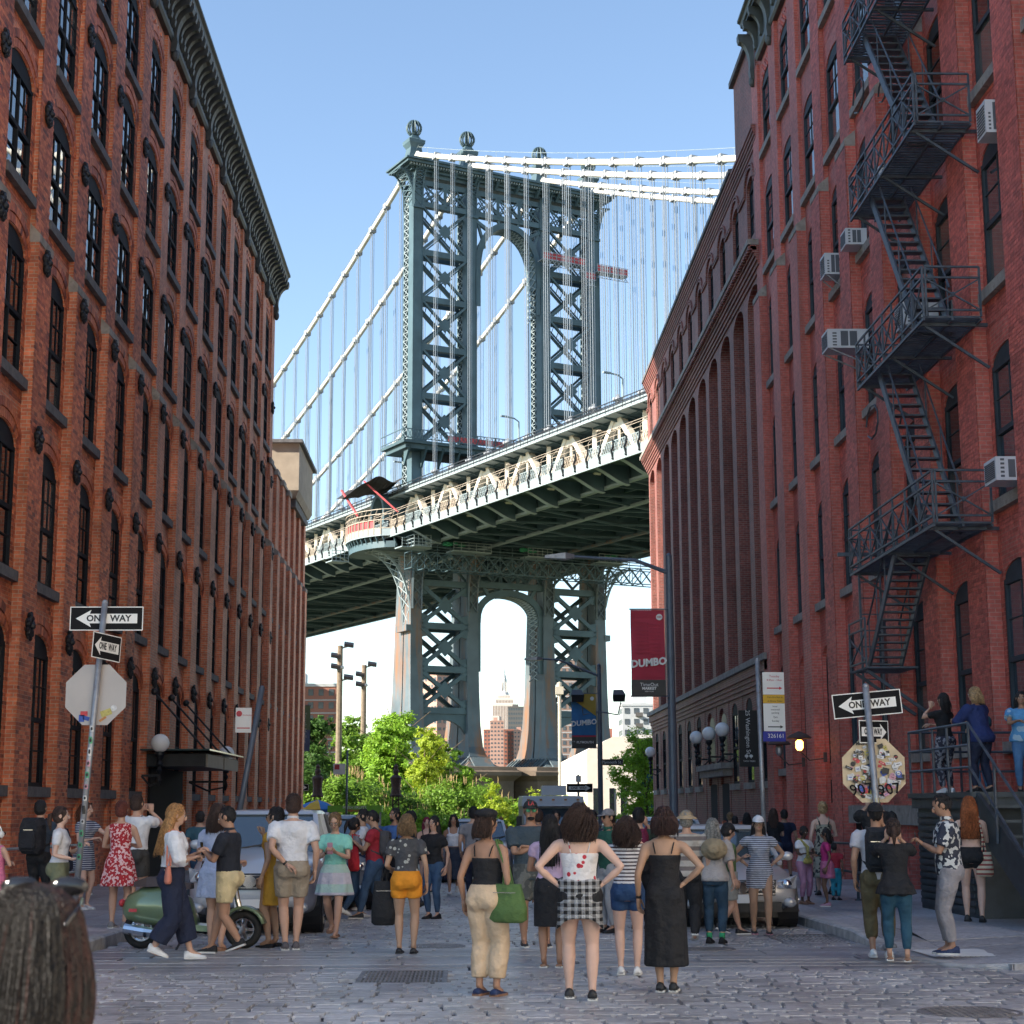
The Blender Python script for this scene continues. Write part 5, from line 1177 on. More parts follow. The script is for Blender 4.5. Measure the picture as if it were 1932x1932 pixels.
for z1, z0 in ((10.08,6.38),(13.75,10.08),(17.28,13.75),(20.95,17.28),(24.6,20.95)): stair(z1, z0, 31.9, 29.0, 8.22, 8.85)
stair(6.3, 4.35, 31.2, 33.6, 8.2, 8.85); 
m = MB(); slats(m, 8.05, 9.1, 33.2, 34.6, 4.3); m.bar((8.1,34.3,4.25),(9.3,34.3,3.4),.06); m.bar((8.1,33.4,4.25),(9.3,33.4,3.4),.06); m.build('landing', ESC, ES)
railpanel((8.05,33.2,4.3),(8.05,34.6,4.3),1.0,1).build('railing', ESC, ES)
m = MB()
for x in (8.45,8.9): m.bar((x,35.2,7.2),(x,35.2,1.9),.045)
for i in range(15): m.bar((8.45,35.2,2.1+i*.35),(8.9,35.2,2.1+i*.35),.025)
m.bar((8.0,35.2,6.9),(9.3,35.2,6.9),.08); m.build('ladder', ESC, ES)
for z in (9.5,16.7):
    m = MB(); m.tube([(8.4+.0*k, 33.3+.5*cos(k*.7), z-.1+.35*sin(k*.7)) for k in range(9)], .02, 5); m.tube([(8.9, 33.2+.35*cos(k*.7), z+.0+.25*sin(k*.7)) for k in range(9)], .02, 5); m.build('scroll_bracket', ESC, ES)
# dock stair
DS = thing('loading_dock', 'dark blue steel loading dock with railings and steps below the big arch', 'loading dock')
m = MB(); m.box(7.35,24.2,1.5,9.3,27.6,1.72); m.box(7.42,24.3,-.1,9.3,27.5,1.5)
for i in range(14): m.box(7.38,24.5,.0+i*.105,7.42,27.4,.07+i*.105)
m.box(7.3,24.15,1.66,9.3,27.65,1.74); m.build('platform', DOCK, DS)
for i in range(8):
    m = MB(); y = 24.1-i*.40; z = 1.55-i*.205; m.box(7.45,y-.40,z-.04,9.2,y,z); m.build('tread', DOCK, DS)
m = MB()
for x in (7.38,9.25): m.loft([[(x,24.2,1.75),(x,24.2,1.2),(x,21.2,-.25),(x,20.7,-.25),(x,20.7,.15)],[(x+.06,24.2,1.75),(x+.06,24.2,1.2),(x+.06,21.2,-.25),(x+.06,20.7,-.25),(x+.06,20.7,.15)]]); m.build('stringer', DOCK, DS); m = MB()
for z in (2.1,2.42,2.74):
    m.tube([(7.35,27.6,z),(7.35,24.3,z)], .022, 6)
    if z != 2.42: m.tube([(7.35,24.3,z),(7.35,20.9,z-1.85)], .022, 6)
    m.tube([(7.35,27.6,z),(9.2,27.6,z)], .022, 6)
for y in (27.6,26.9,26.2,25.4,24.3): m.tube([(7.35,y,1.7),(7.35,y,2.74)], .022, 6)
for f in (.33,.66,1): m.tube([(7.35,24.3-3.4*f,1.6-1.75*f),(7.35,24.3-3.4*f,2.74-1.85*f)], .022, 6)
for x in (8.2,9.2): m.tube([(x,27.6,1.7),(x,27.6,2.74)], .022, 6)
m.build('railing', ESC, DS)
# low pipe railings by the basement wells
def piperail(label, pts, h=1.0, n=4, mt=GALV):
    t = thing('pipe_railing', label, 'railing'); 
    for z in (h, h*.5):
        m = MB(); m.tube([(x,y,gz(y)+.13+z) for x,y in pts], .024, 8); m.build('rail', mt, t)
    (x0,y0),(x1,y1) = pts[0], pts[-1]
    for i in range(n+1): f = i/n; x, y = x0+(x1-x0)*f, y0+(y1-y0)*f; m = MB(); m.tube([(x,y,gz(y)+.1),(x,y,gz(y)+.13+h)], .026, 8); m.lathe((x,y,gz(y)+.14),[(.07,0),(.06,.03)],8); m.build('post', mt, t)
piperail('galvanised pipe railing along the basement well behind the left crowd', [(-7.5,20.5),(-7.5,34)], n=6)
piperail('dark pipe railing along the basement well right of the loading dock', [(6.95,28.2),(6.95,33.5)], n=3, mt=DOCK)
# ---------------------------------------------------------------- entrance canopy
CN = thing('entrance_canopy', 'glass and steel entrance canopy hung on rods from the left warehouse', 'canopy')
m = MB(); m.box(-8.4,44.0,2.62,-6.85,49.8,2.95); m.build('canopy_box', IRON, CN); m = MB(); m.box(-8.5,43.6,3.02,-6.7,50.2,3.06); m.build('pane', mat('canopy_glass', (.05,.09,.09), .1, var=.1), CN)
m = MB(); m.box(-6.86,44.0,2.6,-6.80,46.8,2.92); m.box(-6.86,47.0,2.6,-6.80,49.8,2.92); m.build('fascia', mat('fascia_bronze', (.26,.23,.19), .6, var=.1), CN)
for y in (44.4,47,49.4): m = MB(); m.tube([(-8.35,y,4.6),(-6.95,y,3.08)], .03, 6); m.tube([(-8.35,y,3.04),(-6.8,y,3.04)], .035, 6); m.ball((-8.33,y,4.6), .1, 8, 5); m.build('hanging_rod', IRON, CN)
m = MB(); m.box(-8.55,44.4,-.6,-8.35,49.4,2.6); m.build('entrance_recess', DARK, CN)
def globe(label, x, y, z, wall_x, r=.21, sg=1):
    t = thing('globe_lamp', label, 'wall lamp', (x,y,z)); m = MB(); m.ball((0,0,0), r, 20, 12); m.build('globe', GLOBE, t, smooth=True)
    m = MB(); m.lathe((0,0,0), [(.06,-r-.34),(.10,-r-.30),(.05,-r-.2),(.13,-r-.06),(.12,-r+.01),(.02,-r+.02)], 12); m.tube([(0,0,-r-.3),(0,0,-r-.75),((wall_x-x)*.5,0,-r-.85),((wall_x-x),0,-r-.6)], .03, 6); m.lathe((0,0,-r-.55),[(.02,-.3),(.07,-.15),(.03,0),(.08,.1),(.03,.2)],10)
    m.box(min(0,wall_x-x),-.02,-r-.62,max(0,wall_x-x),.02,-r-.56); m.build('bracket', IRON, t)
globe('white globe lamp at the near end of the entrance canopy', -7.95, 43.4, 3.2, -8.4, .24); globe('white globe lamp at the far end of the entrance canopy', -7.3, 50.8, 3.15, -8.4, .24)
globe('globe lamp left of the doorway pair on the purple brick warehouse', 8.8, 64.0, 4.15, 9.3, .25); globe('globe lamp in the middle above the doorway pair on the purple brick warehouse', 8.8, 60.6, 4.15, 9.3, .25)
globe('globe lamp nearest the camera above the doorway pair on the purple brick warehouse', 8.8, 57.4, 4.15, 9.3, .25); globe('sunlit globe lamp at the far corner of the purple brick warehouse', 8.8, 80.2, 4.12, 9.3, .25)
# barn lamps
WARM = mat('lamp_glow', (1,.5,.15), .4, var=0, emit=(1,.42,.08,4))
def barn(label, x, y, z, lit):
    t = thing('barn_lamp', label, 'wall lamp', (x,y,z)); m = MB(); m.lathe((0,0,0), [(.02,.14),(.12,.10),(.26,.03),(.33,-.03),(.30,-.05),(.10,-.02),(.09,-.08)], 16); m.tube([(0,0,-.35),(.25,0,-.6),(.65,0,-.55)], .02, 6); m.box(.62,-.05,-.65,.7,.05,-.4); m.build('shade', mat('rusty_shade', (.10,.06,.05), .8, var=.3), t)
    m = MB(); m.lathe((0,0,-.08), [(.05,0),(.10,-.05),(.10,-.2),(.05,-.27)], 12); m.build('bulb_glass', WARM if lit else GALV, t)
barn('unlit rusty barn lamp on the salmon brick wall beside the street sign', 8.55, 45.6, 3.25, False); barn('lit amber barn lamp on the salmon brick wall by the narrow doorway', 8.55, 42.8, 3.3, True)
# air conditioners
ACW = mat('ac_white', (.58,.60,.64), .5, var=.06); ACG = mat('ac_grille', (.10,.11,.13), .6, var=.1)
def ac(label, y, z, x=8.55, w=.62, h=.42, d=.75, brace=True):
    t = thing('air_conditioner', label, 'air conditioner', (x,y,z)); m = MB(); m.box(0,-w/2,0,d,w/2,h); m.build('casing', ACW, t)
    m = MB()
    for i in range(9): m.box(-.012,-w/2+.05,.05+i*(h-.1)/9,-.002,w/2-.05,.05+i*(h-.1)/9+.022)
    m.build('grille', ACG, t); m = MB()
    for a in (.32,.54): m.box(d*a,-w/2-.006,.05,d*a+d*.18,-w/2-.001,h-.05)
    for i in range(5): m.box(d*.12,-w/2-.006,.05+i*.07,d*.22,-w/2-.001,.085+i*.07)
    m.build('side_vent', ACG, t)
    if brace: m = MB(); m.bar((.05,-w/2+.03,-.01),(d,-w/2+.03,-.4),.03); m.bar((.05,w/2-.03,-.01),(d,w/2-.03,-.4),.03); m.bar((d,-w/2,-.42),(d,w/2,-.42),.04); m.build('brace', GALV, t)
ac('large white air conditioner jutting on a brace left of the fire escape', 37.0, 11.95, 8.3, .65, .45, .95)
ac('white air conditioner in the window at the right edge near the fourth sill', 26.95, 6.85, 8.75, .62, .4, .65, False)
ac('white air conditioner high in the arch of the upper right window', 27.0, 13.0, 8.95, .5, .6, .4, False)
ac('white air conditioner behind the fire escape steps', 31.6, 10.9, 8.6, .66, .5, .7); ac('small air conditioner on the sill just left of the fire escape', 37.1, 14.5, 8.85, .55, .4, .5, False)
ac('slim air conditioner low in the window above the large one', 39.6, 14.6, 8.9, .55, .55, .5); ac('small air conditioner behind the upper fire escape platform', 34.0, 14.9, 8.9, .5, .3, .5, False)
# ---------------------------------------------------------------- signs
def oneway(root, mx, w, h, right=False, sx=1):
    """one way sign plate, local plane x right y up"""
    WM = [WHITE, BLACK]
    def P(pts, d, m_): return [mx @ Vector((a, b, d)) for a, b in pts]
    m = MB(); R = [(-w/2,-h/2),(w/2,-h/2),(w/2,h/2),(-w/2,h/2)]; m.loft([P(R,0,0),P(R,.004,0)]); plate = m.build('sign_plate', WHITE, root)
    m = MB(); e = .012; R = [(-w/2+e,-h/2+e),(w/2-e,-h/2+e),(w/2-e,h/2-e),(-w/2+e,h/2-e)]; m.loft([P(R,.0042,0),P(R,.0055,0)]); m.build('sign_field', SIGNB, root)
    q = -1 if not right else 1; L = w*.42; ah = h*.36; bh = h*.20; hx = w*.21
    A = [(q*L,0),(q*(L-hx),ah),(q*(L-hx+.02*w),bh),(-q*L,bh),(-q*L,-bh),(q*(L-hx+.02*w),-bh),(q*(L-hx),-ah)]
    if q < 0: A = A[::-1]
    m = MB(); m.loft([P(A,.0058,0),P(A,.007,0)]); m.build('arrow', WHITE, root)
    s = h*.37; off = -q*w*.03
    text(root, 'ONE  WAY', s, BLACK, mx @ Matrix.Translation((off, -.0, .0085)), bold=.004, depth=.001, sx=w/h*.33)
def octagon(root, c, r, ax, nm='stop_sign_back', mt=None, th=.004):
    x, y, z = ax; m = MB(); P = [Vector(c)+x*r*cos(pi/8+k*pi/4)/cos(pi/8)+y*r*sin(pi/8+k*pi/4)/cos(pi/8) for k in range(8)]; m.prism(P, z*-th); return m.build(nm, mt, root)
ALU = mat('aluminium_back', (.42,.38,.36), .55, .35, var=.06, scale=3); TAN = mat('aluminium_tan', (.52,.42,.28), .55, .2, var=.12, scale=5)
ST = [mat('sticker_'+n, c, .5, var=.25, scale=30) for n, c in (('white',(.6,.6,.6)),('black',(.02,.02,.02)),('blue',(.03,.08,.35)),('yellow',(.42,.36,.10)),('red',(.5,.04,.05)),('green',(.05,.3,.15)),('pink',(.50,.25,.32)),('orange',(.45,.2,.06)))]
def stickers(root, c, ax, r, n, seed, cols, size=.05):
    rnd = random.Random(seed); x, y, z = ax
    for k in range(n):
        while True:
            a, b = rnd.uniform(-r,r), rnd.uniform(-r,r)
            if max(abs(a),abs(b)) < r*.88 and abs(a)+abs(b) < r*1.22 and abs(a) > .05: break
        w, h = size*rnd.uniform(.6,1.5), size*rnd.uniform(.4,1.0); th = rnd.uniform(-.5,.5); ux = x*cos(th)+y*sin(th); uy = y*cos(th)-x*sin(th); p = Vector(c)+x*a+y*b+z*(.003+k*.0004)
        m = MB(); nn = rnd.choice((4,4,4,14)); P = [p-ux*w-uy*h,p+ux*w-uy*h,p+ux*w+uy*h,p-ux*w+uy*h] if nn == 4 else [p+ux*w*.8*cos(2*pi*i/14)+uy*w*.8*sin(2*pi*i/14) for i in range(14)]
        m.prism(P, z*.0003); m.build('sticker', ST[rnd.choice(cols)], root)
        m = MB(); q = p+z*.0006; m.prism([q-ux*w*.6-uy*h*.15,q+ux*w*.5-uy*h*.15,q+ux*w*.5+uy*h*.15,q-ux*w*.6+uy*h*.15], z*.0002); m.build('sticker_print', ST[rnd.choice((0,1,1,2,4))], root)
def signpost(label, base, top, R=.035, mt=GALV):
    t = thing('sign_post', label, 'street sign'); m = MB(); m.tube([base, top], R, 12); m.lathe(Vector(base), [(R+.05,-.02),(R+.045,.03),(R+.005,.05)], 12); m.ball(top, R*1.02, 10, 6); m.build('pole', mt, t, smooth=True); return t
# left post (backs of sign seen, leaning)
bL, tL = Vector((-4.93,21.35,gz(21.3)+.12)), Vector((-4.68,21.35,4.16))
SL = signpost('leaning steel pole on the left with two ONE WAY signs and a grey sign back', bL, tL, .04); SL['label'] = 'leaning sign pole on the left corner, blank grey octagon below ONE WAY signs'
def onpole(b, t_, z): f = (z-b.z)/(t_.z-b.z); return b+(t_-b)*f
p = onpole(bL,tL,3.96); oneway(SL, frame_mx(p+Vector((.02,.05,0))-Vector((0,.10,0)) if False else p+Vector((.03,.05,0)), (1,0,0), (0,0,1)), .94, .31)
p = onpole(bL,tL,3.58); oneway(SL, frame_mx(p+Vector((.09,-.06,0)), (.52,.80,-.08), (0.04,.05,1)), .50, .33)
X_, Y_, Z_ = Vector((1,0,0)), Vector((0,0,1)), Vector((0,-1,0)); cL = onpole(bL,tL,2.98)+Vector((-.01,.05,0)); octagon(SL, cL, .385, (X_,Y_,Z_), 'octagon_back', ALU)
for (dx,dz,w,h,c,th) in ((-.14,-.24,.045,.03,4,0),(-.17,-.30,.035,.045,2,0),(-.11,-.30,.04,.025,2,-.3),(.14,-.23,.07,.04,3,.35),(.10,-.31,.05,.015,7,.6)):
    m = MB(); q = cL+Vector((dx,-.006,dz)); m.prism([q+Vector((a*w*cos(th)-b*h*sin(th),0,a*w*sin(th)+b*h*cos(th))) for a,b in ((-1,-1),(1,-1),(1,1),(-1,1))], (0,-.001,0)); m.build('sticker', ST[c], SL)
m = MB(); q = cL+Vector((.235,-.006,-.17)); m.prism([q+Vector((.04*cos(a*pi/8),0,.04*sin(a*pi/8))) for a in range(16)], (0,-.001,0)); m.build('sticker', ST[0], SL)
rnd = random.Random(3)
for k in range(13):
    z = .95+k*.145+(1.0 if k == 12 else 0); q = onpole(bL,tL,z)+Vector((0,-.041,0)); w, h = .024, .05*rnd.uniform(.5,1.1); m = MB(); m.prism([q+Vector((-w,.01,-h)),q+Vector((0,0,-h)),q+Vector((w,.01,-h)),q+Vector((w,.01,h)),q+Vector((0,0,h)),q+Vector((-w,.01,h))], (0,-.002,0)); m.build('sticker', ST[rnd.choice((0,0,0,1,5,6))], SL)
    m = MB(); m.ball(q+Vector((0,-.002,0)), (.014,.003,h*.6), 8, 5); m.build('sticker_print', ST[1], SL)
# right post
bR, tR = Vector((5.12,20.3,gz(20)+.05)), Vector((4.90,20.3,2.99)); bR = Vector((5.06,20.3,gz(20)+.05))
SR = signpost('stickered pole', bR, tR, .042); SR['label'] = 'sign pole on the right corner with a sticker covered octagon below ONE WAY signs'
p = onpole(bR,tR,2.78); oneway(SR, frame_mx(p+Vector((.01,.05,0)), (1,.03,.09), (-.09,0,1)), .86, .30); 
p = onpole(bR,tR,2.44); oneway(SR, frame_mx(p+Vector((.06,.05,0)), (1,.5,0), (0,0,1)), .46, .28, True)
cR = onpole(bR,tR,1.97)+Vector((.02,.06,0)); octagon(SR, cR, .385, (X_,Y_,Z_), 'octagon_back', TAN); stickers(SR, cR+Vector((0,-.005,0)), (X_,Y_,Z_), .36, 95, 11, (0,0,0,0,0,1,1,1,3,4,6,2), .036)
INK = BLACK
for dx in (-.17,.17):
    text(SR, '907', .19, SIGNB, frame_mx(cR+Vector((dx,-.045,-.23)), (1,0,.12), (-.3,0,1)), bold=.002, depth=.001)
for txt, dx, dz, c in (('BAUB',-.19,.22,1),('SITO',-.18,.175,1),('TBA',.22,.13,0),('MR SOY',-.13,.33,1)): text(SR, txt, .05, ST[c], frame_mx(cR+Vector((dx,-.042,dz)), (1,0,.08), (0,0,1)), bold=.002, depth=.001)
for k in range(6): z = .5+k*.22; q = onpole(bR,tR,z)+Vector((0,-.044,0)); m = MB(); m.prism([q+Vector((-.02,.008,-.04)),q+Vector((.02,.008,-.04)),q+Vector((.02,.008,.04)),q+Vector((-.02,.008,.04))], (0,-.003,0)); m.build('sticker', ST[rnd.choice((0,0,2,3))], SR)
# parking sign, right
PB = signpost('parking sign pole in front of the narrow doorway with red, amber, white and blue panels', (5.5,31,gz(31)+.12), (5.45,31,4.25), .045); mxp = frame_mx((5.72,30.95,3.6), (1,.15,0), (0,0,1))
def panel(root, mx, x0, y0, x1, y1, mt, nm='sign_plate', d=0):
    m = MB(); P = [(x0,y0),(x1,y0),(x1,y1),(x0,y1)]; m.loft([[mx @ Vector((a,b,d)) for a,b in P],[mx @ Vector((a,b,d+.004)) for a,b in P]]); return m.build(nm, mt, root)
SRED, SBLU, SYEL = mat('sign_red', (.5,.03,.05), .5, var=.05), mat('sign_blue', (.02,.03,.28), .5, var=.05), mat('sign_amber', (.6,.35,.03), .5, var=.05)
panel(PB, mxp, -.2,.0,.22,.42, WHITE); panel(PB, mxp, -.2,-.16,.22,-.003, SYEL); panel(PB, mxp, -.2,-.68,.22,-.165, WHITE); panel(PB, mxp, -.22,-.87,.22,-.685, SBLU)
for s_, y_, mt_, sz in (('Tuesday',.34,SRED,.06),('8:30am - 10am',.27,SRED,.05),('Cars Are Not In',-.05,BLACK,.045),('at Above Times',-.12,BLACK,.045),('hour',-.22,BLACK,.05),('metered',-.28,BLACK,.05),('parking',-.34,BLACK,.05),('7pm',-.42,BLACK,.05),('Sunday',-.49,BLACK,.05),('326161',-.77,WHITE,.11)): text(PB, s_, sz, mt_, mxp @ Matrix.Translation((.03,y_,.007)), depth=.001)
for y_, mt_ in ((.12,SRED),(-.60,BLACK)):
    m = MB(); P = [(-.12,-.01),(.12,-.01),(.12,-.03),(.18,0),(.12,.03),(.12,.01),(-.12,.01)]; m.loft([[mxp @ Vector((a,b+y_,.005)) for a,b in P],[mxp @ Vector((a,b+y_,.008)) for a,b in P]]); m.build('arrow', mt_, PB)
# left parking pole
PL = signpost('tilted grey parking sign pole beside the left warehouse with a small red and white plate', (-4.85,34,gz(34)+.12), (-4.2,34,3.95), .06, POLE); mxl = frame_mx((-4.55,33.95,3.3), (1,.1,0), (0,0,1))
panel(PL, mxl, -.16,-.25,.16,.25, WHITE); m = MB(); m.loft([[mxl @ Vector((-.09+.06*cos(a*pi/8), .13+.06*sin(a*pi/8), z)) for a in range(16)] for z in (.005,.008)]); m.build('red_ring', SRED, PL); panel(PL, mxl, -.13,-.17,.13,-.15, SRED, 'arrow', .004); text(PL, 'Wednesday', .04, SRED, mxl @ Matrix.Translation((.07,.1,.007)), depth=.001)
PS = signpost('thin dark sign pole in front of the park shrubs with a small red parking plate', (-5.6,78,gz(78)), (-5.6,78,4.1), .05, POLE); mx_ = frame_mx((-5.95,77.9,3.3), (1,0,0), (0,0,1)); panel(PS, mx_, -.28,-.25,.28,.25, WHITE); panel(PS, mx_, -.22,-.02,0,.2, SRED, 'red_ring', .005)
# far one way
F1 = signpost('short pole with a right pointing ONE WAY sign over the camper van', (4.9,74,gz(74)), (4.9,74,2.9), .05, POLE); oneway(F1, frame_mx((4.95,73.9,2.35), (1,0,0), (0,0,1)), 1.15, .38, True); panel(F1, frame_mx((4.9,73.9,2.75), (1,0,0), (0,0,1)), -.12,-.14,.12,.14, WHITE)
F2 = signpost('pole at the left warehouse corner with a right pointing ONE WAY sign', (-9.1,90,gz(90)), (-9.1,90,2.9), .05, POLE); oneway(F2, frame_mx((-9.0,89.9,2.6), (1,0,0), (0,0,1)), 1.0, .34, True)
# ---------------------------------------------------------------- street lights with banners
def streetlight(label, x, y, h, arm, armz):
    t = thing('street_light', label, 'street light', (x,y,gz(y))); m = MB(); m.lathe((0,0,0), [(.17,0),(.16,.5),(.115,.6),(.11,h*.5),(.085,h),(.09,h+.02),(.03,h+.1)], 12); m.build('pole', POLE, t, smooth=False)
    m = MB(); m.tube([(0,0,h-.45),(-arm*.35,0,h-.1),(-arm*.7,0,armz-.05),(-arm,0,armz)], [.06,.05,.04,.035], 8); m.build('arm', POLE, t); m = MB(); m.loft([[(-arm-.75,-.12,armz-.05),(-arm-.75,.12,armz-.05),(-arm-.75,.12,armz+.02),(-arm-.75,-.12,armz+.02)],[(-arm-.2,-.17,armz-.08),(-arm-.2,.17,armz-.08),(-arm-.2,.17,armz+.09),(-arm-.2,-.17,armz+.09)],[(-arm+.05,-.06,armz-.05),(-arm+.05,.06,armz-.05),(-arm+.05,.06,armz+.05),(-arm+.05,-.06,armz+.05)]]); m.build('lamp_head', GALV, t); return t
SLa = streetlight('tall grey street light holding the red banner on the right pavement', 5.42, 44, 8.55, 2.6, 8.55)
SLb = streetlight('far street light holding the blue and yellow banner', 5.72, 72, 8.2, 2.5, 8.5)
RB = mat('banner_red', (.42,.03,.06), .7, var=.12, scale=2); BB = mat('banner_blue', (.03,.16,.36), .7, var=.15, scale=2); YB = mat('banner_yellow', (.42,.28,.04), .7, var=.1)
def banner(label, x, y, z1, w, h, mt, parts):
    t = thing('street_banner', label, 'banner', (x,y,z1)); m = MB(); N = 10
    m.loft([[(-w-.02*sin(i*.7), .04*sin(i*.9), -h*i/N) if False else (-w, .05*sin(i*.8), -h*i/N), (0, .03*sin(i*.8+1), -h*i/N), (0, .03*sin(i*.8+1)+.006, -h*i/N), (-w, .05*sin(i*.8)+.006, -h*i/N)] for i in range(N+1)]); m.build('cloth', mt, t); m = MB(); m.tube([(-w-.03,0,.02),(.1,0,.02)], .02, 6); m.tube([(-w-.03,0,-h-.02),(.1,0,-h-.02)], .02, 6); m.build('rod', POLE, t); return t
FX = Vector((1,0,0)); FZ = Vector((0,0,1))
b1 = banner('red DUMBO banner with black foot on the tall grey street light', 5.25, 43.9, 6.72, .90, 2.28, RB, None)
panel(b1, frame_mx((0,-.06,0), FX, FZ), -.905,-2.29,.005,-1.87, BLACK, 'black_foot'); text(b1, 'DUMBO', .27, WHITE, frame_mx((-.44,-.075,-1.42), (1,0,.10), (0,0,1)), bold=.012, sx=.98)
text(b1, 'TimeOut', .13, WHITE, frame_mx((-.44,-.08,-2.0), FX, FZ), bold=.0); text(b1, 'MARKET', .10, WHITE, frame_mx((-.44,-.08,-2.10), FX, FZ), bold=.004); text(b1, 'NEW YORK', .045, WHITE, frame_mx((-.44,-.08,-2.18), FX, FZ))
m = MB(); m.prism([Vector((-.14+.085*cos(a*pi/10),-.062,-.2+.085*sin(a*pi/10))) for a in range(20)], (0,-.002,0)); m.build('badge', WHITE, b1); text(b1, 'DUMBO', .035, RB, frame_mx((-.14,-.07,-.2), FX, FZ), bold=.002)
RB2 = mat('banner_red_pattern', (.34,.025,.05), .7, var=.1)
for k in range(9):
    m = MB(); z = -.35-k*.1
    for a, b in (((-.80,z),(-.45,z)),((-.45,z),(-.45,z-.05)),((-.40,z-.05),(-.1,z-.05))): m.bar((a[0],-.056,a[1]),(b[0],-.056,b[1]),.018,.004)
    m.build('printed_line', RB2, b1)
b2 = banner('blue and yellow DUMBO banner with PLYMOUTH on its black foot', 5.55, 71.9, 6.35, 1.05, 2.3, BB, None); m = MB(); m.prism([(-1.05,-.055,0),(0,-.055,0),(0,-.055,-.95),(-1.05,-.055,-.2)][::-1], (0,-.003,0)); m.build('yellow_field', YB, b2)
panel(b2, frame_mx((0,-.06,0), FX, FZ), -1.055,-2.31,.005,-1.85, BLACK, 'black_foot'); panel(b2, frame_mx((0,-.06,0), FX, FZ), -1.055,-1.85,.005,-1.78, RB, 'red_stripe'); text(b2, 'DUMBO', .31, WHITE, frame_mx((-.52,-.075,-1.25), (1,0,.10), FZ), bold=.012); text(b2, 'PLYMOUTH', .14, WHITE, frame_mx((-.48,-.08,-2.08), FX, FZ), bold=.003); text(b2, '100', .07, WHITE, frame_mx((-.97,-.08,-2.05), FX, FZ))
m = MB(); m.prism([Vector((-.16+.085*cos(a*pi/10),-.062,-.2+.085*sin(a*pi/10))) for a in range(20)], (0,-.002,0)); m.build('badge', WHITE, b2)
m = MB(); m.tube([(5.7,71.95,5.6),(5.0,71.9,5.45),(4.95,71.9,6.0)], .035, 6); m.tube([(5.7,71.95,5.6),(6.5,71.9,5.45),(6.65,71.9,6.0)], .035, 6); fb = m.build('floodlight_bracket', POLE, None, label='curved bracket with two floodlights on the far street light pole', cat='floodlight')
for x in (4.75,6.55): m = MB(); m.loft([[(x-.25,71.7,6.0),(x+.25,71.7,6.0),(x+.25,72.1,6.15),(x-.25,72.1,6.15)],[(x-.28,71.6,6.3),(x+.28,71.6,6.3),(x+.2,72.1,6.55),(x-.2,72.1,6.55)]]); m.build('floodlight_head', BLACK, fb)
t = thing('street_name_sign', 'dark Plymouth St name sign on the far street light pole', 'street sign', (6.2,71.9,3.42)); panel(t, frame_mx((0,0,0), FX, FZ), -.5,-.13,.5,.13, BLACK); text(t, 'Plymouth St', .17, WHITE, frame_mx((0,-.01,0), FX, FZ))
t = thing('wall_banner', 'narrow black banner reading 25 Washington St. on the purple brick warehouse', 'banner', (8.9,51.9,4.5)); m = MB(); m.box(-.42,-.01,-1.75,.18,.01,0); m.build('cloth', BLACK, t); text(t, '25 Washington St.', .19, WHITE, frame_mx((-.14,-.02,-.7), (0,0,-1), (1,0,0)), bold=.001); text(t, 'TWO TREES', .07, WHITE, frame_mx((-.12,-.02,-1.58), FX, FZ)); m = MB()
for dx in (-.2,-.06): m.ball((dx,-.015,-1.42), (.06,.003,.05), 8, 5); m.box(dx-.008,-.018,-1.5,dx+.008,-.012,-1.44)
m.build('tree_logo', WHITE, t)
t = thing('gallery_banner', 'narrow green and blue Smack Mellon banner hanging at the left warehouse corner', 'banner', (-8.45,86.5,6.75)); GB1, GB2 = mat('banner_olive', (.10,.17,.09), .8), mat('banner_slate', (.06,.10,.18), .8)
m = MB(); m.box(-.25,-.01,-1.25,.3,.01,0); m.build('upper_cloth', GB1, t); m = MB(); m.box(-.25,-.01,-2.35,.3,.01,-1.25); m.build('lower_cloth', GB2, t); text(t, 'Smack Mellon', .26, mat('pale_print', (.4,.45,.4), .8), frame_mx((.03,-.02,-1.15), (0,0,-1), (1,0,0)), sx=1.1); m = MB(); m.tube([(-.9,0,.03),(.35,0,.03)], .025, 6); m.build('rod', POLE, t)
# wooden floodlight masts, pale pole, iron park posts
def mast(label, x, y, h, n):
    t = thing('floodlight_mast', label, 'floodlight mast', (x,y,G)); m = MB(); m.tube([(0,0,0),(0,0,h)], [.24,.19], 10); m.build('pole', WOOD, t)
    for k in range(n): a = (k*2.1) % 6.28; z = h-.2-k*.75; m = MB(); m.bar((0,0,z),(.75*cos(a),-.2,z+.2),.1); m.loft([[(.6*cos(a)-.3,-.4,z+.1),(.6*cos(a)+.35,-.4,z),(.6*cos(a)+.35,0,z+.2),(.6*cos(a)-.3,0,z+.3)],[(.6*cos(a)-.3,-.45,z+.3),(.6*cos(a)+.35,-.45,z+.2),(.6*cos(a)+.35,0,z+.4),(.6*cos(a)-.3,0,z+.5)]]); m.build('floodlight', BLACK, t)
    m = MB(); m.lathe((0,0,h-1.6), [(.28,0),(.3,.05),(.3,.15),(.22,.2)], 10); m.build('band', GALV, t)
mast('taller wooden floodlight mast left of the bridge tower', -8.85, 115, 13.4, 4); mast('shorter wooden floodlight mast between the first mast and the bridge tower', -7.8, 125, 12.9, 3)
m = MB(); m.lathe((7.2,130,G), [(.16,0),(.13,11.5),(.2,11.6),(.2,11.9),(.02,12)], 10); m.box(6.9,129.7,10.2,7.5,130.3,10.8); m.build('pale_pole', mat('pole_pale', (.42,.38,.30), .7), label='slender pale pole in front of the right leg of the bridge tower', cat='pole')
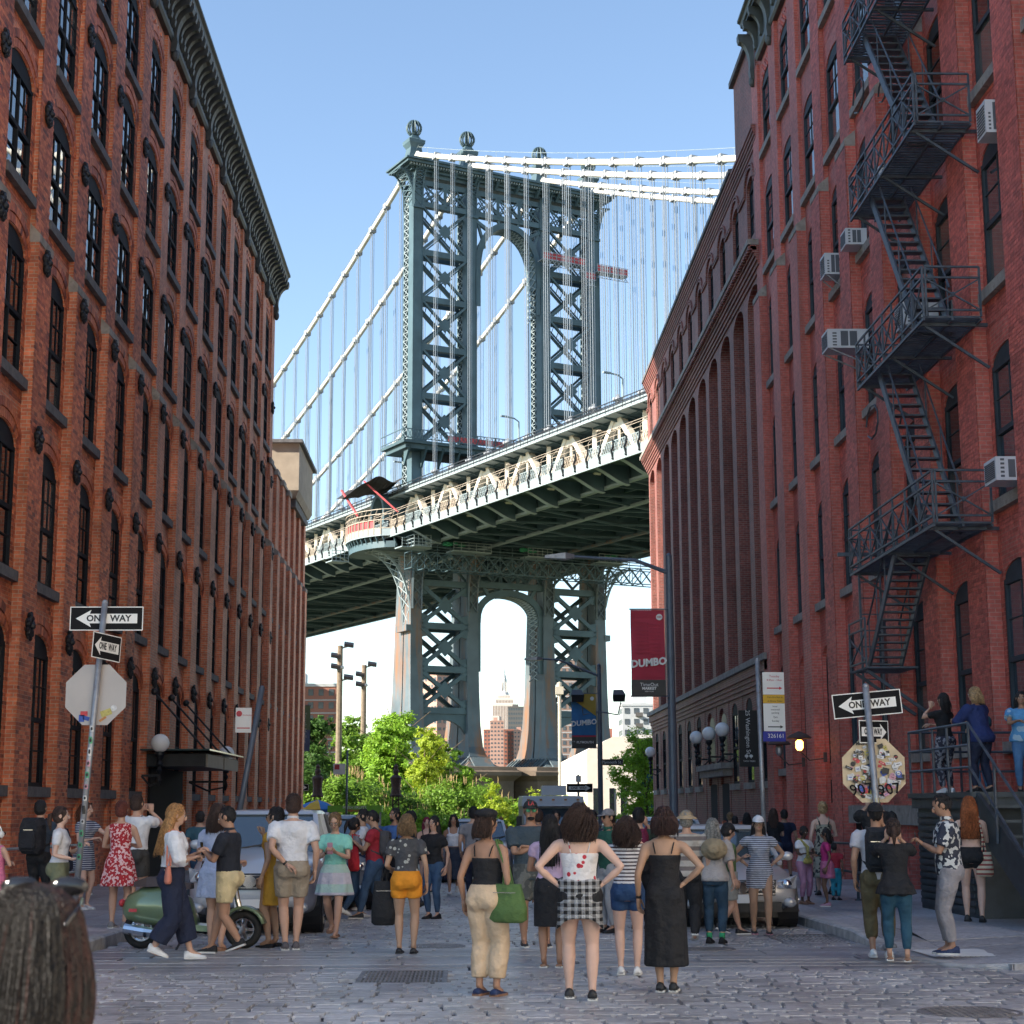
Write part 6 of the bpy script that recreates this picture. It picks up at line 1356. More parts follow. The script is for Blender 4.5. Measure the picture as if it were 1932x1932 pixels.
def parkpost(label, x, y):
    t = thing('park_gate_post', label, 'gate post', (x,y,G)); R_ = mat('rust_iron', (.06,.035,.028), .8, var=.3, scale=8)
    m = MB()
    for sx, sy in ((-1,-1),(1,-1),(1,1),(-1,1)): m.bar((sx*.2,sy*.2,0),(sx*.15,sy*.15,2.9),.05)
    for k in range(7):
        z = k*.4
        for sy in (-1,1): m.bar((-.19,sy*.19,z),(.18,sy*.18,z+.4),.03); m.bar((.19,sy*.19,z),(-.18,sy*.18,z+.4),.03); m.bar((sy*.19,-.19,z),(sy*.18,.18,z+.4),.03)
    m.build('lattice', R_, t); m = MB(); m.lathe((0,0,2.9), [(.3,0),(.34,.08),(.28,.15),(.24,.5),(.3,.95),(.34,1.0),(.3,1.08),(.12,1.2),(.17,1.4),(.1,1.55),(.14,1.65),(.02,1.8)], 8); m.build('finial', R_, t)
parkpost('rusty lattice gate post with finial right of the green food cart', -3.92, 92); parkpost('rusty lattice gate post with finial left of the green food cart', -8.2, 92)
# ---------------------------------------------------------------- food carts and umbrellas
def umbrella(label, x, y, ztop):
    t = thing('cart_umbrella', label, 'umbrella', (x,y,0)); r = 1.25
    for k in range(8):
        a0, a1 = 2*pi*k/8+.2, 2*pi*(k+1)/8+.2; m = MB(); p, q = Vector((r*cos(a0),r*sin(a0),ztop-.5)), Vector((r*cos(a1),r*sin(a1),ztop-.5)); tp = Vector((0,0,ztop)); md = lambda v: (v+tp)/2+Vector((0,0,.08))
        m.quad(p,q,md(q),md(p)); m.add([md(p),md(q),tp],[(0,1,2)]); m.quad(p,q,q+Vector((0,0,-.22)),p+Vector((0,0,-.22))); m.build('canopy_panel', (UY if k % 2 else UB), t)
    m = MB(); m.tube([(0,0,G),(0,0,ztop)], .025, 6); m.build('pole', GALV, t)
    for a in (-pi/2-.38,-pi/2+.38): 
        c, s = cos(a), sin(a); text(t, 'SABRETT', .2, SBLU, frame_mx((c*r*.97,s*r*.97-.03,ztop-.6), (-s,c,0), FZ), bold=.004)
UY, UB = mat('umbrella_yellow', (.65,.40,.02), .7, var=.08), mat('umbrella_blue', (.03,.17,.45), .7, var=.08)
umbrella('yellow and blue SABRETT umbrella left of the green food cart', -7.9, 89, 1.95); umbrella('yellow SABRETT umbrella partly hidden behind the left warehouse corner', -9.5, 88, 1.9)
def cart(label, x, y, w, mtl, name, top=None):
    t = thing('food_cart', label, 'food cart', (x,y,G)); m = MB(); m.box(-w/2,-.5,.3,w/2,.5,1.2); m.build('body', mtl, t)
    for sx in (-1,1): m = MB(); m.tube([(sx*w*.3,-.55,.25),(sx*w*.3,-.45,.25)], .25, 14); m.build('wheel', RUBBER, t)
    for k in range(9): m = MB(); a = -w/2+.1+k*(w-.2)/8; m.lathe((a,-.2,1.2), [(.05,0),(.05,.22),(.02,.3)], 7); m.build('bottle', random.choice((ST[4],ST[7],ST[3],ST[5])), t)
    if top:
        for sx in (-1,1):
            for sy in (-.5,.5): m = MB(); m.bar((sx*w/2,sy,1.2),(sx*w/2,sy,2.1),.05); m.build('post', GALV, t)
        m = MB(); m.box(-w/2-.1,-.7,2.1,w/2+.1,.6,2.45); m.build('roof', top, t); text(t, 'FRESH FRUITS', .2, WHITE, frame_mx((0,-.72,2.33), FX, FZ)); text(t, 'FRESH JUICE', .15, SRED, frame_mx((0,-.72,2.17), FX, FZ), bold=.004)
        m = MB(); m.box(-w/2,-.52,1.2,w/2,-.48,1.9); m.build('display_glass', TG, t)
cart('silver hot dog cart with bottles under the blue and yellow umbrella', -8.5, 89, 2.6, GALV, 'x'); cart('green food cart with FRESH FRUITS on its lit roof sign', -5.85, 88, 2.6, mat('cart_green', (.10,.30,.05), .6), 'y', mat('cart_roof_green', (.16,.42,.03), .6, var=.1))
# ---------------------------------------------------------------- vehicles
CARS = {}
def car(label, x, y, rz, paint, L=4.7, W=1.85, H=1.45, suv=False, cat='car', name='parked_car', grille='bars'):
    t = thing(name, label, cat, (x,y,gz(y)), rz)
    # front of the car at -y, rear at +y; stations: (y, half width, z hood/belt, z under)
    h = L/2; hood = H*.66 if suv else H*.62; w = W/2
    st = [(-h+.02,.70,.44,.66,.24),(-h+.14,.86,.30,hood*.80,.20),(-h+.5,.96,.24,hood*.92,.2),(-h+1.0,1.0,.22,hood*.98,.2),(-h+1.45,1.0,.22,hood+.03,.2),(-.2,1.0,.22,hood+.06,.2),(h*.45,1.0,.22,hood+.09,.2),(h-.5,.97,.25,hood+.08,.2),(h-.12,.90,.34,hood*.98,.2),(h,.78,.5,hood*.8,.2)]
    m = MB(); rings = []
    for yy, f, zb, zt, r in st:
        a = w*f; zm = (zb+zt)/2
        rings.append([(-a*.86,yy,zb),(a*.86,yy,zb),(a*.98,yy,zb+.12),(a,yy,zm),(a*.965,yy,zt-.13),(a*.84,yy,zt-.02),(a*.4,yy,zt+.035),(0,yy,zt+.045),(-a*.4,yy,zt+.035),(-a*.84,yy,zt-.02),(-a*.965,yy,zt-.13),(-a,yy,zm),(-a*.98,yy,zb+.12)])
    m.loft(rings); o = m.build('body', paint, t, smooth=True); sub = o.modifiers.new('s','SUBSURF'); sub.levels = sub.render_levels = 2
    # cabin
    g0, g1, g2, g3 = (-h+1.35, -h+2.05 if suv else -h+2.15, h-.75 if suv else h-1.35, h-.35 if suv else h-.7)
    zt = H; m = MB(); zb = hood+.0
    R_ = [[(-w*.86,g0,zb),(w*.86,g0,zb),(w*.80,g0+.01,zb+.02),(-w*.80,g0+.01,zb+.02)]]
    m.loft([[(-w*.86,g0,zb),(w*.86,g0,zb),(w*.88,g3,zb+.06),(-w*.88,g3,zb+.06)],[(-w*.72,g1,zt-.06),(w*.72,g1,zt-.06),(w*.72,g2,zt-.06),(-w*.72,g2,zt-.06)]]); m.build('window_glass', CARG, t)
    m = MB()
    m.loft([[(-w*.70,g1+.02,zt-.07),(w*.70,g1+.02,zt-.07),(w*.71,g2,zt-.07),(-w*.71,g2,zt-.07)],[(-w*.74,g1-.03,zt-.05),(w*.74,g1-.03,zt-.05),(w*.74,g2+.05,zt-.05),(-w*.74,g2+.05,zt-.05)],[(-w*.68,g1+.06,zt-.0),(w*.68,g1+.06,zt-.0),(w*.68,g2-.05,zt),(-w*.68,g2-.05,zt)],[(-w*.4,g1+.3,zt+.02),(w*.4,g1+.3,zt+.02),(w*.4,g2-.3,zt+.02),(-w*.4,g2-.3,zt+.02)]])
    m.build('roof', paint, t, smooth=False)
    for s in (-1,1):
        m = MB(); m.bar((s*w*.87,g0-.02,zb),(s*w*.735,g1,zt-.05),.07,.05); m.bar((s*w*.89,g3,zb+.05),(s*w*.735,g2,zt-.05),.10,.06); ym = (g1+g2)/2; m.bar((s*w*.885,ym,zb+.03),(s*w*.735,ym,zt-.06),.06,.08); m.build('pillar', paint, t)
        m = MB(); m.ball((s*(w+.06),g0+.32,zb+.10), (.10,.06,.07), 10, 6); m.bar((s*w*.9,g0+.35,zb+.04),(s*(w+.05),g0+.33,zb+.08),.05); m.build('wing_mirror', paint, t, smooth=True)
        # headlight
        m = MB(); yf = -h; zc = hood*.72
        m.loft([[(s*w*.56,yf+.05,zc-.05),(s*w*.80,yf+.13,zc-.07),(s*w*.80,yf+.15,zc+.07),(s*w*.56,yf+.10,zc+.03)][::s],[(s*w*.57,yf+.02,zc-.045),(s*w*.88,yf+.16,zc-.06),(s*w*.95,yf+.42,zc+.12),(s*w*.60,yf+.16,zc+.06)][::s]]); hl = m.build('headlight', HLG, t)
        m = MB(); m.ball((s*w*.72,yf+.10,zc), (.08,.05,.07), 10, 6); m.build('bulb', CHROME, hl, smooth=True)
        m = MB(); m.ball((s*w*.76,yf+.07,.40), (.10,.05,.07), 10, 6); m.build('fog_light', HLG, t, smooth=True)
        for yw in (-h+.88, h-.95):
            r = .36 if suv else .325; m = MB(); c = s*(w-.11); m.tube([(c-.11,yw,r),(c-.10,yw,r),(c+.10,yw,r),(c+.11,yw,r)], [r*.9,r,r,r*.9], 22); wh = m.build('wheel', RUBBER, t)
            m = MB(); m.tube([(s*(w-.02),yw,r),(s*(w+.004),yw,r)], [r*.68,r*.66], 20); 
            m.cur = 1; m.tube([(s*(w+.004),yw,r),(s*(w+.012),yw,r)], r*.16, 10)
            for k in range(7): a = 2*pi*k/7; m.bar((s*(w+.008),yw,r),(s*(w+.008),yw+cos(a)*r*.64,r+sin(a)*r*.64),.05,.02)
            m.build('rim', [BLACK, CHROME], wh)
            m = MB(); m.tube([(s*(w-.3),yw,r+.03),(s*(w*.985),yw,r+.03)], r*1.13, 20); m.build('wheel_arch', BLACK, t)
    yf = -h; zc = hood*.66; m = MB(); gw = w*.52
    m.loft([[(-gw,yf+.06,zc-.10),(gw,yf+.06,zc-.10),(gw*1.06,yf+.10,zc+.12),(-gw*1.06,yf+.10,zc+.12)],[(-gw,yf+.0,zc-.10),(gw,yf+.0,zc-.10),(gw*1.06,yf+.06,zc+.12),(-gw*1.06,yf+.06,zc+.12)]]); gr = m.build('grille', BLACK, t)
    m = MB()
    for k in range(4): z = zc-.08+k*.055; m.box(-gw,yf-.005+k*.012,z,gw,yf+.01+k*.012,z+.014)
    m.loft([[(.10*cos(a*pi/8),yf-.015,zc+.01+.08*sin(a*pi/8)) for a in range(16)],[(.10*cos(a*pi/8),yf+.04,zc+.01+.08*sin(a*pi/8)) for a in range(16)]]); m.build('badge_bars', CHROME, gr)
    m = MB(); m.box(-w*.62,yf+.02,.27,w*.62,yf+.12,.41); m.build('air_intake', BLACK, t)
    m = MB(); m.box(-.2,yf-.02,.40,.2,yf+.0,.52); m.build('number_plate', WHITE, t)
    m = MB(); m.box(-w*.8,-h+.6,.16,w*.8,h-.3,.3); m.build('underbody', BLACK, t)
    for s in (-.3,.35): m = MB(); m.bar((s,g0-.02,zb+.05),(s+.45,g0+.18,zb+.12),.02); m.build('wiper', BLACK, t)
    return t
def paint(n, c, metal=.7): 
    m = mat(n, c, .32, metal, var=.02, coat=.6); return m
CARG = glassmat('car_glass', (.05,.07,.085), .03, .1); HLG = glassmat('headlight_glass', (.35,.36,.38), .1, .1)
car('silver sedan parked nose out at the right kerb behind the girl in stripes', 3.95, 26.7, 0, paint('paint_silver', (.58,.56,.55), .35), 4.8, 1.86, 1.47)
car('white sport utility vehicle parked behind the green scooter, wide clear windshield', -3.02, 25.9, 0, paint('paint_white_silver', (.50,.51,.54), .3), 4.7, 1.92, 1.72, True)
car('dark silver sport utility vehicle second in the left parked row', -2.6, 32.2, 0, paint('paint_blue_grey', (.20,.23,.27), .4), 4.7, 1.9, 1.66, True)
car('pale blue grey car second in the right parked row', 3.85, 33.5, 0, paint('paint_pale_blue', (.40,.46,.52), .3), 4.6, 1.85, 1.6, True)
car('white crossover driving down the middle of the street towards the crowd', .25, 45.2, 0, paint('paint_white', (.55,.57,.60), .2), 4.5, 1.85, 1.6, True, name='moving_car')
car('grey car third in the right parked row below the globe lamps', 4.0, 40.5, 0, paint('paint_grey', (.22,.22,.24)), 4.7, 1.85, 1.5)
car('dark car third in the left parked row', -3.4, 39, 0, paint('paint_black', (.03,.03,.035)), 4.7, 1.85, 1.5)
t = thing('camper_van', 'white camper van with roof air unit parked facing the camera at the street end', 'van', (3.12,63,gz(63))); VW = mat('van_white', (.60,.62,.64), .4, var=.05)
m = MB(); m.loft([[(-.95,-2.6,.35),(.95,-2.6,.35),(1.0,-2.6,1.2),(-1.0,-2.6,1.2)],[(-1.05,-2.2,.35),(1.05,-2.2,.35),(1.05,-2.2,1.35),(-1.05,-2.2,1.35)],[(-1.1,-1.6,.35),(1.1,-1.6,.35),(1.1,-1.5,2.1),(-1.1,-1.5,2.1)],[(-1.12,2.8,.35),(1.12,2.8,.35),(1.12,2.8,2.1),(-1.12,2.8,2.1)]]); m.build('body', VW, t)
m = MB(); m.loft([[(-1.0,-2.15,1.36),(1.0,-2.15,1.36),(.98,-1.62,2.02),(-.98,-1.62,2.02)],[(-1.0,-2.19,1.36),(1.0,-2.19,1.36),(.98,-1.66,2.02),(-.98,-1.66,2.02)]]); m.build('windshield', CARG, t)
m = MB(); m.loft([[(-1.15,-2.0,2.1),(1.15,-2.0,2.1),(1.1,-1.9,2.45),(-1.1,-1.9,2.45)],[(-1.15,2.9,2.1),(1.15,2.9,2.1),(1.1,2.9,2.5),(-1.1,2.9,2.5)]]); m.build('roof_cap', VW, t); m = MB(); m.box(-.35,-.8,2.5,.55,.3,2.85); m.build('roof_unit', VW, t)
m = MB()
for x in (-.9,-.45,0,.45,.9): m.box(x-.05,-2.03,2.3,x+.05,-1.99,2.36)
m.build('marker_light', ST[7], t); m = MB()
for s in (-1,1): m.box(s*1.25-.1,-2.3,1.3,s*1.25+.1,-2.2,1.75)
m.build('wing_mirror', BLACK, t); m = MB(); m.box(-.7,-2.64,.6,.7,-2.58,1.0); m.build('grille', BLACK, t)
for s in (-1,1):
    m = MB(); m.box(s*.82-.12,-2.65,.7,s*.82+.12,-2.58,.95); m.build('headlight', HLG, t)
    for yw in (-1.7,1.9): m = MB(); m.tube([(s*.85,yw,.36),(s*1.08,yw,.36)], .36, 16); m.build('wheel', RUBBER, t)
# scooter
SG = mat('scooter_green', (.16,.22,.12), .28, .2, var=.03, coat=.8); t = thing('motor_scooter', 'pale green motor scooter parked across the left kerb in front of the white vehicle', 'scooter', (-3.45,21.35,gz(21.3)), radians(-4)); SC = t
def wheel2(x, r):
    m = MB(); n = 26
    m.loft([[(x+(r-.05+.05*cos(a))*cos(2*pi*k/n), .06*sin(a), r+(r-.05+.05*cos(a))*sin(2*pi*k/n)) for a in [2*pi*j/8 for j in range(8)]] for k in range(n)], cap=False, closed=True); w_ = m.build('tyre', RUBBER, SC, smooth=True)
    m = MB(); m.loft([[(x+(r-.1+.012*cos(a))*cos(2*pi*k/n), .045*sin(a), r+(r-.1+.012*cos(a))*sin(2*pi*k/n)) for a in [2*pi*j/6 for j in range(6)]] for k in range(n)], cap=False, closed=True)
    for k in range(5): a = 2*pi*k/5; m.bar((x,-.03,r),(x+(r-.1)*cos(a),-.03,r+(r-.1)*sin(a)),.035,.03)
    m.tube([(x,-.06,r),(x,.06,r)], .045, 10); m.build('rim', CHROME, SC)
wheel2(-.62,.235); wheel2(.66,.235)
m = MB()   # rear body with bulging side cowls
m.loft([[(x, w_*cos(a), z0+(z1-z0)*(.5+.5*sin(a))) for a in [2*pi*k/14 for k in range(14)]] for x, w_, z0, z1 in ((-.86,.05,.42,.56),(-.8,.13,.34,.66),(-.62,.19,.30,.76),(-.4,.21,.27,.78),(-.18,.19,.25,.74),(.0,.15,.24,.62),(.08,.12,.23,.40))]); m.build('rear_body', SG, SC, smooth=True)
m = MB(); m.loft([[(x,-w_,z),(x,w_,z),(x,w_,z+h_),(x,-w_,z+h_)] for x, w_, z, h_ in ((-.1,.17,.24,.08),(.25,.18,.22,.07),(.36,.17,.26,.1))]); m.build('footboard', SG, SC)
m = MB(); m.loft([[(x,w_*cos(a)*1,z+0*a) if False else (x+.05*abs(cos(a))**2*(-1), w_*cos(a), z+.02*sin(a)) for a in [pi*2*k/14 for k in range(14)]] for x, w_, z in ((.34,.18,.24),(.37,.21,.4),(.42,.22,.6),(.46,.20,.78),(.50,.12,.92))]); m.build('leg_shield', SG, SC, smooth=True)
m = MB(); N = 10; m.loft([[(.66+(.29)*cos(a), w_, .235+.29*sin(a)) for w_ in (-.09,-.03,.03,.09)]+[(.66+(.25)*cos(a), w_, .235+.25*sin(a)) for w_ in (.09,-.09)] for a in [radians(15+150*i/N) for i in range(N+1)]]); m.build('front_mudguard', SG, SC, smooth=True)
m = MB(); m.tube([(.66,.07,.235),(.56,.07,.6),(.5,0,.95),(.46,0,1.0)], .035, 8); m.tube([(.44,-.34,1.0),(.47,-.1,1.03),(.47,.1,1.03),(.44,.34,1.0)], .022, 8); m.build('steering_column', CHROME, SC)
m = MB(); m.ball((.5,0,1.0), (.10,.12,.08), 10, 7); m.build('headset', SG, SC, smooth=True); m = MB(); m.ball((.59,0,1.0), (.03,.07,.06), 10, 6); m.build('headlight', HLG, SC, smooth=True)
for s in (-1,1): m = MB(); m.tube([(.44,s*.25,1.0),(.40,s*.3,1.2)], .008, 5); m.ball((.40,s*.31,1.24), (.015,.07,.05), 10, 6); m.build('mirror', CHROME, SC); m = MB(); m.tube([(.44,s*.24,1.0),(.43,s*.36,1.0)], .025, 8); m.build('handgrip', RUBBER, SC)
m = MB(); m.loft([[(x,-w_,z),(x,w_,z),(x,w_*.8,z+h_),(x,-w_*.8,z+h_)] for x, w_, z, h_ in ((-.72,.10,.76,.06),(-.55,.15,.76,.12),(-.3,.15,.77,.10),(.0,.10,.73,.07))]); m.build('saddle', mat('saddle_brown', (.05,.025,.02), .5), SC)
m = MB(); m.ball((-.88,0,.56), (.04,.09,.05), 8, 6); m.build('tail_light', ST[4], SC, smooth=True); m = MB(); m.box(-.74,-.205,.46,-.64,-.2,.5); m.build('reflector', ST[4], SC)
m = MB(); m.tube([(-.30,-.14,.2),(-.55,-.16,.22),(-.8,-.16,.26)], [.04,.07,.065], 10)
m.build('exhaust', CHROME, SC); m = MB(); m.tube([(-.05,-.12,.2),(-.12,-.26,.0)], .014, 6); m.build('side_stand', BLACK, SC)
# ---------------------------------------------------------------- people
def remesh(mb, voxel, smooth=5, fac=.5):
    me = mb.mesh('tmp', []); o = bpy.data.objects.new('tmp', me)
    r = o.modifiers.new('r', 'REMESH'); r.mode = 'VOXEL'; r.voxel_size = voxel
    if smooth: s = o.modifiers.new('s', 'SMOOTH'); s.factor = fac; s.iterations = smooth
    out = evaluated(o); bpy.data.meshes.remove(me)
    return out
def mesh_to_mb(me):
    m = MB(); m.v = [tuple(v.co) for v in me.vertices]; m.f = [tuple(p.vertices) for p in me.polygons]; m.m = [0]*len(m.f); return m
def ik(a, c, l1, l2, hint):
    a, c = Vector(a), Vector(c); d = c-a; L = d.length
    if L > (l1+l2)*.998: c = a+d*((l1+l2)*.998/L); d = c-a; L = d.length
    u = d.normalized(); x = (l1*l1-l2*l2+L*L)/(2*L); h = sqrt(max(l1*l1-x*x, 0)); n = Vector(hint); n = (n-u*n.dot(u))
    n = n.normalized() if n.length > 1e-5 else Vector((0,1,0)); return a+u*x+n*h, c
TORSO = {'f': [(.465,.084,.062,-.004),(.50,.102,.074,-.010),(.535,.104,.078,-.012),(.57,.092,.068,-.004),(.62,.073,.054,.002),(.67,.076,.056,.004),(.72,.084,.062,.006),(.76,.090,.060,.004),(.79,.096,.054,0),(.815,.088,.045,-.004),(.835,.056,.038,-.006)],
         'm': [(.465,.084,.062,-.002),(.50,.096,.070,-.006),(.535,.097,.072,-.006),(.57,.092,.068,-.0),(.62,.086,.064,.004),(.67,.090,.064,.004),(.72,.100,.068,.004),(.76,.108,.068,.002),(.79,.114,.060,0),(.815,.104,.048,-.004),(.835,.066,.040,-.006)]}
def tring(sex, z, wide=1):
    K = TORSO[sex]
    for a, b in zip(K, K[1:]):
        if z <= b[0]: t = max(0,(z-a[0])/(b[0]-a[0])); return [(a[i]+(b[i]-a[i])*t)*(wide if i in (1,2) else 1) for i in (1,2,3)]
    return [K[-1][1]*wide, K[-1][2]*wide, K[-1][3]]
def ell(c, hw, hd, z, n=20, wav=0, k=9, ph=0):
    return [Vector((c[0]+hw*(1+wav*sin(k*a+ph))*cos(a), c[1]+hd*(1+wav*sin(k*a+ph))*sin(a), z)) for a in [2*pi*i/n for i in range(n)]]
SKIN = {k: mat('skin_'+k, c, .55, var=.06, scale=12, spec=.35) for k, c in dict(pale=(.62,.40,.31), fair=(.52,.31,.22), tan=(.38,.21,.135), olive=(.43,.26,.17), brown=(.20,.105,.065), dark=(.09,.05,.035)).items()}
def hairmat(n, c):
    m = mat('hair_'+n, c, .5, var=.5, scale=45, spec=.5, bump=.9, bscale=90); return m
HAIR = {k: hairmat(k, c) for k, c in dict(chestnut2=(.035,.012,.008), black=(.012,.010,.010), brown=(.045,.022,.014), chestnut=(.10,.035,.016), auburn=(.13,.03,.018), blonde=(.42,.27,.13), dirty=(.20,.12,.055), red=(.34,.10,.03), grey=(.25,.24,.22), magenta=(.22,.02,.05), ginger=(.40,.20,.07)).items()}
EYE = mat('eye_dark', (.02,.015,.012), .2, var=0); LIP = mat('lip', (.33,.09,.08), .5, var=0); EYW = mat('eye_white', (.65,.62,.58), .3, var=0); LENS = mat('sunglass_lens', (.01,.01,.012), .08, var=0)
FAB = {}
def fab(n, c, r=.85, v=.12):
    if n not in FAB: FAB[n] = mat('fabric_'+n, c, r, var=v, scale=8, bump=.9, bscale=9)
    return FAB[n]
def patfab(n, kind, c1, c2, sc=40):
    if n in FAB: return FAB[n]
    m = fab(n, c1); nt = m.node_tree; b = nt.nodes['Principled BSDF']; N = nt.nodes.new; Lk = nt.links.new; tc = N('ShaderNodeTexCoord')
    base = b.inputs['Base Color'].links[0].from_socket; mx = N('ShaderNodeMix'); mx.data_type = 'RGBA'; mx.inputs[7].default_value = (*c2,1); Lk(base, mx.inputs[6])
    def gt(s, v):
        g = N('ShaderNodeMath'); g.operation = 'GREATER_THAN'; g.inputs[1].default_value = v; Lk(s, g.inputs[0]); return g.outputs[0]
    if kind == 'stripe':
        w = N('ShaderNodeTexWave'); w.bands_direction = 'Z'; w.inputs['Scale'].default_value = sc; w.inputs['Distortion'].default_value = .3; Lk(tc.outputs['Object'], w.inputs['Vector']); Lk(gt(w.outputs['Fac'], .62), mx.inputs[0])
    elif kind == 'plaid':
        ad = N('ShaderNodeMath'); ad.operation = 'ADD'
        for i, ax in enumerate('XZ'):
            w = N('ShaderNodeTexWave'); w.bands_direction = ax; w.inputs['Scale'].default_value = sc; Lk(tc.outputs['Object'], w.inputs['Vector']); Lk(gt(w.outputs['Fac'], .5), ad.inputs[i])
        ml = N('ShaderNodeMath'); ml.operation = 'MULTIPLY'; ml.inputs[1].default_value = .5; Lk(ad.outputs[0], ml.inputs[0]); Lk(ml.outputs[0], mx.inputs[0])
    elif kind == 'blotch':
        v = N('ShaderNodeTexNoise'); v.inputs['Scale'].default_value = sc; v.inputs['Detail'].default_value = 1; Lk(tc.outputs['Object'], v.inputs['Vector']); Lk(gt(v.outputs[0], .53), mx.inputs[0])
    else:
        v = N('ShaderNodeTexVoronoi'); v.inputs['Scale'].default_value = sc; Lk(tc.outputs['Object'], v.inputs['Vector']); mt_ = N('ShaderNodeMath'); mt_.operation = 'LESS_THAN'; mt_.inputs[1].default_value = .28; Lk(v.outputs['Distance'], mt_.inputs[0]); Lk(mt_.outputs[0], mx.inputs[0])
    Lk(mx.outputs[2], b.inputs['Base Color']); return m
ARMS = {  # wrist target (x outward, y forward, z) and elbow hint (x outward, y, z), hand dir
 'down': ((.150,.01,.50),(.4,-1,0),None,.5), 'swing': ((.14,.09,.52),(.3,-1,0),None,.5), 'back': ((.14,-.08,.52),(.3,-1,.2),None,.5),
 'hips': ((.105,-.015,.585),(1,-.45,.0),(-.7,.3,-.5),.4), 'phone': ((.03,.16,.69),(.6,-.2,-1),(-.35,.6,.5),.9), 'chest': ((.035,.13,.66),(.8,-.1,-1),(-.8,.5,.1),.7),
 'face': ((.045,.13,.87),(.7,.2,-.8),(-.2,.1,1),1.0), 'crossed': ((-.02,.085,.685),(1,.1,-.6),(-1,.15,.1),.8), 'point': ((.10,.28,.74),(.3,-.2,-1),(.0,1,.1),.6), 'up': ((.13,.18,.80),(.6,.0,-1),(0,.2,1),1.1),
 'rail': ((.06,.24,.70),(.8,0,-1),(-.6,.6,0),.5), 'behind': ((.04,-.09,.55),(1,-.6,.1),(-.8,-.3,-.4),.5), 'hold': ((.12,.12,.60),(.4,-.6,-1),(0,1,.1),1.1)}
LEGSP = {'stand': ((.050,0),(.055,0)), 'wide': ((.085,0),(.085,0)), 'walk': ((.045,.13),(.045,-.12)), 'walk2': ((.045,-.12),(.045,.13)), 'contra': ((.06,.05),(.06,-.03)), 'close': ((.035,0),(.035,.02)), 'out': ((.11,.03),(.05,0))}
def hand(m, w, d, up_, s, curl, side):
    d = d.normalized(); n = up_-d*up_.dot(d); n = n.normalized(); b = d.cross(n)*side
    def R(c, a, e): return [c+b*a*cos(t)+n*e*sin(t) for t in [2*pi*k/10 for k in range(10)]]
    m.loft([R(w-d*.012*s,.0145*s,.011*s),R(w+d*.012*s,.020*s,.011*s),R(w+d*.038*s,.024*s,.010*s),R(w+d*.052*s,.021*s,.008*s)])
    for i, (o, L) in enumerate(((-.017,.040),(-.006,.046),(.006,.043),(.016,.034))):
        p = w+d*.048*s+b*o*s; c_ = curl*(1+.12*i); P = [p]; ang = .15
        for k in range(3): ang += c_*.55; p = p+(d*cos(ang)-n*sin(ang))*L*s*(.42,.32,.26)[k]; P.append(p)
        m.tube(P, [.0056*s,.0052*s,.0046*s,.0036*s], 6)
    p = w+d*.012*s-b*.018*s; m.tube([p, p+(d*.6-b*.8)*.020*s-n*.004*s, p+(d*.9-b*.55)*.036*s-n*.012*s, p+(d*1.0-b*.25)*.050*s-n*.020*s], [.0075*s,.0066*s,.0056*s,.0042*s], 6)
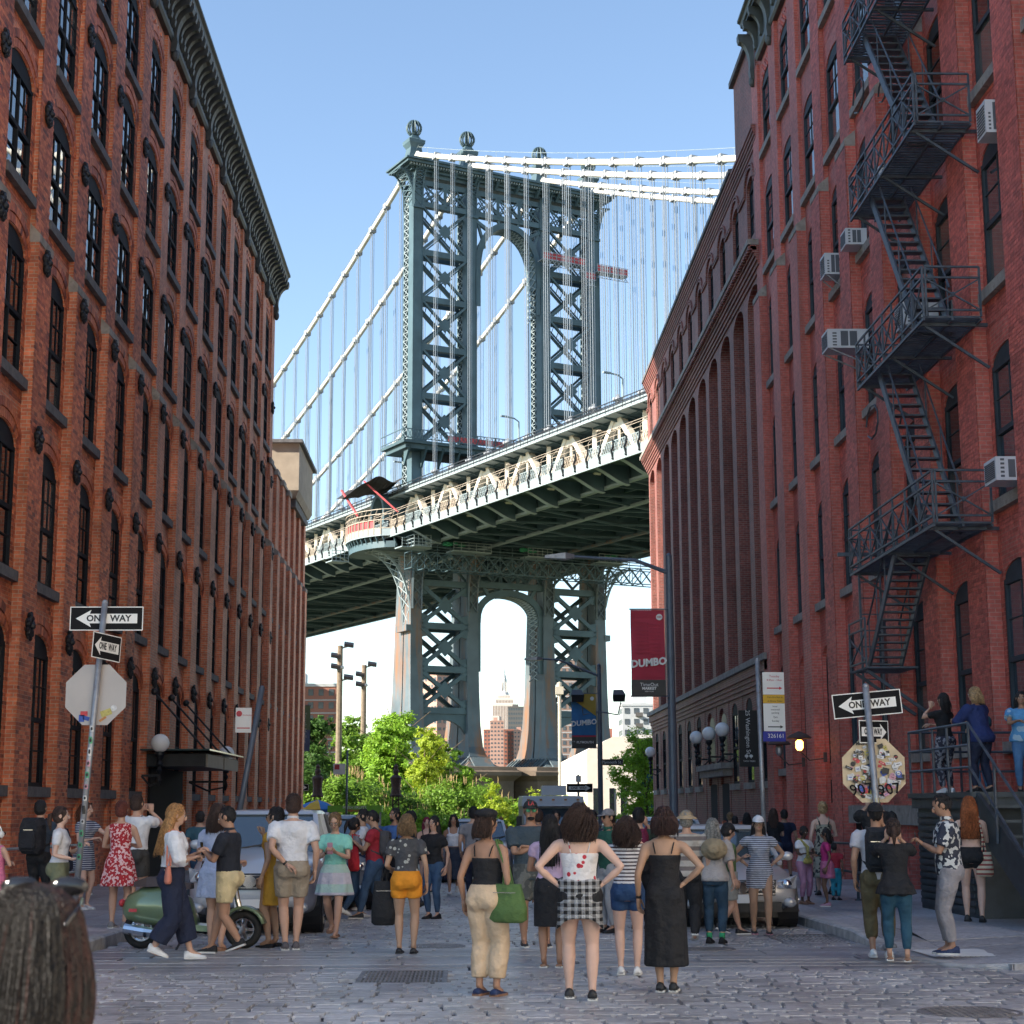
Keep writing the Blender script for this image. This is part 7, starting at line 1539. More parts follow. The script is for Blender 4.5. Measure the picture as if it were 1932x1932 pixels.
def person(label, x, y, H, rz, sex='f', skin='fair', arms=('down','down'), legs='stand', top=None, bottom=None, shoes=None, hair=None, head=(0,0), wide=1.0, z=None, extra=(), face=None, near=None, lean=0, group=None, sock=None):
    if z is None: z = gz(y)+(ph(x,y)+.002 if (x > 5.05 or x < -4.65) else .006)
    near = (y < 26) if near is None else near; vox = .015 if near else .024
    t = thing('person', label, 'person', (x,y,z), radians(rz)); S = H; sk = SKIN[skin]; V = lambda a,b,c: Vector((a*S,b*S,c*S))
    bend = lambda p: Vector((p.x, p.y+max(p.z/S-.52,0)*S*sin(radians(lean)), p.z-(1-cos(radians(lean)))*max(p.z-.52*S,0)))
    hl = hips = 0; J = {}
    for i, sd_ in ((0,-1),(1,1)):
        lx, ly = LEGSP[legs][i]; lift = .03 if (legs.startswith('walk') and ly < 0) else 0
        hp = V(sd_*.052,-.004,.515); an = V(sd_*lx, ly, .048+lift); kn, an = ik(hp, an, .245*S, .232*S, (sd_*.15,1,0)); J[sd_] = (hp, kn, an, ly, lift)
    A = {}
    for i, sd_ in ((0,-1),(1,1)):
        W_, hint, hd_, curl = ARMS[arms[i]] if isinstance(arms[i], str) else arms[i]
        sx = .100 if sex == 'f' else .116; sh = V(sd_*sx*wide,-.002,.795); sh = bend(sh); w = V(sd_*W_[0]*(wide if W_[0] > .09 else 1), W_[1], W_[2]); w = bend(w)
        el, w = ik(sh, w, .172*S, .145*S, (sd_*hint[0],hint[1],hint[2])); A[sd_] = (sh, el, w, Vector((sd_*hd_[0],hd_[1],hd_[2])) if hd_ else (w-el), curl)
    ak = (1.0 if sex == 'f' else 1.12)*(.5+.5*wide)
    def leg_l(m, sd_, e=0, f=1.0, loose=0):
        hp, kn, an, ly, lf = J[sd_]; c = Vector((0,0,0)); pts = [(hp+V(0,0,.02),.056),(hp+(kn-hp)*.35,.052),(hp+(kn-hp)*.7,.041),(kn,.0335),(kn+(an-kn)*.3,.0345),(kn+(an-kn)*.6,.028),(kn+(an-kn)*.88,.0205),(an,.021)]
        fr = [-.04,.175,.35,.5,.65,.8,.94,1.0]; out = []
        for (p, r), g in zip(pts, fr):
            if g > f:
                p0, r0 = out[-1]; q = (f-fp)/(g-fp); pq = pl_+(p-pl_)*q; rr_ = rl_+(r-rl_)*q; out.append((pq, (rr_*wide**.7+loose*f)*S+e)); break
            out.append((p-V(0,.004 if .5 < g < .9 else 0,0), (r*wide**.7+loose*max(g,0))*S+e)); fp, pl_, rl_ = g, p, r
        m.tube([p for p, _ in out], [r for _, r in out], 12)
    def arm_l(m, sd_, e=0, f=2.0):
        sh, el, w, _, _ = A[sd_]; pts = [(sh-V(sd_*.02,0,-.004),.027),(sh+(el-sh)*.08,.0295),(sh+(el-sh)*.45,.0265),(el,.0205),(el+(w-el)*.3,.0215),(el+(w-el)*.7,.0165),(w,.0135)]; fr = [-.1,.08,.45,1,1.3,1.7,2]; out = []
        for (p, r), g in zip(pts, fr):
            if g > f: q = (f-fp)/(g-fp); out.append((pl_+(p-pl_)*q, (rl_+(r-rl_)*q)*ak*S+e)); break
            out.append((p, r*ak*S+e)); fp, pl_, rl_ = g, p, r
        m.tube([p for p, _ in out], [r for _, r in out], 10)
    def torso_l(m, z0, z1, e=0, n=20, wav=0):
        zs = [z0]+[k[0] for k in TORSO[sex] if z0+.008 < k[0] < z1-.008]+[z1]; rs = []
        for q in zs: hw, hd, cy = tring(sex, q, wide); rs.append([bend(v) for v in ell((0,cy*S), hw*S+e, hd*S+e, q*S, n, wav)])
        m.loft(rs)
    hy, hp_ = radians(head[0]), radians(head[1]); nb = bend(V(0,.002,.865))
    RH = Matrix.Translation(nb) @ Matrix.Rotation(hy,4,'Z') @ Matrix.Rotation(-hp_,4,'X') @ Matrix.Translation(-V(0,.002,.865))
    hb = lambda p: RH @ p
    b = MB(); torso_l(b, .465, .835)
    for sd_ in (-1,1): leg_l(b, sd_); arm_l(b, sd_)
    if sex == 'f':
        for sd_ in (-1,1): q = bend(V(sd_*.040,.040,.735)); b.ball(q, (.036*S,.034*S,.036*S), 10, 7)
        for sd_ in (-1,1): b.ball(V(sd_*.046,-.045,.515), (.050*S,.045*S,.05*S), 10, 7)
    else:
        for sd_ in (-1,1): b.ball(V(sd_*.044,-.036,.515), (.046*S,.04*S,.048*S), 10, 7)
    b.tube([bend(V(0,-.006,.81)), bend(V(0,-.003,.845)), hb(V(0,.0,.885)), hb(V(0,.004,.905))], [.045*S,.0315*S*(1.1 if sex=='m' else .95),.030*S*(1.1 if sex=='m' else .95),.03*S], 12)
    hm = MB(); hm.ball((0,0,0), 1, 14, 10); hv = [hb(V(.0455*v[0]*(1-.10*max(-v[2],0)), .002+.057*v[1], .936+.064*v[2])) for v in hm.v]; b.add(hv, hm.f)
    hm = MB(); hm.ball((0,0,0), 1, 12, 8); hv = [hb(V(.034*v[0], .022+.034*v[1], .897+.026*v[2])) for v in hm.v]; b.add(hv, hm.f)
    for sd_ in (-1,1): hp, kn, an, ly, lf = J[sd_]; b.tube([an, an+V(0,.03,-.018), an+V(0,.075,-.030)], [.021*S,.020*S,.014*S], 8)
    me = remesh(b, vox, 4); m = mesh_to_mb(me); bpy.data.meshes.remove(me)
    for sd_ in (-1,1):
        sh, el, w, hd_, curl = A[sd_]; up_ = Vector((sd_*1,.2,0)) if abs(hd_.normalized().z) > .6 and hd_.z < 0 else Vector((0,-.3,1)) if hd_.y > -.2 else Vector((0,0,1)); hand(m, w, hd_, up_, S*1.08, curl, sd_)
        q = MB(); q.ball((0,0,0), 1, 8, 6); m.add([hb(V(sd_*.046+.007*v[0], -.002+.014*v[1], .932+.019*v[2])) for v in q.v], q.f)
    q = MB(); q.ball((0,0,0), 1, 8, 6); m.add([hb(V(.0085*v[0], .060+.012*v[1]*(1-.4*v[2]), .925+.017*v[2])) for v in q.v], q.f)
    m.build('body', sk, t, smooth=True)
    # face
    e = MB(); q = MB(); q.ball((0,0,0), 1, 8, 6); f2 = MB(); br = MB()
    for sd_ in (-1,1):
        f2.add([hb(V(sd_*.0185+.0085*v[0], .0535+.004*v[1], .9375+.0045*v[2])) for v in q.v], q.f); e.add([hb(V(sd_*.0185+.004*v[0], .0572+.0022*v[1], .9375+.0042*v[2])) for v in q.v], q.f)
        br.add([hb(V(sd_*.019+.0115*v[0], .0545+.004*v[1], .950+.0024*v[2]-.002*abs(v[0]))) for v in q.v], q.f)
    f2.build('eye_white', EYW, t, smooth=True); e.build('iris', EYE, t, smooth=True); br.build('eyebrow', HAIR[hair[1]] if hair else EYE, t)
    lp = MB(); lp.add([hb(V(.013*v[0], .0555+.005*v[1], .903+.0045*v[2])) for v in q.v], q.f); lp.build('mouth', LIP, t, smooth=True)
    if face and 'shades' in face:
        g = MB()
        for sd_ in (-1,1): g.add([hb(V(sd_*.020+.0165*v[0], .060+.004*v[1], .937+.013*v[2])) for v in q.v], q.f); g.bar(hb(V(sd_*.037,.058,.942)), hb(V(sd_*.049,.0,.94)), .004)
        g.bar(hb(V(-.01,.063,.942)), hb(V(.01,.063,.942)), .005); g.build('sunglasses', ST[5] if 'green' in face else LENS, t, smooth=True)
    if face and 'glasses' in face:
        g = MB()
        for sd_ in (-1,1): g.tube([hb(V(sd_*.020+.0155*cos(a), .0635, .936+.012*sin(a))) for a in [2*pi*k/12 for k in range(13)]], .0022, 4); g.bar(hb(V(sd_*.036,.062,.94)), hb(V(sd_*.048,.0,.94)), .003)
        g.bar(hb(V(-.006,.064,.939)), hb(V(.006,.064,.939)), .003); g.build('glasses', BLACK, t)
    if face and 'beard' in face: g = MB(); g.add([hb(V(.026*v[0], .040+.022*v[1], .882+.016*v[2])) for v in q.v], q.f); g.build('beard', HAIR['black'], t, smooth=True)
    if face and 'headshades' in face:
        g = MB(); q2 = MB(); q2.ball((0,0,0), 1, 8, 6)
        for sd_ in (-1,1): g.add([hb(V(sd_*.022+.017*v[0], .036+.012*v[1], .992+.006*v[2])) for v in q2.v], q2.f); g.bar(hb(V(sd_*.04,.035,.99)), hb(V(sd_*.055,-.01,.96)), .004)
        g.build('sunglasses', LENS, t, smooth=True)
    # clothes
    gv = .015 if near else .026
    if top:
        k = top.get('k','tee'); z0 = top.get('z0',.50); g = MB(); ez = .013+top.get('loose',0); z1 = top.get('z1', {'tee':.828,'tank':.765,'tube':.755}.get(k,.828))
        if 'skirt' in top:
            zh, fl = top['skirt']; rs = []; zw = .56; N = 7
            for i in range(N+1):
                f = i/N; q_ = zh+(zw-zh)*f; hw, hd, cy = tring(sex, max(q_,.50), wide); hw = max(hw, .1*wide if q_ < .5 else 0)
                e_ = fl*(1-f); rs.append(ell((0,cy*S), hw*S+ez+e_*S, hd*S+ez+e_*S*.9, q_*S, 40, (.05*(1-f)+.012) if fl > .01 else .012, 9))
            sk_ = MB(); sk_.loft(rs)
            for sd_ in (-1,1): sk_.ball(V(sd_*.046,-.044,.520) if sex == 'f' else V(sd_*.044,-.034,.52), (.050*S+ez,.045*S+ez,.055*S+ez), 10, 7)
            me = remesh(sk_, gv, 1); sk_ = mesh_to_mb(me); bpy.data.meshes.remove(me); sk_.build('dress_skirt', top['m'], t, smooth=True); z0 = .545
        torso_l(g, z0, z1, ez)
        if sex == 'f':
            for sd_ in (-1,1): q_ = bend(V(sd_*.040,.041,.735)); g.ball(q_, (.036*S+ez,.034*S+ez,.036*S+ez), 10, 7)
        if k == 'tee':
            sl = top.get('sleeve',.55)
            for sd_ in (-1,1):
                if sl > 0: arm_l(g, sd_, ez+.004, sl)
            if sl > 0: g.tube([bend(V(-.10*wide,-.002,.792)), bend(V(0,-.004,.812)), bend(V(.10*wide,-.002,.792))], [.034*S,.040*S,.034*S], 10)
        g_ = remesh(g, gv, 3); mt_ = top['m']; g_.materials.append(mt_); g_.polygons.foreach_set('use_smooth', [True]*len(g_.polygons)); obj('dress_bodice' if 'skirt' in top else 'shirt', g_, t)
        if k == 'tank':
            st_ = MB(); wd = top.get('strap',.008)
            for sd_ in (-1,1): st_.tube([bend(V(sd_*.052,.058,.755)), bend(V(sd_*.060,.040,.81)), bend(V(sd_*.062,-.004,.838)), bend(V(sd_*.056,-.048,.80)), bend(V(sd_*.045,-.062,.750))], wd*S, 6)
            st_.build('straps', mt_, t)
        if top.get('collar'): c_ = MB(); c_.loft([ell((0,0),.040*S,.040*S,.828*S,16),ell((0,.002*S),.037*S,.038*S,.862*S,16)]); c_.v = [tuple(bend(Vector(v))) for v in c_.v]; c_.build('collar', mt_, t, smooth=True)
    if bottom:
        k = bottom['k']; g = MB(); e_ = .012+bottom.get('loose',0)
        if k in ('pants','shorts'):
            f = bottom.get('f', .97 if k == 'pants' else .33); torso_l(g, .467, bottom.get('zt',.575), e_+.001)
            for sd_ in (-1,1): leg_l(g, sd_, e_, f, bottom.get('flare',0)); g.ball(V(sd_*.046,-.042,.515), (.050*S+e_,.045*S+e_,.05*S+e_), 10, 7)
            me = remesh(g, gv, 3); me.materials.append(bottom['m']); me.polygons.foreach_set('use_smooth', [True]*len(me.polygons)); obj('trousers' if k == 'pants' else 'shorts', me, t)
        else:
            zh, fl = bottom['skirt']; rs = []; N = 7; zw = bottom.get('zt',.60)
            for i in range(N+1):
                f = i/N; q_ = zh+(zw-zh)*f; hw, hd, cy = tring(sex, max(q_,.50), wide); e2 = fl*(1-f); rs.append(ell((0,cy*S), hw*S+e_+e2*S, hd*S+e_+e2*S*.9, q_*S, 40, (.05*(1-f)+.01) if fl > .01 else .01, 9))
            g.loft(rs)
            for sd_ in (-1,1): g.ball(V(sd_*.046,-.044,.520), (.050*S+e_,.045*S+e_,.055*S+e_), 10, 7)
            me = remesh(g, gv, 1); me.materials.append(bottom['m']); me.polygons.foreach_set('use_smooth', [True]*len(me.polygons)); obj('skirt', me, t)
        if bottom.get('belt'): g = MB(); hw, hd, cy = tring(sex, .575, wide); g.loft([ell((0,cy*S), hw*S+e_+.006, hd*S+e_+.006, q_*S, 20) for q_ in (.565,.582)]); g.build('belt', BLACK, t)
    # shoes
    if shoes:
        sm, so_, kind = (shoes+(None,None))[:3] if isinstance(shoes, tuple) else (shoes, None, None)
        for sd_ in (-1,1):
            hp, kn, an, ly, lf = J[sd_]; g = MB(); q0 = an+V(0,0,-.048); pitch = -.35 if lf else 0
            prof_ = [(-.040,.016,.040),(-.036,.024,.052),(-.015,.026,.056),(.015,.024,.050),(.045,.027,.034),(.075,.029,.026),(.098,.023,.020),(.108,.010,.012)]
            kk = .5 if kind == 'sandal' else (.75 if kind == 'flat' else 1)
            rg = []
            for (yy, w_, h_) in prof_: h_ = h_*kk; rg.append([q0+V(w_*cos(a)*1.0, yy, .006+(h_-.006)*max(sin(a),0)**.7 if sin(a) > 0 else .006) for a in [2*pi*j/12 for j in range(12)]])
            g.loft(rg); sm_ = sm
            if pitch: R_ = Matrix.Translation(q0+V(0,.09,0)) @ Matrix.Rotation(pitch,4,'X') @ Matrix.Translation(-(q0+V(0,.09,0))); g.v = [tuple(R_ @ Vector(v)) for v in g.v]
            s_o = g.build('shoe', sm_, t, smooth=True)
            g = MB(); P = [(w_*1.06, yy) for yy, w_, _ in prof_]; out = [q0+V(a,b_,0) for a, b_ in P]+[q0+V(-a,b_,0) for a, b_ in P[::-1]]; g.loft([out,[p+V(0,0,.012) for p in out]])
            if pitch: g.v = [tuple(R_ @ Vector(v)) for v in g.v]
            g.build('sole', so_ or sm_, s_o)
            if sock: g = MB(); g.tube([an+V(0,0,-.01), an+(kn-an)*sock[1]], [.024*S,.026*S], 10); g.build('sock', sock[0], t, smooth=True)
    # hair and hats
    if hair:
        kind, hc = hair[0], HAIR[hair[1]]; g = MB(); q = MB(); n_ = 22; q.ball((0,0,0), 1, n_, 12); rnd_ = random.Random(len(label))
        vol = hair[2] if len(hair) > 2 else 1
        def shell(fr, cy, rx, ry, rz_, cz=.943):
            g.add([hb(V(*(Vector((rx*v[0], cy+ry*v[1], cz+rz_*v[2]))*1+Vector((v[0],v[1],v[2]))*.0035*(sin(13*v[0]+9*v[2])+sin(17*v[1]+5*v[2]))))) for v in q.v], q.f)
            for _ in range(70 if near else 0):
                a = rnd_.uniform(0,2*pi); el_ = rnd_.uniform(.25,1.3); l_ = .35 if kind in ('short','crop','pony','bun') else .5
                if sin(a) > .35 and el_ < .75: continue
                P = [hb(V(rx*1.03*cos(a+.12*k)*cos(el_-l_*k/3), cy+ry*1.03*sin(a+.12*k)*cos(el_-l_*k/3), cz+rz_*1.04*sin(el_-l_*k/3))) for k in range(4)]
                g.tube(P, [.0022*S,.003*S,.0024*S,.0006*S], 4)
        zend = {'short':.925,'bob':.845,'long':.74,'verylong':.66,'curly':.80,'pony':.925,'bun':.925,'crop':.93,'mid':.80,'cap':.93}.get(kind,.92)
        k_ = {'crop':.0015,'short':.005,'cap':.002}.get(kind,.006)
        shell(0, -.010, .0465+k_, .0555+k_, .062+k_, .944)
        if kind in ('short','pony','bun'): g.add([hb(V((.047+k_)*v[0], -.016+.050*v[1], .918+.045*v[2])) for v in q.v], q.f)
        if kind in ('bob','long','verylong','curly','mid'):
            N = 10; rs = []; L = .95-zend
            for i in range(N+1):
                f = i/N; z_ = .955-L*f; w_ = (.054+.014*sin(pi*min(f*1.1,1)) if kind != 'curly' else .056+.028*sin(pi*f))*vol*(1-.25*max(f-.8,0)*5*.5); dd = (.046-.014*f)*(1.15 if kind == 'curly' else 1)*vol; cy = -.016-.022*f; rs.append([hb(V(w_*cos(a)*(1+.05*sin(11*a+i*.8)), cy+dd*sin(a)*(1+.05*sin(13*a+i))*(1 if sin(a) < 0 else .55), z_)) for a in [2*pi*j/28 for j in range(28)]])
            g.loft(rs)
            for j in range(170 if near else 30):
                a = rnd_.uniform(-pi*1.08, pi*.08); amp = .012 if kind == 'curly' else .004; fq = 9 if kind == 'curly' else 3; P = []; ph0 = rnd_.uniform(0,6); ln = rnd_.uniform(.75,1.06)
                for i in range(9): f = i/8*ln; z_ = .985-(.985-zend)*f; w_ = (.042+.026*min(f*2,1)*vol+(.02*sin(pi*f) if kind == 'curly' else 0)); P.append(hb(V(w_*cos(a)+amp*sin(f*fq+ph0), -.012-.02*f+(w_*.86)*sin(a)*(1 if sin(a) < 0 else .5)+amp*cos(f*fq+ph0), z_)))
                g.tube(P, [.0017*S]*8+[.0005], 4)
        if kind == 'pony': g.tube([hb(V(0,-.062,.955)), hb(V(0,-.088,.94)), hb(V(0,-.090,.88)), hb(V(0,-.078,.82))], [.012*S,.020*S,.018*S,.006*S], 10)
        if kind == 'bun': g.ball(hb(V(0,-.068,.965)), .026*S, 12, 8)
        g.build('hair', hc, t, smooth=True)
        hat = hair[3] if len(hair) > 3 else None
        if hat:
            hk, hmat_ = hat; g = MB()
            def dome(rx, ry, rz_, cz, cy=-.004): g.loft([[hb(V(rx*cos(a)*cos(f_), cy+ry*sin(a)*cos(f_), cz+rz_*sin(f_))) for a in [2*pi*j/20 for j in range(20)]] for f_ in [pi/2*i/7*.98 for i in range(8)]])
            if hk in ('cap','capback'):
                dome(.054,.066,.060,.952); s_ = 1 if hk == 'cap' else -1
                g.loft([[hb(V(w_*cos(a), s_*(.050+.058*l_*sin(a)), .957-.010*l_*sin(a)+dz)) for a in [pi*j/10 for j in range(11)]] for w_, l_, dz in ((.046,1,0),(.046,1,.004))])
            elif hk == 'bucket': dome(.056,.066,.058,.955); g.loft([[hb(V(r_*cos(a), -.004+r_*1.15*sin(a), z_)) for a in [2*pi*j/24 for j in range(24)]] for r_, z_ in ((.053,.97),(.088,.945),(.090,.942),(.055,.962))], cap=False)
            elif hk == 'beret': g.ball(hb(V(.008,-.012,.985)), (.066*S,.072*S,.030*S), 18, 8); g.ball(hb(V(0,0,.966)), (.056*S,.064*S,.022*S), 18, 8)
            g.build('hat', hmat_, t, smooth=True)
    for fn in extra: fn(t, S, V, A, J, hb, bend)
    return t
def held(name, label, cat, t, build):
    """a thing carried by a person: its own top-level object in world space"""
    o = thing(name, label, cat, tuple(t.location), t.rotation_euler.z); build(o); return o
def phone(label, case=None, both=True):
    def f(t, S, V, A, J, hb, bend):
        p = (A[-1][2]+A[1][2])/2+V(0,.035,.03) if both else A[1][2]+A[1][3].normalized()*.06*S
        o = thing('phone', label, 'phone', tuple(t.location), t.rotation_euler.z); m = MB(); m.loft([[p+Vector((a*.037,.01*b,b*.075-.006)) for a, b in ((-1,-1),(1,-1),(1,1),(-1,1))],[p+Vector((a*.037,.01*b+.009,b*.075)) for a, b in ((-1,-1),(1,-1),(1,1),(-1,1))]]); m.build('phone_case', case or BLACK, o)
        m = MB(); m.quad(*[p+Vector((a*.033,.01*b-.002,b*.068-.006)) for a, b in ((-1,-1),(1,-1),(1,1),(-1,1))]); m.build('screen', LENS, o)
    return f
def backpack(label, mt, w=.30, h=.46, d=.17):
    def f(t, S, V, A, J, hb, bend):
        o = thing('backpack', label, 'backpack', tuple(t.location), t.rotation_euler.z); y0 = -.068*S; zc = .70*S
        m = MB(); m.loft([[(a*w/2*f_, y0-d*g_, zc+b*h/2*k_) for a, b in ((-.7,-1),(.7,-1),(1,-.75),(1,.6),(.75,1),(-.75,1),(-1,.6),(-1,-.75))] for f_, g_, k_ in ((.9,-.05,.95),(1,.25,1),(1,.7,.96),(.8,1,.8))]); m.build('pack_body', mt, o, smooth=False)
        m = MB(); m.loft([[(a*w/2*f_, y0-d*g_, zc-.1*h+b*h/2*k_) for a, b in ((-.8,-1),(.8,-1),(1,-.7),(1,.7),(.8,1),(-.8,1),(-1,.7),(-1,-.7))] for f_, g_, k_ in ((.75,.8,.5),(.75,1.15,.5),(.6,1.25,.42))]); m.build('pocket', mt, o)
        m = MB()
        for s in (-1,1): m.tube([(s*.055*S,y0-.02,.80*S),(s*.062*S,-.01*S,.845*S),(s*.066*S,.058*S,.78*S),(s*.075*S,.06*S,.70*S),(s*.095*S,0,.63*S),(s*.07*S,y0,.60*S)], .017, 6)
        m.build('strap', mt, o); m = MB(); m.bar((0,y0-d*1.22,zc-.02),(0,y0-d*1.22,zc-.08),.012); m.bar((-.08,y0-d*1.02,zc+.09),(.08,y0-d*1.02,zc+.09),.008); m.build('zip', CHROME, o)
    return f
def bag(label, name, mt, side, zc, w, h, d, yoff=0, xoff=.13, strap='shoulder', taper=.8, cat='bag', cross=False):
    def f(t, S, V, A, J, hb, bend):
        o = thing(name, label, cat, tuple(t.location), t.rotation_euler.z); x = side*xoff*S; y = yoff*S; z_ = zc*S
        m = MB(); m.loft([[(x+a*w/2*f_, y+b*d/2*g_, z_+q) for a, b in [(cos(2*pi*k/14)*(1 if abs(cos(2*pi*k/14))>.3 else 1), sin(2*pi*k/14)) for k in range(14)]] for f_, g_, q in ((.75,.7,-h/2),(1,1,-h/2+.03),(1,.95,-h*.1),(taper,.6,h/2-.02),(taper*.98,.3,h/2))]); m.build('bag_body', mt, o, smooth=True)
        m = MB(); sx = (-side if cross else side)*.07*S
        for yy in (-.02,.02) if not cross else (0,):
            m.tube([(x-.1*w,y+yy,z_+h/2),(x*.8+sx*.2,y+yy-(.05*S if cross else 0),(z_+.84*S)/2+.05),(sx,-.02*S+yy,.842*S),(sx,.03*S+yy,.828*S) if not cross else (0,.07*S,.76*S)]+([(x*.7,.075*S,.62*S),(x,y,z_+h/2)] if cross else [(x*.9+sx*.1,y+.04,(z_+.84*S)/2+.05),(x+.1*w,y+yy,z_+h/2)]), .011, 6)
        m.build('strap', mt, o); m = MB(); m.bar((x-w*.3,y-d*.47,z_+h*.28),(x+w*.3,y-d*.47,z_+h*.28),.006); m.build('zip', CHROME, o)
    return f
def flap(mt, z0=.44, z1=.60, front=False):       # shirt tied round the waist
    def f(t, S, V, A, J, hb, bend):
        m = MB(); N = 9; rs = []
        for i in range(N+1): q = z1-(z1-z0)*i/N; rs.append([(( .108+.012*i/N)*S*cos(a)*(1+.02*sin(9*a+i)), -.010*S+(.088+.012*i/N)*S*sin(a)*(1+.03*sin(7*a+i)), q*S-.06*S*(abs(cos(a))**3)*i/N) for a in [pi+.15+(pi-.3)*j/24 for j in range(25)]])
        b0 = rs
        for a, b in zip(b0, b0[1:]):
            for j in range(24): m.quad(a[j], a[j+1], b[j+1], b[j])
        m.tube([(.105*S*cos(a), -.004*S+.085*S*sin(a), .598*S+.006*sin(5*a)) for a in [2*pi*j/24 for j in range(25)]], .024, 8)
        for s in (-1,1): m.tube([(s*.02*S,.09*S,.59*S),(s*.04*S,.10*S,.52*S),(s*.05*S,.09*S,.44*S)], [.02,.03,.02], 8)
        o = m.build('tied_shirt', mt, t, smooth=True); sm = o.modifiers.new('s','SOLIDIFY'); sm.thickness = .008
    return f
def watch(side=-1):
    def f(t, S, V, A, J, hb, bend):
        sh, el, w, _, _ = A[side]; d = (w-el).normalized(); m = MB(); p = w-d*.015*S; m.tube([p-d*.012,p+d*.012], .0165*S, 10); m.build('watch', BLACK, t)
    return f
def hatback(mt):
    def f(t, S, V, A, J, hb, bend):
        m = MB(); c = Vector((.03*S,-.11*S,.76*S)); m.loft([[c+Vector((r_*cos(a),y_,r_*.8*sin(a))) for a in [2*pi*j/20 for j in range(20)]] for r_, y_ in ((.17,0),(.175,-.01),(.09,-.02),(.08,-.08),(.03,-.09))]); o = thing('sun_hat', 'straw sun hat hanging on the back of the grey haired woman', 'hat', tuple(t.location), t.rotation_euler.z); m.build('hat_body', mt, o, smooth=True)
    return f
DENIM, NAVY = fab('denim', (.04,.085,.16)), fab('navy', (.012,.018,.045)); KHAKI, STN = fab('khaki', (.50,.38,.22)), fab('stone', (.33,.27,.20)); WHT, BLK, GRY = fab('white', (.68,.68,.70)), fab('black', (.012,.012,.014)), fab('grey', (.22,.21,.22))
RED = fab('red', (.34,.02,.035)); SW, SB_, SN = fab('sneaker_white', (.70,.70,.70), .5), fab('sneaker_black', (.015,.015,.017), .5), fab('shoe_navy', (.015,.03,.09), .6); SAND = fab('sandal_tan', (.28,.15,.09), .6); SOLE = fab('sole_white', (.62,.61,.58), .6)
def R(k, m, **kw): return dict(k=k, m=m, **kw)
# --- left crowd
person('woman in sleeveless red floral dress seen from behind beside the left sign pole', -4.75, 23.24, 1.69, -5, 'f', 'fair', ('chest','chest'), 'stand', R('tee', patfab('red_floral','blotch',(.42,.02,.03),(.75,.5,.5),28), sleeve=0, skirt=(.33,.045)), None, (GRY,SOLE), ('short','auburn'))
person('man in white tee and dark shorts photographing with his back to us', -4.85, 24.83, 1.80, -25, 'm', 'fair', ('face','face'), 'stand', R('tee', WHT, loose=.01), R('shorts', fab('charcoal', (.045,.043,.04)), loose=.012), (SB_,), ('short','brown'), sock=(fab('teal_sock',(.03,.10,.13)),.22), extra=(bag('grey crossbody bag on the man in white tee with a camera','shoulder_bag',GRY,-1,.50,.26,.22,.09,-.06,.06,cross=True),))
person('curly haired woman in navy striped dress pointing, camera on her chest', -6.35, 28.2, 1.74, -118, 'f', 'pale', ('point','chest'), 'stand', R('tee', patfab('navy_stripe','stripe',(.03,.045,.10),(.45,.47,.52),9), skirt=(.36,.02)), None, (SW,), ('curly','chestnut'), face=('headshades',), head=(10,0))
person('young woman in white tee in profile with dark tied hair, near the left railing', -5.18, 21.6, 1.60, -85, 'f', 'pale', ('phone','hold'), 'stand', R('tee', WHT, z0=.56), R('shorts', fab('olive',(.16,.17,.10)), loose=.01), (SW,), ('pony','brown'), extra=(bag('dark blue bag at the elbow of the young woman in white tee','shoulder_bag',NAVY,-1,.58,.36,.26,.16,.04,.12),))
person('man in dark tee with large black backpack at the far left', -6.55, 26, 1.74, -15, 'm', 'fair', ('chest','chest'), 'stand', R('tee', fab('slate',(.03,.045,.07))), R('pants', BLK), (SB_,), ('short','black'), extra=(backpack('large black backpack with mesh pockets on the man at the far left', fab('pack_black',(.018,.018,.022)), .36, .55, .24),))
person('seated looking woman in pink top with white headphones at the left edge', -6.08, 22.0, 1.36, -40, 'f', 'fair', ('chest','chest'), 'stand', R('tee', fab('pink',(.60,.16,.28)), sleeve=0, skirt=(.25,.05)), None, (SAND,), ('short','dirty'), face=('shades',), extra=(lambda t,S,V,A,J,hb,bend: [ (lambda m: (m.tube([hb(V(.058*cos(a),-.005,.945+.068*sin(a))) for a in [pi*k/10 for k in range(11)]], .010, 8), m.ball(hb(V(.056,0,.93)), (.02,.04,.045), 10, 8), m.ball(hb(V(-.056,0,.93)), (.02,.04,.045), 10, 8), m.build('headphones', WHITE, thing('headphones','white over ear headphones worn by the woman in pink','headphones',tuple(t.location),t.rotation_euler.z), smooth=True)))(MB()) ],))
person('long haired woman in white ruffled jacket and wide navy culottes striding right', -3.36, 19.4, 1.74, -80, 'f', 'fair', ('phone','chest'), 'walk', R('tee', WHT, z0=.60, loose=.03, sleeve=1.1), R('pants', NAVY, f=.86, loose=.014, flare=.030, zt=.60), (SW,SOLE), ('verylong','ginger',1.15), head=(0,10), extra=(bag('coral pink chain bag on the woman in navy culottes','handbag',fab('coral',(.62,.22,.15)),1,.555,.24,.20,.09,-.03,.13),))
person('woman in short pale blue shirt dress with brown strap bag, back to us', -3.10, 21.0, 1.76, -20, 'f', 'fair', ('chest','hold'), 'contra', R('tee', fab('pale_blue',(.42,.46,.60)), loose=.012, sleeve=.8, skirt=(.36,.02)), None, (SAND,None,'sandal'), ('mid','brown'), face=('headshades',), extra=(bag('dark brown crossbody strap bag on the woman in pale blue','shoulder_bag',fab('brown',(.05,.025,.02)),-1,.56,.20,.16,.07,.05,.10,cross=True),))
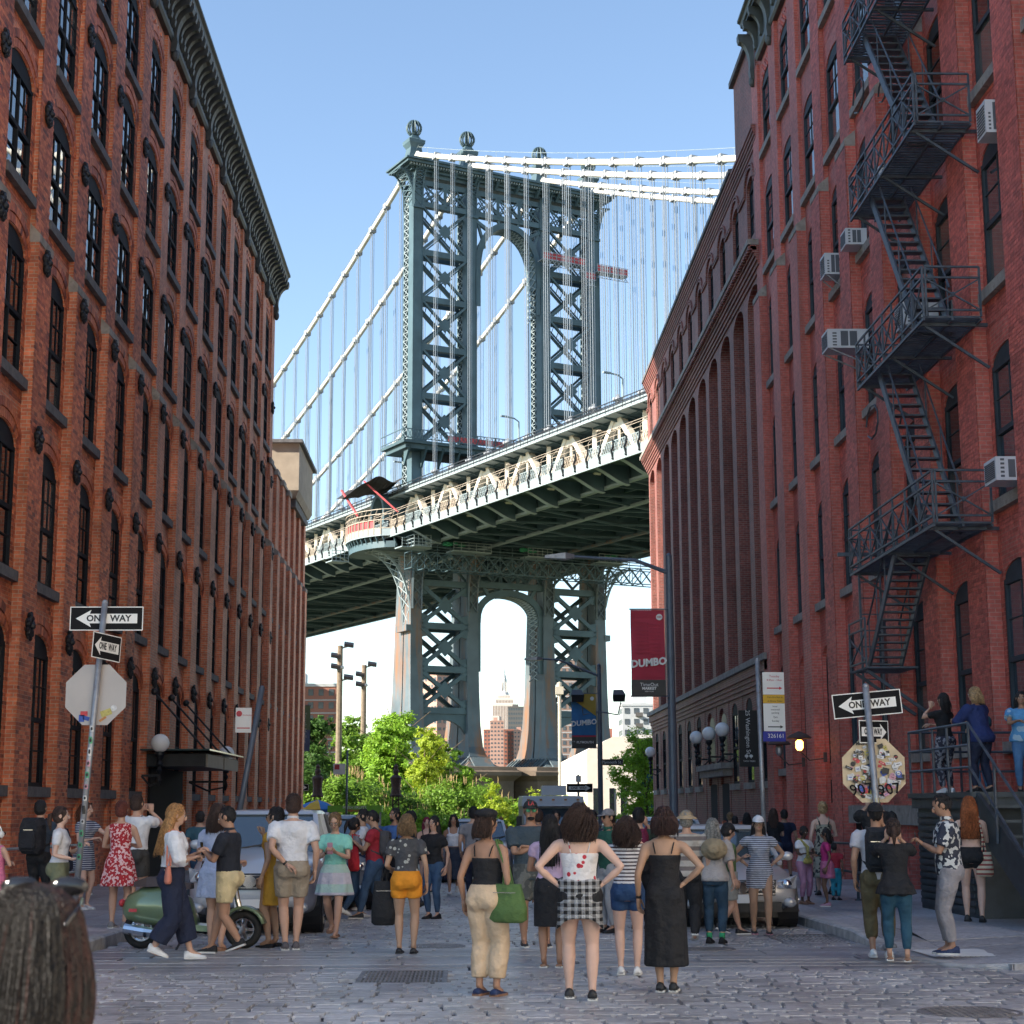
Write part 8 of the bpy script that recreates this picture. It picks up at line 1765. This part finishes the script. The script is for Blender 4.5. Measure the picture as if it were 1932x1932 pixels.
person('man in black short sleeved shirt and cream shorts walking left over the crossing', -2.84, 20.2, 1.72, 78, 'm', 'tan', ('phone','phone'), 'walk2', R('tee', fab('black_blue',(.014,.017,.026)), loose=.012, sleeve=.7, collar=1), R('shorts', fab('cream',(.62,.50,.28)), loose=.014), (fab('espadrille_black',(.02,.02,.022)),SOLE), ('crop','black'), head=(0,18), extra=(phone('dark phone in the hands of the man in the black shirt'),))
person('woman in mustard bodycon dress and sunglasses with raised fist', -2.45, 21.5, 1.72, 65, 'f', 'olive', ('down','up'), 'stand', R('tee', fab('mustard',(.58,.29,.03)), sleeve=.3, skirt=(.30,.0)), None, (BLK,None,'sandal'), ('long','black'), face=('shades',), head=(15,0), wide=1.04)
person('tall man in white polo and khaki shorts with back to us', -2.17, 21.0, 1.88, 8, 'm', 'fair', ('behind','down'), 'close', R('tee', WHT, loose=.014, collar=1, z0=.47, sleeve=.65), R('shorts', STN, loose=.016, f=.36), (fab('deck_shoe',(.10,.09,.10)),SOLE), ('short','brown'), extra=(watch(-1),))
person('blonde woman in mint top and pastel pleated skirt smiling at her phone', -1.82, 23.3, 1.66, 172, 'f', 'fair', ('phone','phone'), 'walk', R('tee', fab('mint',(.25,.62,.50)), z0=.58, sleeve=.6, loose=.01), R('skirt', patfab('pastel','stripe',(.55,.52,.58),(.42,.58,.52),1.2), skirt=(.335,.055)), (SAND,None,'sandal'), ('bun','dirty'), head=(0,20), face=('glasses',), extra=(phone('pink phone held by the blonde woman in mint', ST[6]), watch(1)))
person('dark haired woman with a red shoulder bag looking down at her phone', -1.88, 27.6, 1.60, -60, 'f', 'tan', ('phone','phone'), 'walk', R('tee', GRY), R('pants', DENIM), (SW,SOLE), ('pony','black'), head=(0,20), extra=(bag('red cloth shoulder bag between the mint woman and the man in red','shoulder_bag',fab('bag_red',(.50,.02,.03)),1,.60,.34,.40,.14,-.04,.12),))
person('man in dark red tee and glasses bending over his phone, dark strap', -1.50, 27.3, 1.72, -20+100, 'm', 'olive', ('phone','down'), 'walk', R('tee', RED, loose=.012), R('pants', DENIM, loose=.004), (SB_,SOLE), ('crop','black'), head=(0,22), face=('glasses',), extra=(backpack('grey backpack strapped on the man in dark red', fab('pack_grey',(.06,.06,.065)), .28,.40,.14),))
person('woman in grey star print tee and orange shorts with back to us', -0.73, 20.33, 1.62, -3, 'f', 'olive', ('hold','down'), 'stand', R('tee', patfab('star_grey','dots',(.065,.065,.07),(.40,.40,.36),14), z0=.57, loose=.006), R('shorts', fab('orange',(.72,.26,.015)), loose=.010, f=.23, zt=.60), (SB_,None,'flat'), ('bob','dirty'), extra=(bag('big black tote hanging beside the orange shorts','tote_bag',BLK,-1,.36,.30,.52,.16,.04,.17),))
person('woman in dark tee and blue jeans behind the woman in orange shorts', -0.55, 27.5, 1.62, 150, 'f', 'fair', ('down','chest'), 'stand', R('tee', BLK), R('pants', DENIM), (SB_,), ('long','black'))
person('woman with magenta hair, dark floral top and black shorts walking towards us', -0.90, 37.4, 1.63, 185, 'f', 'pale', ('down','swing'), 'walk', R('tank', patfab('dark_floral','dots',(.02,.018,.02),(.4,.12,.12),12)), R('shorts', BLK, f=.2), (SB_,SOLE), ('long','magenta'))
person('smiling woman in white one shoulder top and long dark denim skirt', -0.30, 36.6, 1.68, 178, 'f', 'tan', ('swing','down'), 'walk2', R('tank', WHT, z0=.60), R('skirt', fab('dark_denim',(.025,.035,.06)), skirt=(.18,.015), belt=1), (SW,SOLE), ('mid','black'))
person('man in grey tee walking away behind the woman in the beret', 0.12, 33.5, 1.82, 0, 'm', 'fair', ('swing','swing'), 'walk', R('tee', GRY), R('pants', NAVY), (SAND,), ('short','black'))
person('bespectacled man in white tee behind the man in dark red', -1.9, 30.5, 1.76, 100, 'm', 'olive', ('phone','phone'), 'stand', R('tee', WHT), R('pants', NAVY), (SW,), ('short','black'), face=('glasses',)); person('bearded man in blue tee in the cluster left of the crossing', -1.35, 31.2, 1.78, 140, 'm', 'tan', ('down','chest'), 'stand', R('tee', fab('blue',(.06,.14,.34))), R('pants', BLK), (SB_,), ('short','black'), face=('beard',))
person('man in dark tee looking down behind the grey star print tee', -1.0, 29.2, 1.72, 80, 'm', 'tan', ('phone','phone'), 'walk', R('tee', fab('dark_slate',(.03,.035,.045))), R('pants', NAVY), (SB_,), ('short','black'))
# --- centre
person('woman in black beret, strappy black top and beige cargo trousers', 0.18, 15.42, 1.64, -28, 'f', 'tan', ('down','down'), 'stand', R('tank', BLK, z0=.585, z1=.742, strap=.0035), R('pants', fab('beige',(.60,.44,.29)), f=.90, loose=.012, flare=.010, zt=.60), (SN,SAND,'flat'), ('bob','brown',.95,('beret',BLK)), head=(-25,0), extra=(bag('large green canvas tote on the shoulder of the woman in the beret','tote_bag',fab('tote_green',(.085,.155,.045)),1,.50,.38,.34,.16,-.03,.145,taper=.72),))
person('man in cap and green mirrored sunglasses with folded arms facing us', 0.80, 21.31, 1.79, 182, 'm', 'tan', ('crossed','crossed'), 'out', R('tee', fab('tee_slate',(.04,.06,.075)), loose=.018, z0=.46, sleeve=.75), R('shorts', patfab('camo','blotch',(.07,.075,.07),(.14,.14,.125),9), loose=.022, f=.42), (SB_,SOLE), ('crop','black',1,('cap',fab('cap_black',(.02,.025,.025)))), face=('shades','green','beard'), wide=1.14, extra=(lambda t,S,V,A,J,hb,bend: text(t,'LA', .07, ST[4], frame_mx(tuple(hb(V(0,.064,.985))), (-1,0,0), (0,0,1))),))
person('woman in lilac top and black pencil skirt half hidden behind the tank top woman', 0.90, 18.3, 1.60, -10, 'f', 'tan', ('chest','chest'), 'stand', R('tee', fab('lilac',(.50,.36,.50)), z0=.57, sleeve=.4), R('skirt', BLK, skirt=(.27,0)), (SAND,SOLE,'sandal'), ('verylong','black'), wide=1.05)
TK = person('curly haired woman in white rose tank with plaid shirt tied round her waist', 1.0, 15.06, 1.69, -4, 'f', 'pale', ('hips','hips'), 'contra', R('tank', patfab('rose_tank','dots',(.70,.68,.68),(.45,.03,.05),13), z0=.56, z1=.748, strap=.003), R('shorts', BLK, f=.16, loose=.006), (SB_,SOLE), ('curly','brown',1.15), wide=1.10, head=(6,0), extra=(flap(patfab('plaid','plaid',(.012,.012,.014),(.42,.42,.42),5), .415),))
person('woman in striped tee and denim shorts raising her phone, back to us', 1.65, 17.41, 1.58, -8, 'f', 'pale', ('face','face'), 'stand', R('tee', patfab('bw_stripe','stripe',(.62,.60,.60),(.05,.035,.045),8.5), z0=.565, sleeve=.5), R('shorts', fab('denim_short',(.015,.05,.13)), f=.22, zt=.60), (SW,SOLE), ('curly','brown'))
person('man in green polo and dark cap behind the tank top woman', 2.0, 23.9, 1.70, 35+90, 'm', 'tan', ('phone','phone'), 'stand', R('tee', fab('bottle_green',(.02,.09,.06)), collar=1), R('pants', fab('light_grey',(.35,.34,.34))), (SB_,), ('crop','black',1,('cap',GRY)), face=('shades',))
person('man in dark green tee with maroon backpack', 2.49, 24.4, 1.72, -12, 'm', 'fair', ('face','face'), 'stand', R('tee', fab('dark_green',(.03,.06,.045))), R('pants', BLK), (SB_,SOLE), ('short','black'), extra=(backpack('maroon backpack in the middle of the crowd', fab('maroon',(.16,.012,.045)), .32,.46,.18),))
person('woman in long black strappy dress with one hand on her hip', 1.83, 15.65, 1.66, -12, 'f', 'olive', ('down','hips'), 'close', R('tank', BLK, z1=.742, strap=.0035, skirt=(.14,.012)), None, (SB_,SOLE), ('bob','chestnut2',1.18), head=(12,0), extra=(watch(-1),))
person('man in tan bucket hat and striped shirt with navy strap', 2.83, 21.7, 1.66, -6, 'm', 'fair', ('hold','down'), 'walk', R('tee', patfab('tan_stripe','stripe',(.42,.38,.33),(.16,.13,.12),2.5), loose=.018, sleeve=.8), R('pants', BLK, loose=.01), (BLK,SOLE), ('short','grey',1,('bucket',fab('bucket_tan',(.45,.33,.20)))), wide=1.08)
person('grey haired woman in taupe shirt and jeans with green socks', 3.17, 21.68, 1.56, -20, 'f', 'fair', ('chest','down'), 'stand', R('tee', fab('taupe',(.36,.33,.32)), loose=.024, z0=.50, sleeve=.85), R('pants', fab('dark_jeans',(.02,.05,.085)), f=.9), (BLK,), ('long','grey'), sock=(fab('green_sock',(.03,.28,.12)),.16), wide=1.05, extra=(hatback(fab('straw',(.30,.23,.14))),))
person('youth in green tee and grey shorts with black cap stepping right', 3.55, 23.0, 1.50, -75, 'm', 'fair', ('phone','down'), 'walk', R('tee', fab('moss',(.09,.16,.06))), R('shorts', fab('short_grey',(.30,.30,.28)), loose=.02, f=.4), (SB_,SOLE), ('short','black',1,('cap',BLK)), head=(0,15))
person('girl in striped cold shoulder dress and white cap with hands on hips', 4.06, 23.4, 1.60, 176, 'f', 'olive', ('hips','hips'), 'contra', R('tee', patfab('grey_stripe','stripe',(.50,.52,.58),(.05,.06,.09),11), sleeve=.35, skirt=(.385,.004)), None, (SB_,ST[6]), ('verylong','black',.95,('cap',WHT)), face=('glasses',), wide=1.05)
# --- right pavement
person('child in white top and pink trousers holding a yellow packet', 5.76, 28.77, 1.30, -150, 'f', 'dark', ('chest','chest'), 'stand', R('tee', WHT, z0=.52), R('pants', fab('rose',(.48,.24,.34)), f=.9), (SAND,), ('short','black'), head=(0,15), extra=(bag('bright yellow green packet held by the child in white','packet',ST[3],1,.56,.22,.10,.06,.12,.04),)); person('small child in magenta top and pink skirt beside the taller child', 5.98, 28.0, 1.26, 80, 'f', 'brown', ('down','chest'), 'stand', R('tee', fab('magenta_top',(.45,.03,.16)), z0=.55), R('skirt', fab('pink_skirt',(.55,.16,.28)), skirt=(.36,.02)), (ST[6],SOLE), ('curly','black'))
person('toddler in teal trousers on the right pavement', 6.6, 30.2, 1.0, -30, 'm', 'brown', ('down','down'), 'stand', R('tee', RED), R('pants', fab('teal_trousers',(.03,.26,.34))), (SB_,), ('short','black'))
person('blonde woman with bun in strappy patterned dress walking up the pavement', 6.69, 31.5, 1.74, 0, 'f', 'pale', ('down','chest'), 'walk', R('tank', patfab('dress_bw','blotch',(.30,.28,.22),(.03,.03,.03),16), skirt=(.2,.02)), None, (SB_,), ('bun','blonde'))
person('man in white tee with black backpack and cap worn backwards', 4.66, 19.1, 1.70, -10, 'm', 'tan', ('down','face'), 'stand', R('tee', fab('pale_tee',(.48,.47,.50)), loose=.014), R('pants', fab('brown_olive',(.11,.085,.04)), f=.8, loose=.012), (SW,SOLE), ('crop','black',1,('capback',BLK)), z=gz(19)+.03, extra=(backpack('slim black backpack on the man in the backwards cap', fab('pack_black2',(.015,.016,.02)), .28,.50,.16),))
person('woman in black peplum top and skinny jeans photographing with a purple phone', 4.72, 18.55, 1.52, -12, 'f', 'fair', ('face','face'), 'contra', R('tee', BLK, loose=.008, skirt=(.47,.03), sleeve=.9), R('pants', fab('teal_jeans',(.02,.075,.12)), f=.92), (SAND,SOLE,'sandal'), ('pony','brown',1,('cap',BLK)), z=gz(18.5)+.03, extra=(phone('purple phone held up by the woman in black', fab('phone_purple',(.25,.03,.32))),))
person('tall man in black tee and grey shorts behind the right sign pole', 6.3, 25.8, 1.86, -5, 'm', 'fair', ('face','down'), 'walk', R('tee', BLK, loose=.016, z0=.48), R('shorts', fab('light_short',(.28,.27,.26)), loose=.018, f=.38), (SB_,), ('short','brown'), wide=1.05)
person('man in black and white leaf print shirt and grey chinos reading his phone', 5.42, 18.9, 1.76, 78, 'm', 'tan', ('phone','phone'), 'close', R('tee', patfab('leaf_print','blotch',(.03,.035,.055),(.58,.58,.56),17), loose=.018, z0=.49, sleeve=.75, collar=1), R('pants', fab('grey_chino',(.28,.26,.27)), f=.93, loose=.008), (SN,SOLE), ('crop','black'), head=(0,22), z=gz(18.9)+.07, extra=(phone('black phone held by the man in the leaf print shirt'), watch(1)))
person('red haired woman in black crop top and shorts walking up the pavement', 7.1, 23.6, 1.72, -20, 'f', 'pale', ('hold','phone'), 'contra', R('tank', BLK, z0=.66), R('shorts', BLK, f=.17, zt=.60), (SB_,), ('verylong','red',1.1), extra=(bag('cream crochet shoulder bag with red stripes on the red haired woman','shoulder_bag',patfab('crochet','stripe',(.55,.46,.33),(.30,.06,.05),5),1,.46,.24,.34,.12,-.03,.10),))
# --- on the dock
zd = 1.74
person('woman with black hair in patterned trousers leaning on the dock rail', 7.75, 26.9, 1.60, 30, 'f', 'fair', ('face','rail'), 'stand', R('tee', BLK), R('pants', patfab('pattern_trousers','blotch',(.03,.03,.05),(.25,.25,.28),20), loose=.006), (WHT,), ('mid','black'), z=zd); person('blonde woman in navy blouse leaning on the dock rail', 7.95, 25.6, 1.62, 35, 'f', 'fair', ('rail','rail'), 'contra', R('tee', fab('navy_blouse',(.015,.03,.12)), loose=.03, z0=.47, sleeve=1.2), R('pants', NAVY), (BLK,), ('bob','blonde',1.2), z=zd, lean=10, wide=1.12)
person('woman in light blue tie dye blouse and jeans standing on the dock', 8.5, 25.3, 1.52, 165, 'f', 'tan', ('hold','rail'), 'stand', R('tee', patfab('tiedye','blotch',(.10,.30,.55),(.35,.50,.62),6), loose=.03), R('pants', fab('light_denim',(.07,.17,.33))), (BLK,), ('bob','black'), z=zd, wide=1.08); person('person in blue jeans hidden behind the woman with patterned trousers', 8.25, 26.6, 1.5, 20, 'f', 'fair', ('chest','chest'), 'stand', R('tee', fab('teal_tee',(.05,.15,.20))), R('pants', fab('light_denim2',(.06,.16,.30))), (BLK,), ('mid','brown'), z=zd)
# --- distant walkers
rndp = random.Random(21); fillers = [
 ('woman with blonde bun in black top walking away along the purple warehouse',6.58,42,1.60,0,'f','fair','bun','dirty',BLK,NAVY),('woman in lilac top walking away by the warehouse doors',6.75,40.5,1.58,0,'f','tan','mid','black',fab('lilac2',(.42,.22,.42)),BLK),
 ('long brown haired woman in black vest top walking away on the right pavement',6.85,37.5,1.66,-10,'f','fair','long','brown',BLK,DENIM),('man in dark tee beside the long haired woman on the right pavement',7.3,38.6,1.64,0,'m','tan','short','black',NAVY,NAVY),
 ('person in white shirt behind the second car on the right',6.3,39.5,1.5,0,'m','tan','short','black',WHT,NAVY),('brown haired woman far along the right pavement',6.2,47,1.58,10,'f','fair','mid','chestnut',GRY,DENIM),
 ('woman in orange print dress in the sun at the street end',-2.2,66,1.6,170,'f','tan','long','red',fab('orange_dress',(.55,.2,.1)),BLK),('man in blue shirt in the crowd before the green food cart',-2.6,48,1.72,170,'m','tan','short','black',fab('blue2',(.08,.18,.36)),NAVY),
 ('woman with black hair in the crowd before the park',-1.7,50,1.6,190,'f','tan','long','black',WHT,NAVY),('man in orange cap in the sun at the street end',1.4,70,1.72,0,'m','fair','short','ginger',ST[7],NAVY),
 ('redhead woman in pink dress in the sun right of the white crossover',2.3,60,1.6,180,'f','pale','long','red',fab('pink2',(.6,.3,.3)),STN),('woman in cream outfit in the sun right of the white crossover',3.3,66,1.62,175,'f','fair','long','blonde',fab('cream2',(.6,.5,.4)),STN),
 ('woman in black seen through the gap left of the beret',-.1,52,1.62,180,'f','olive','mid','black',BLK,BLK),('man in dark tee in the crowd behind the mint top woman',-3.1,36,1.74,150,'m','tan','short','black',BLK,DENIM),
 ('person in grey tee behind the red bag',-2.7,34.5,1.66,120,'f','tan','mid','black',GRY,DENIM),('long haired woman behind the man in folded arms',1.6,27,1.6,10,'f','fair','long','black',BLK,NAVY),('man in dark tee behind the striped tee woman',2.15,29,1.72,0,'m','fair','short','black',NAVY,BLK),
 ('short haired man far behind the green polo',1.3,31,1.74,20,'m','tan','short','brown',fab('blue3',(.10,.2,.3)),STN),('woman in white top far behind the maroon backpack',2.6,30.5,1.6,170,'f','olive','long','brown',WHT,DENIM),
 ('man in dark cap behind the grey sedan row',1.9,36,1.75,180,'m','tan','short','black',BLK,DENIM),('dark haired man at the left warehouse entrance behind the camera man',-4.9,31,1.6,0,'m','fair','short','black',fab('teal_tee2',(.04,.11,.15)),DENIM),('brown haired woman looking over the left car row',-3.35,29,1.63,90,'f','fair','mid','black',fab('blue_jacket',(.10,.16,.24)),DENIM),
 ('woman in blue denim jacket beside the white parked vehicle',-4.15,28.6,1.66,100,'f','fair','short','black',fab('jacket_blue',(.06,.13,.2)),DENIM),('bald looking man in pale tee standing by the white modern building',6.9,90,1.75,180,'m','brown','crop','black',fab('pale_tee2',(.5,.45,.4)),NAVY),('woman in beige by the white modern building',6.0,88,1.65,170,'f','fair','mid','brown',fab('beige2',(.5,.42,.3)),STN)]
for lb,x,y,H,rz,sx,skn,hk,hcx,tm,bm2 in fillers:
    person(lb, x, y, H, rz, sx, skn, (rndp.choice(('down','swing','chest')),rndp.choice(('down','phone'))), rndp.choice(('stand','walk','contra')), R('tee' if sx == 'm' or rndp.random() < .6 else 'tank', tm), R('pants' if rndp.random() < .6 else 'shorts', bm2), (rndp.choice((SW,SB_)),), (hk,hcx), near=False)
# --- woman close to the camera at the lower left, seen from behind
FGH = HAIR['auburn2'] = hairmat('auburn2', (.004,.0028,.0028)); FGT = HAIR['tips'] = hairmat('tips', (.03,.007,.005))
t = person('woman with long dark red hair close to the camera at the lower left', -.90, 3.55, 1.49, -8, 'f', 'tan', ('down','down'), 'stand', R('tank', BLK, z1=.79, strap=.011), R('pants', DENIM), (SB_,), ('long','auburn2',1.2), z=-.12)
S = 1.49; g = MB(); g2 = MB(); rr = random.Random(5)
for j in range(2600):
    a = rr.uniform(-pi*1.15, pi*.15); ln = rr.uniform(.8,1.08); ph0 = rr.uniform(0,6); P = []; k = rr.uniform(.95,1.06)
    for i in range(14):
        f = i/13*ln
        if f < .26: th = (f/.26*.92+.08)*pi/2; w_, z_ = .066*sin(th), .955+.064*cos(th)
        else: q = (f-.26)/.74; w_, z_ = .066+.020*sin(pi*min(q*1.15,1))-.012*q+.0015*sin(q*7+ph0), .955-.235*q
        P.append(Vector(((w_*k*cos(a)+.0012*sin(f*7+ph0))*S*1.12, (-.006-.016*f+w_*k*.98*sin(a)*(1 if sin(a) < 0 else .6))*S, z_*S)))
    (g2 if rr.random() < .03+.45*(cos(a) > .80) else g).tube(P, [.0014]*13+[.0005], 3)
g.build('hair_strands', FGH, t, smooth=True, kind='stuff'); g2.build('hair_strands', FGT, t, smooth=True, kind='stuff')
m = MB()
for s in (-1,1):
    m.ball((s*.036*S,.035*S,1.012*S), (.030*S,.010,.014*S), 12, 8); m.tube([(s*.060*S,.02*S,.995*S),(s*.072*S,-.02*S,.985*S),(s*.070*S,-.06*S,.965*S)], .005, 6)
o = thing('sunglasses', 'black sunglasses pushed up on the dark red hair at the lower left', 'sunglasses', tuple(t.location), t.rotation_euler.z); m.build('frame', LENS, o, smooth=True)

for me_ in [m_ for m_ in bpy.data.meshes if m_.users == 0]: bpy.data.meshes.remove(me_)
bpy.data.scenes.remove(WORK)
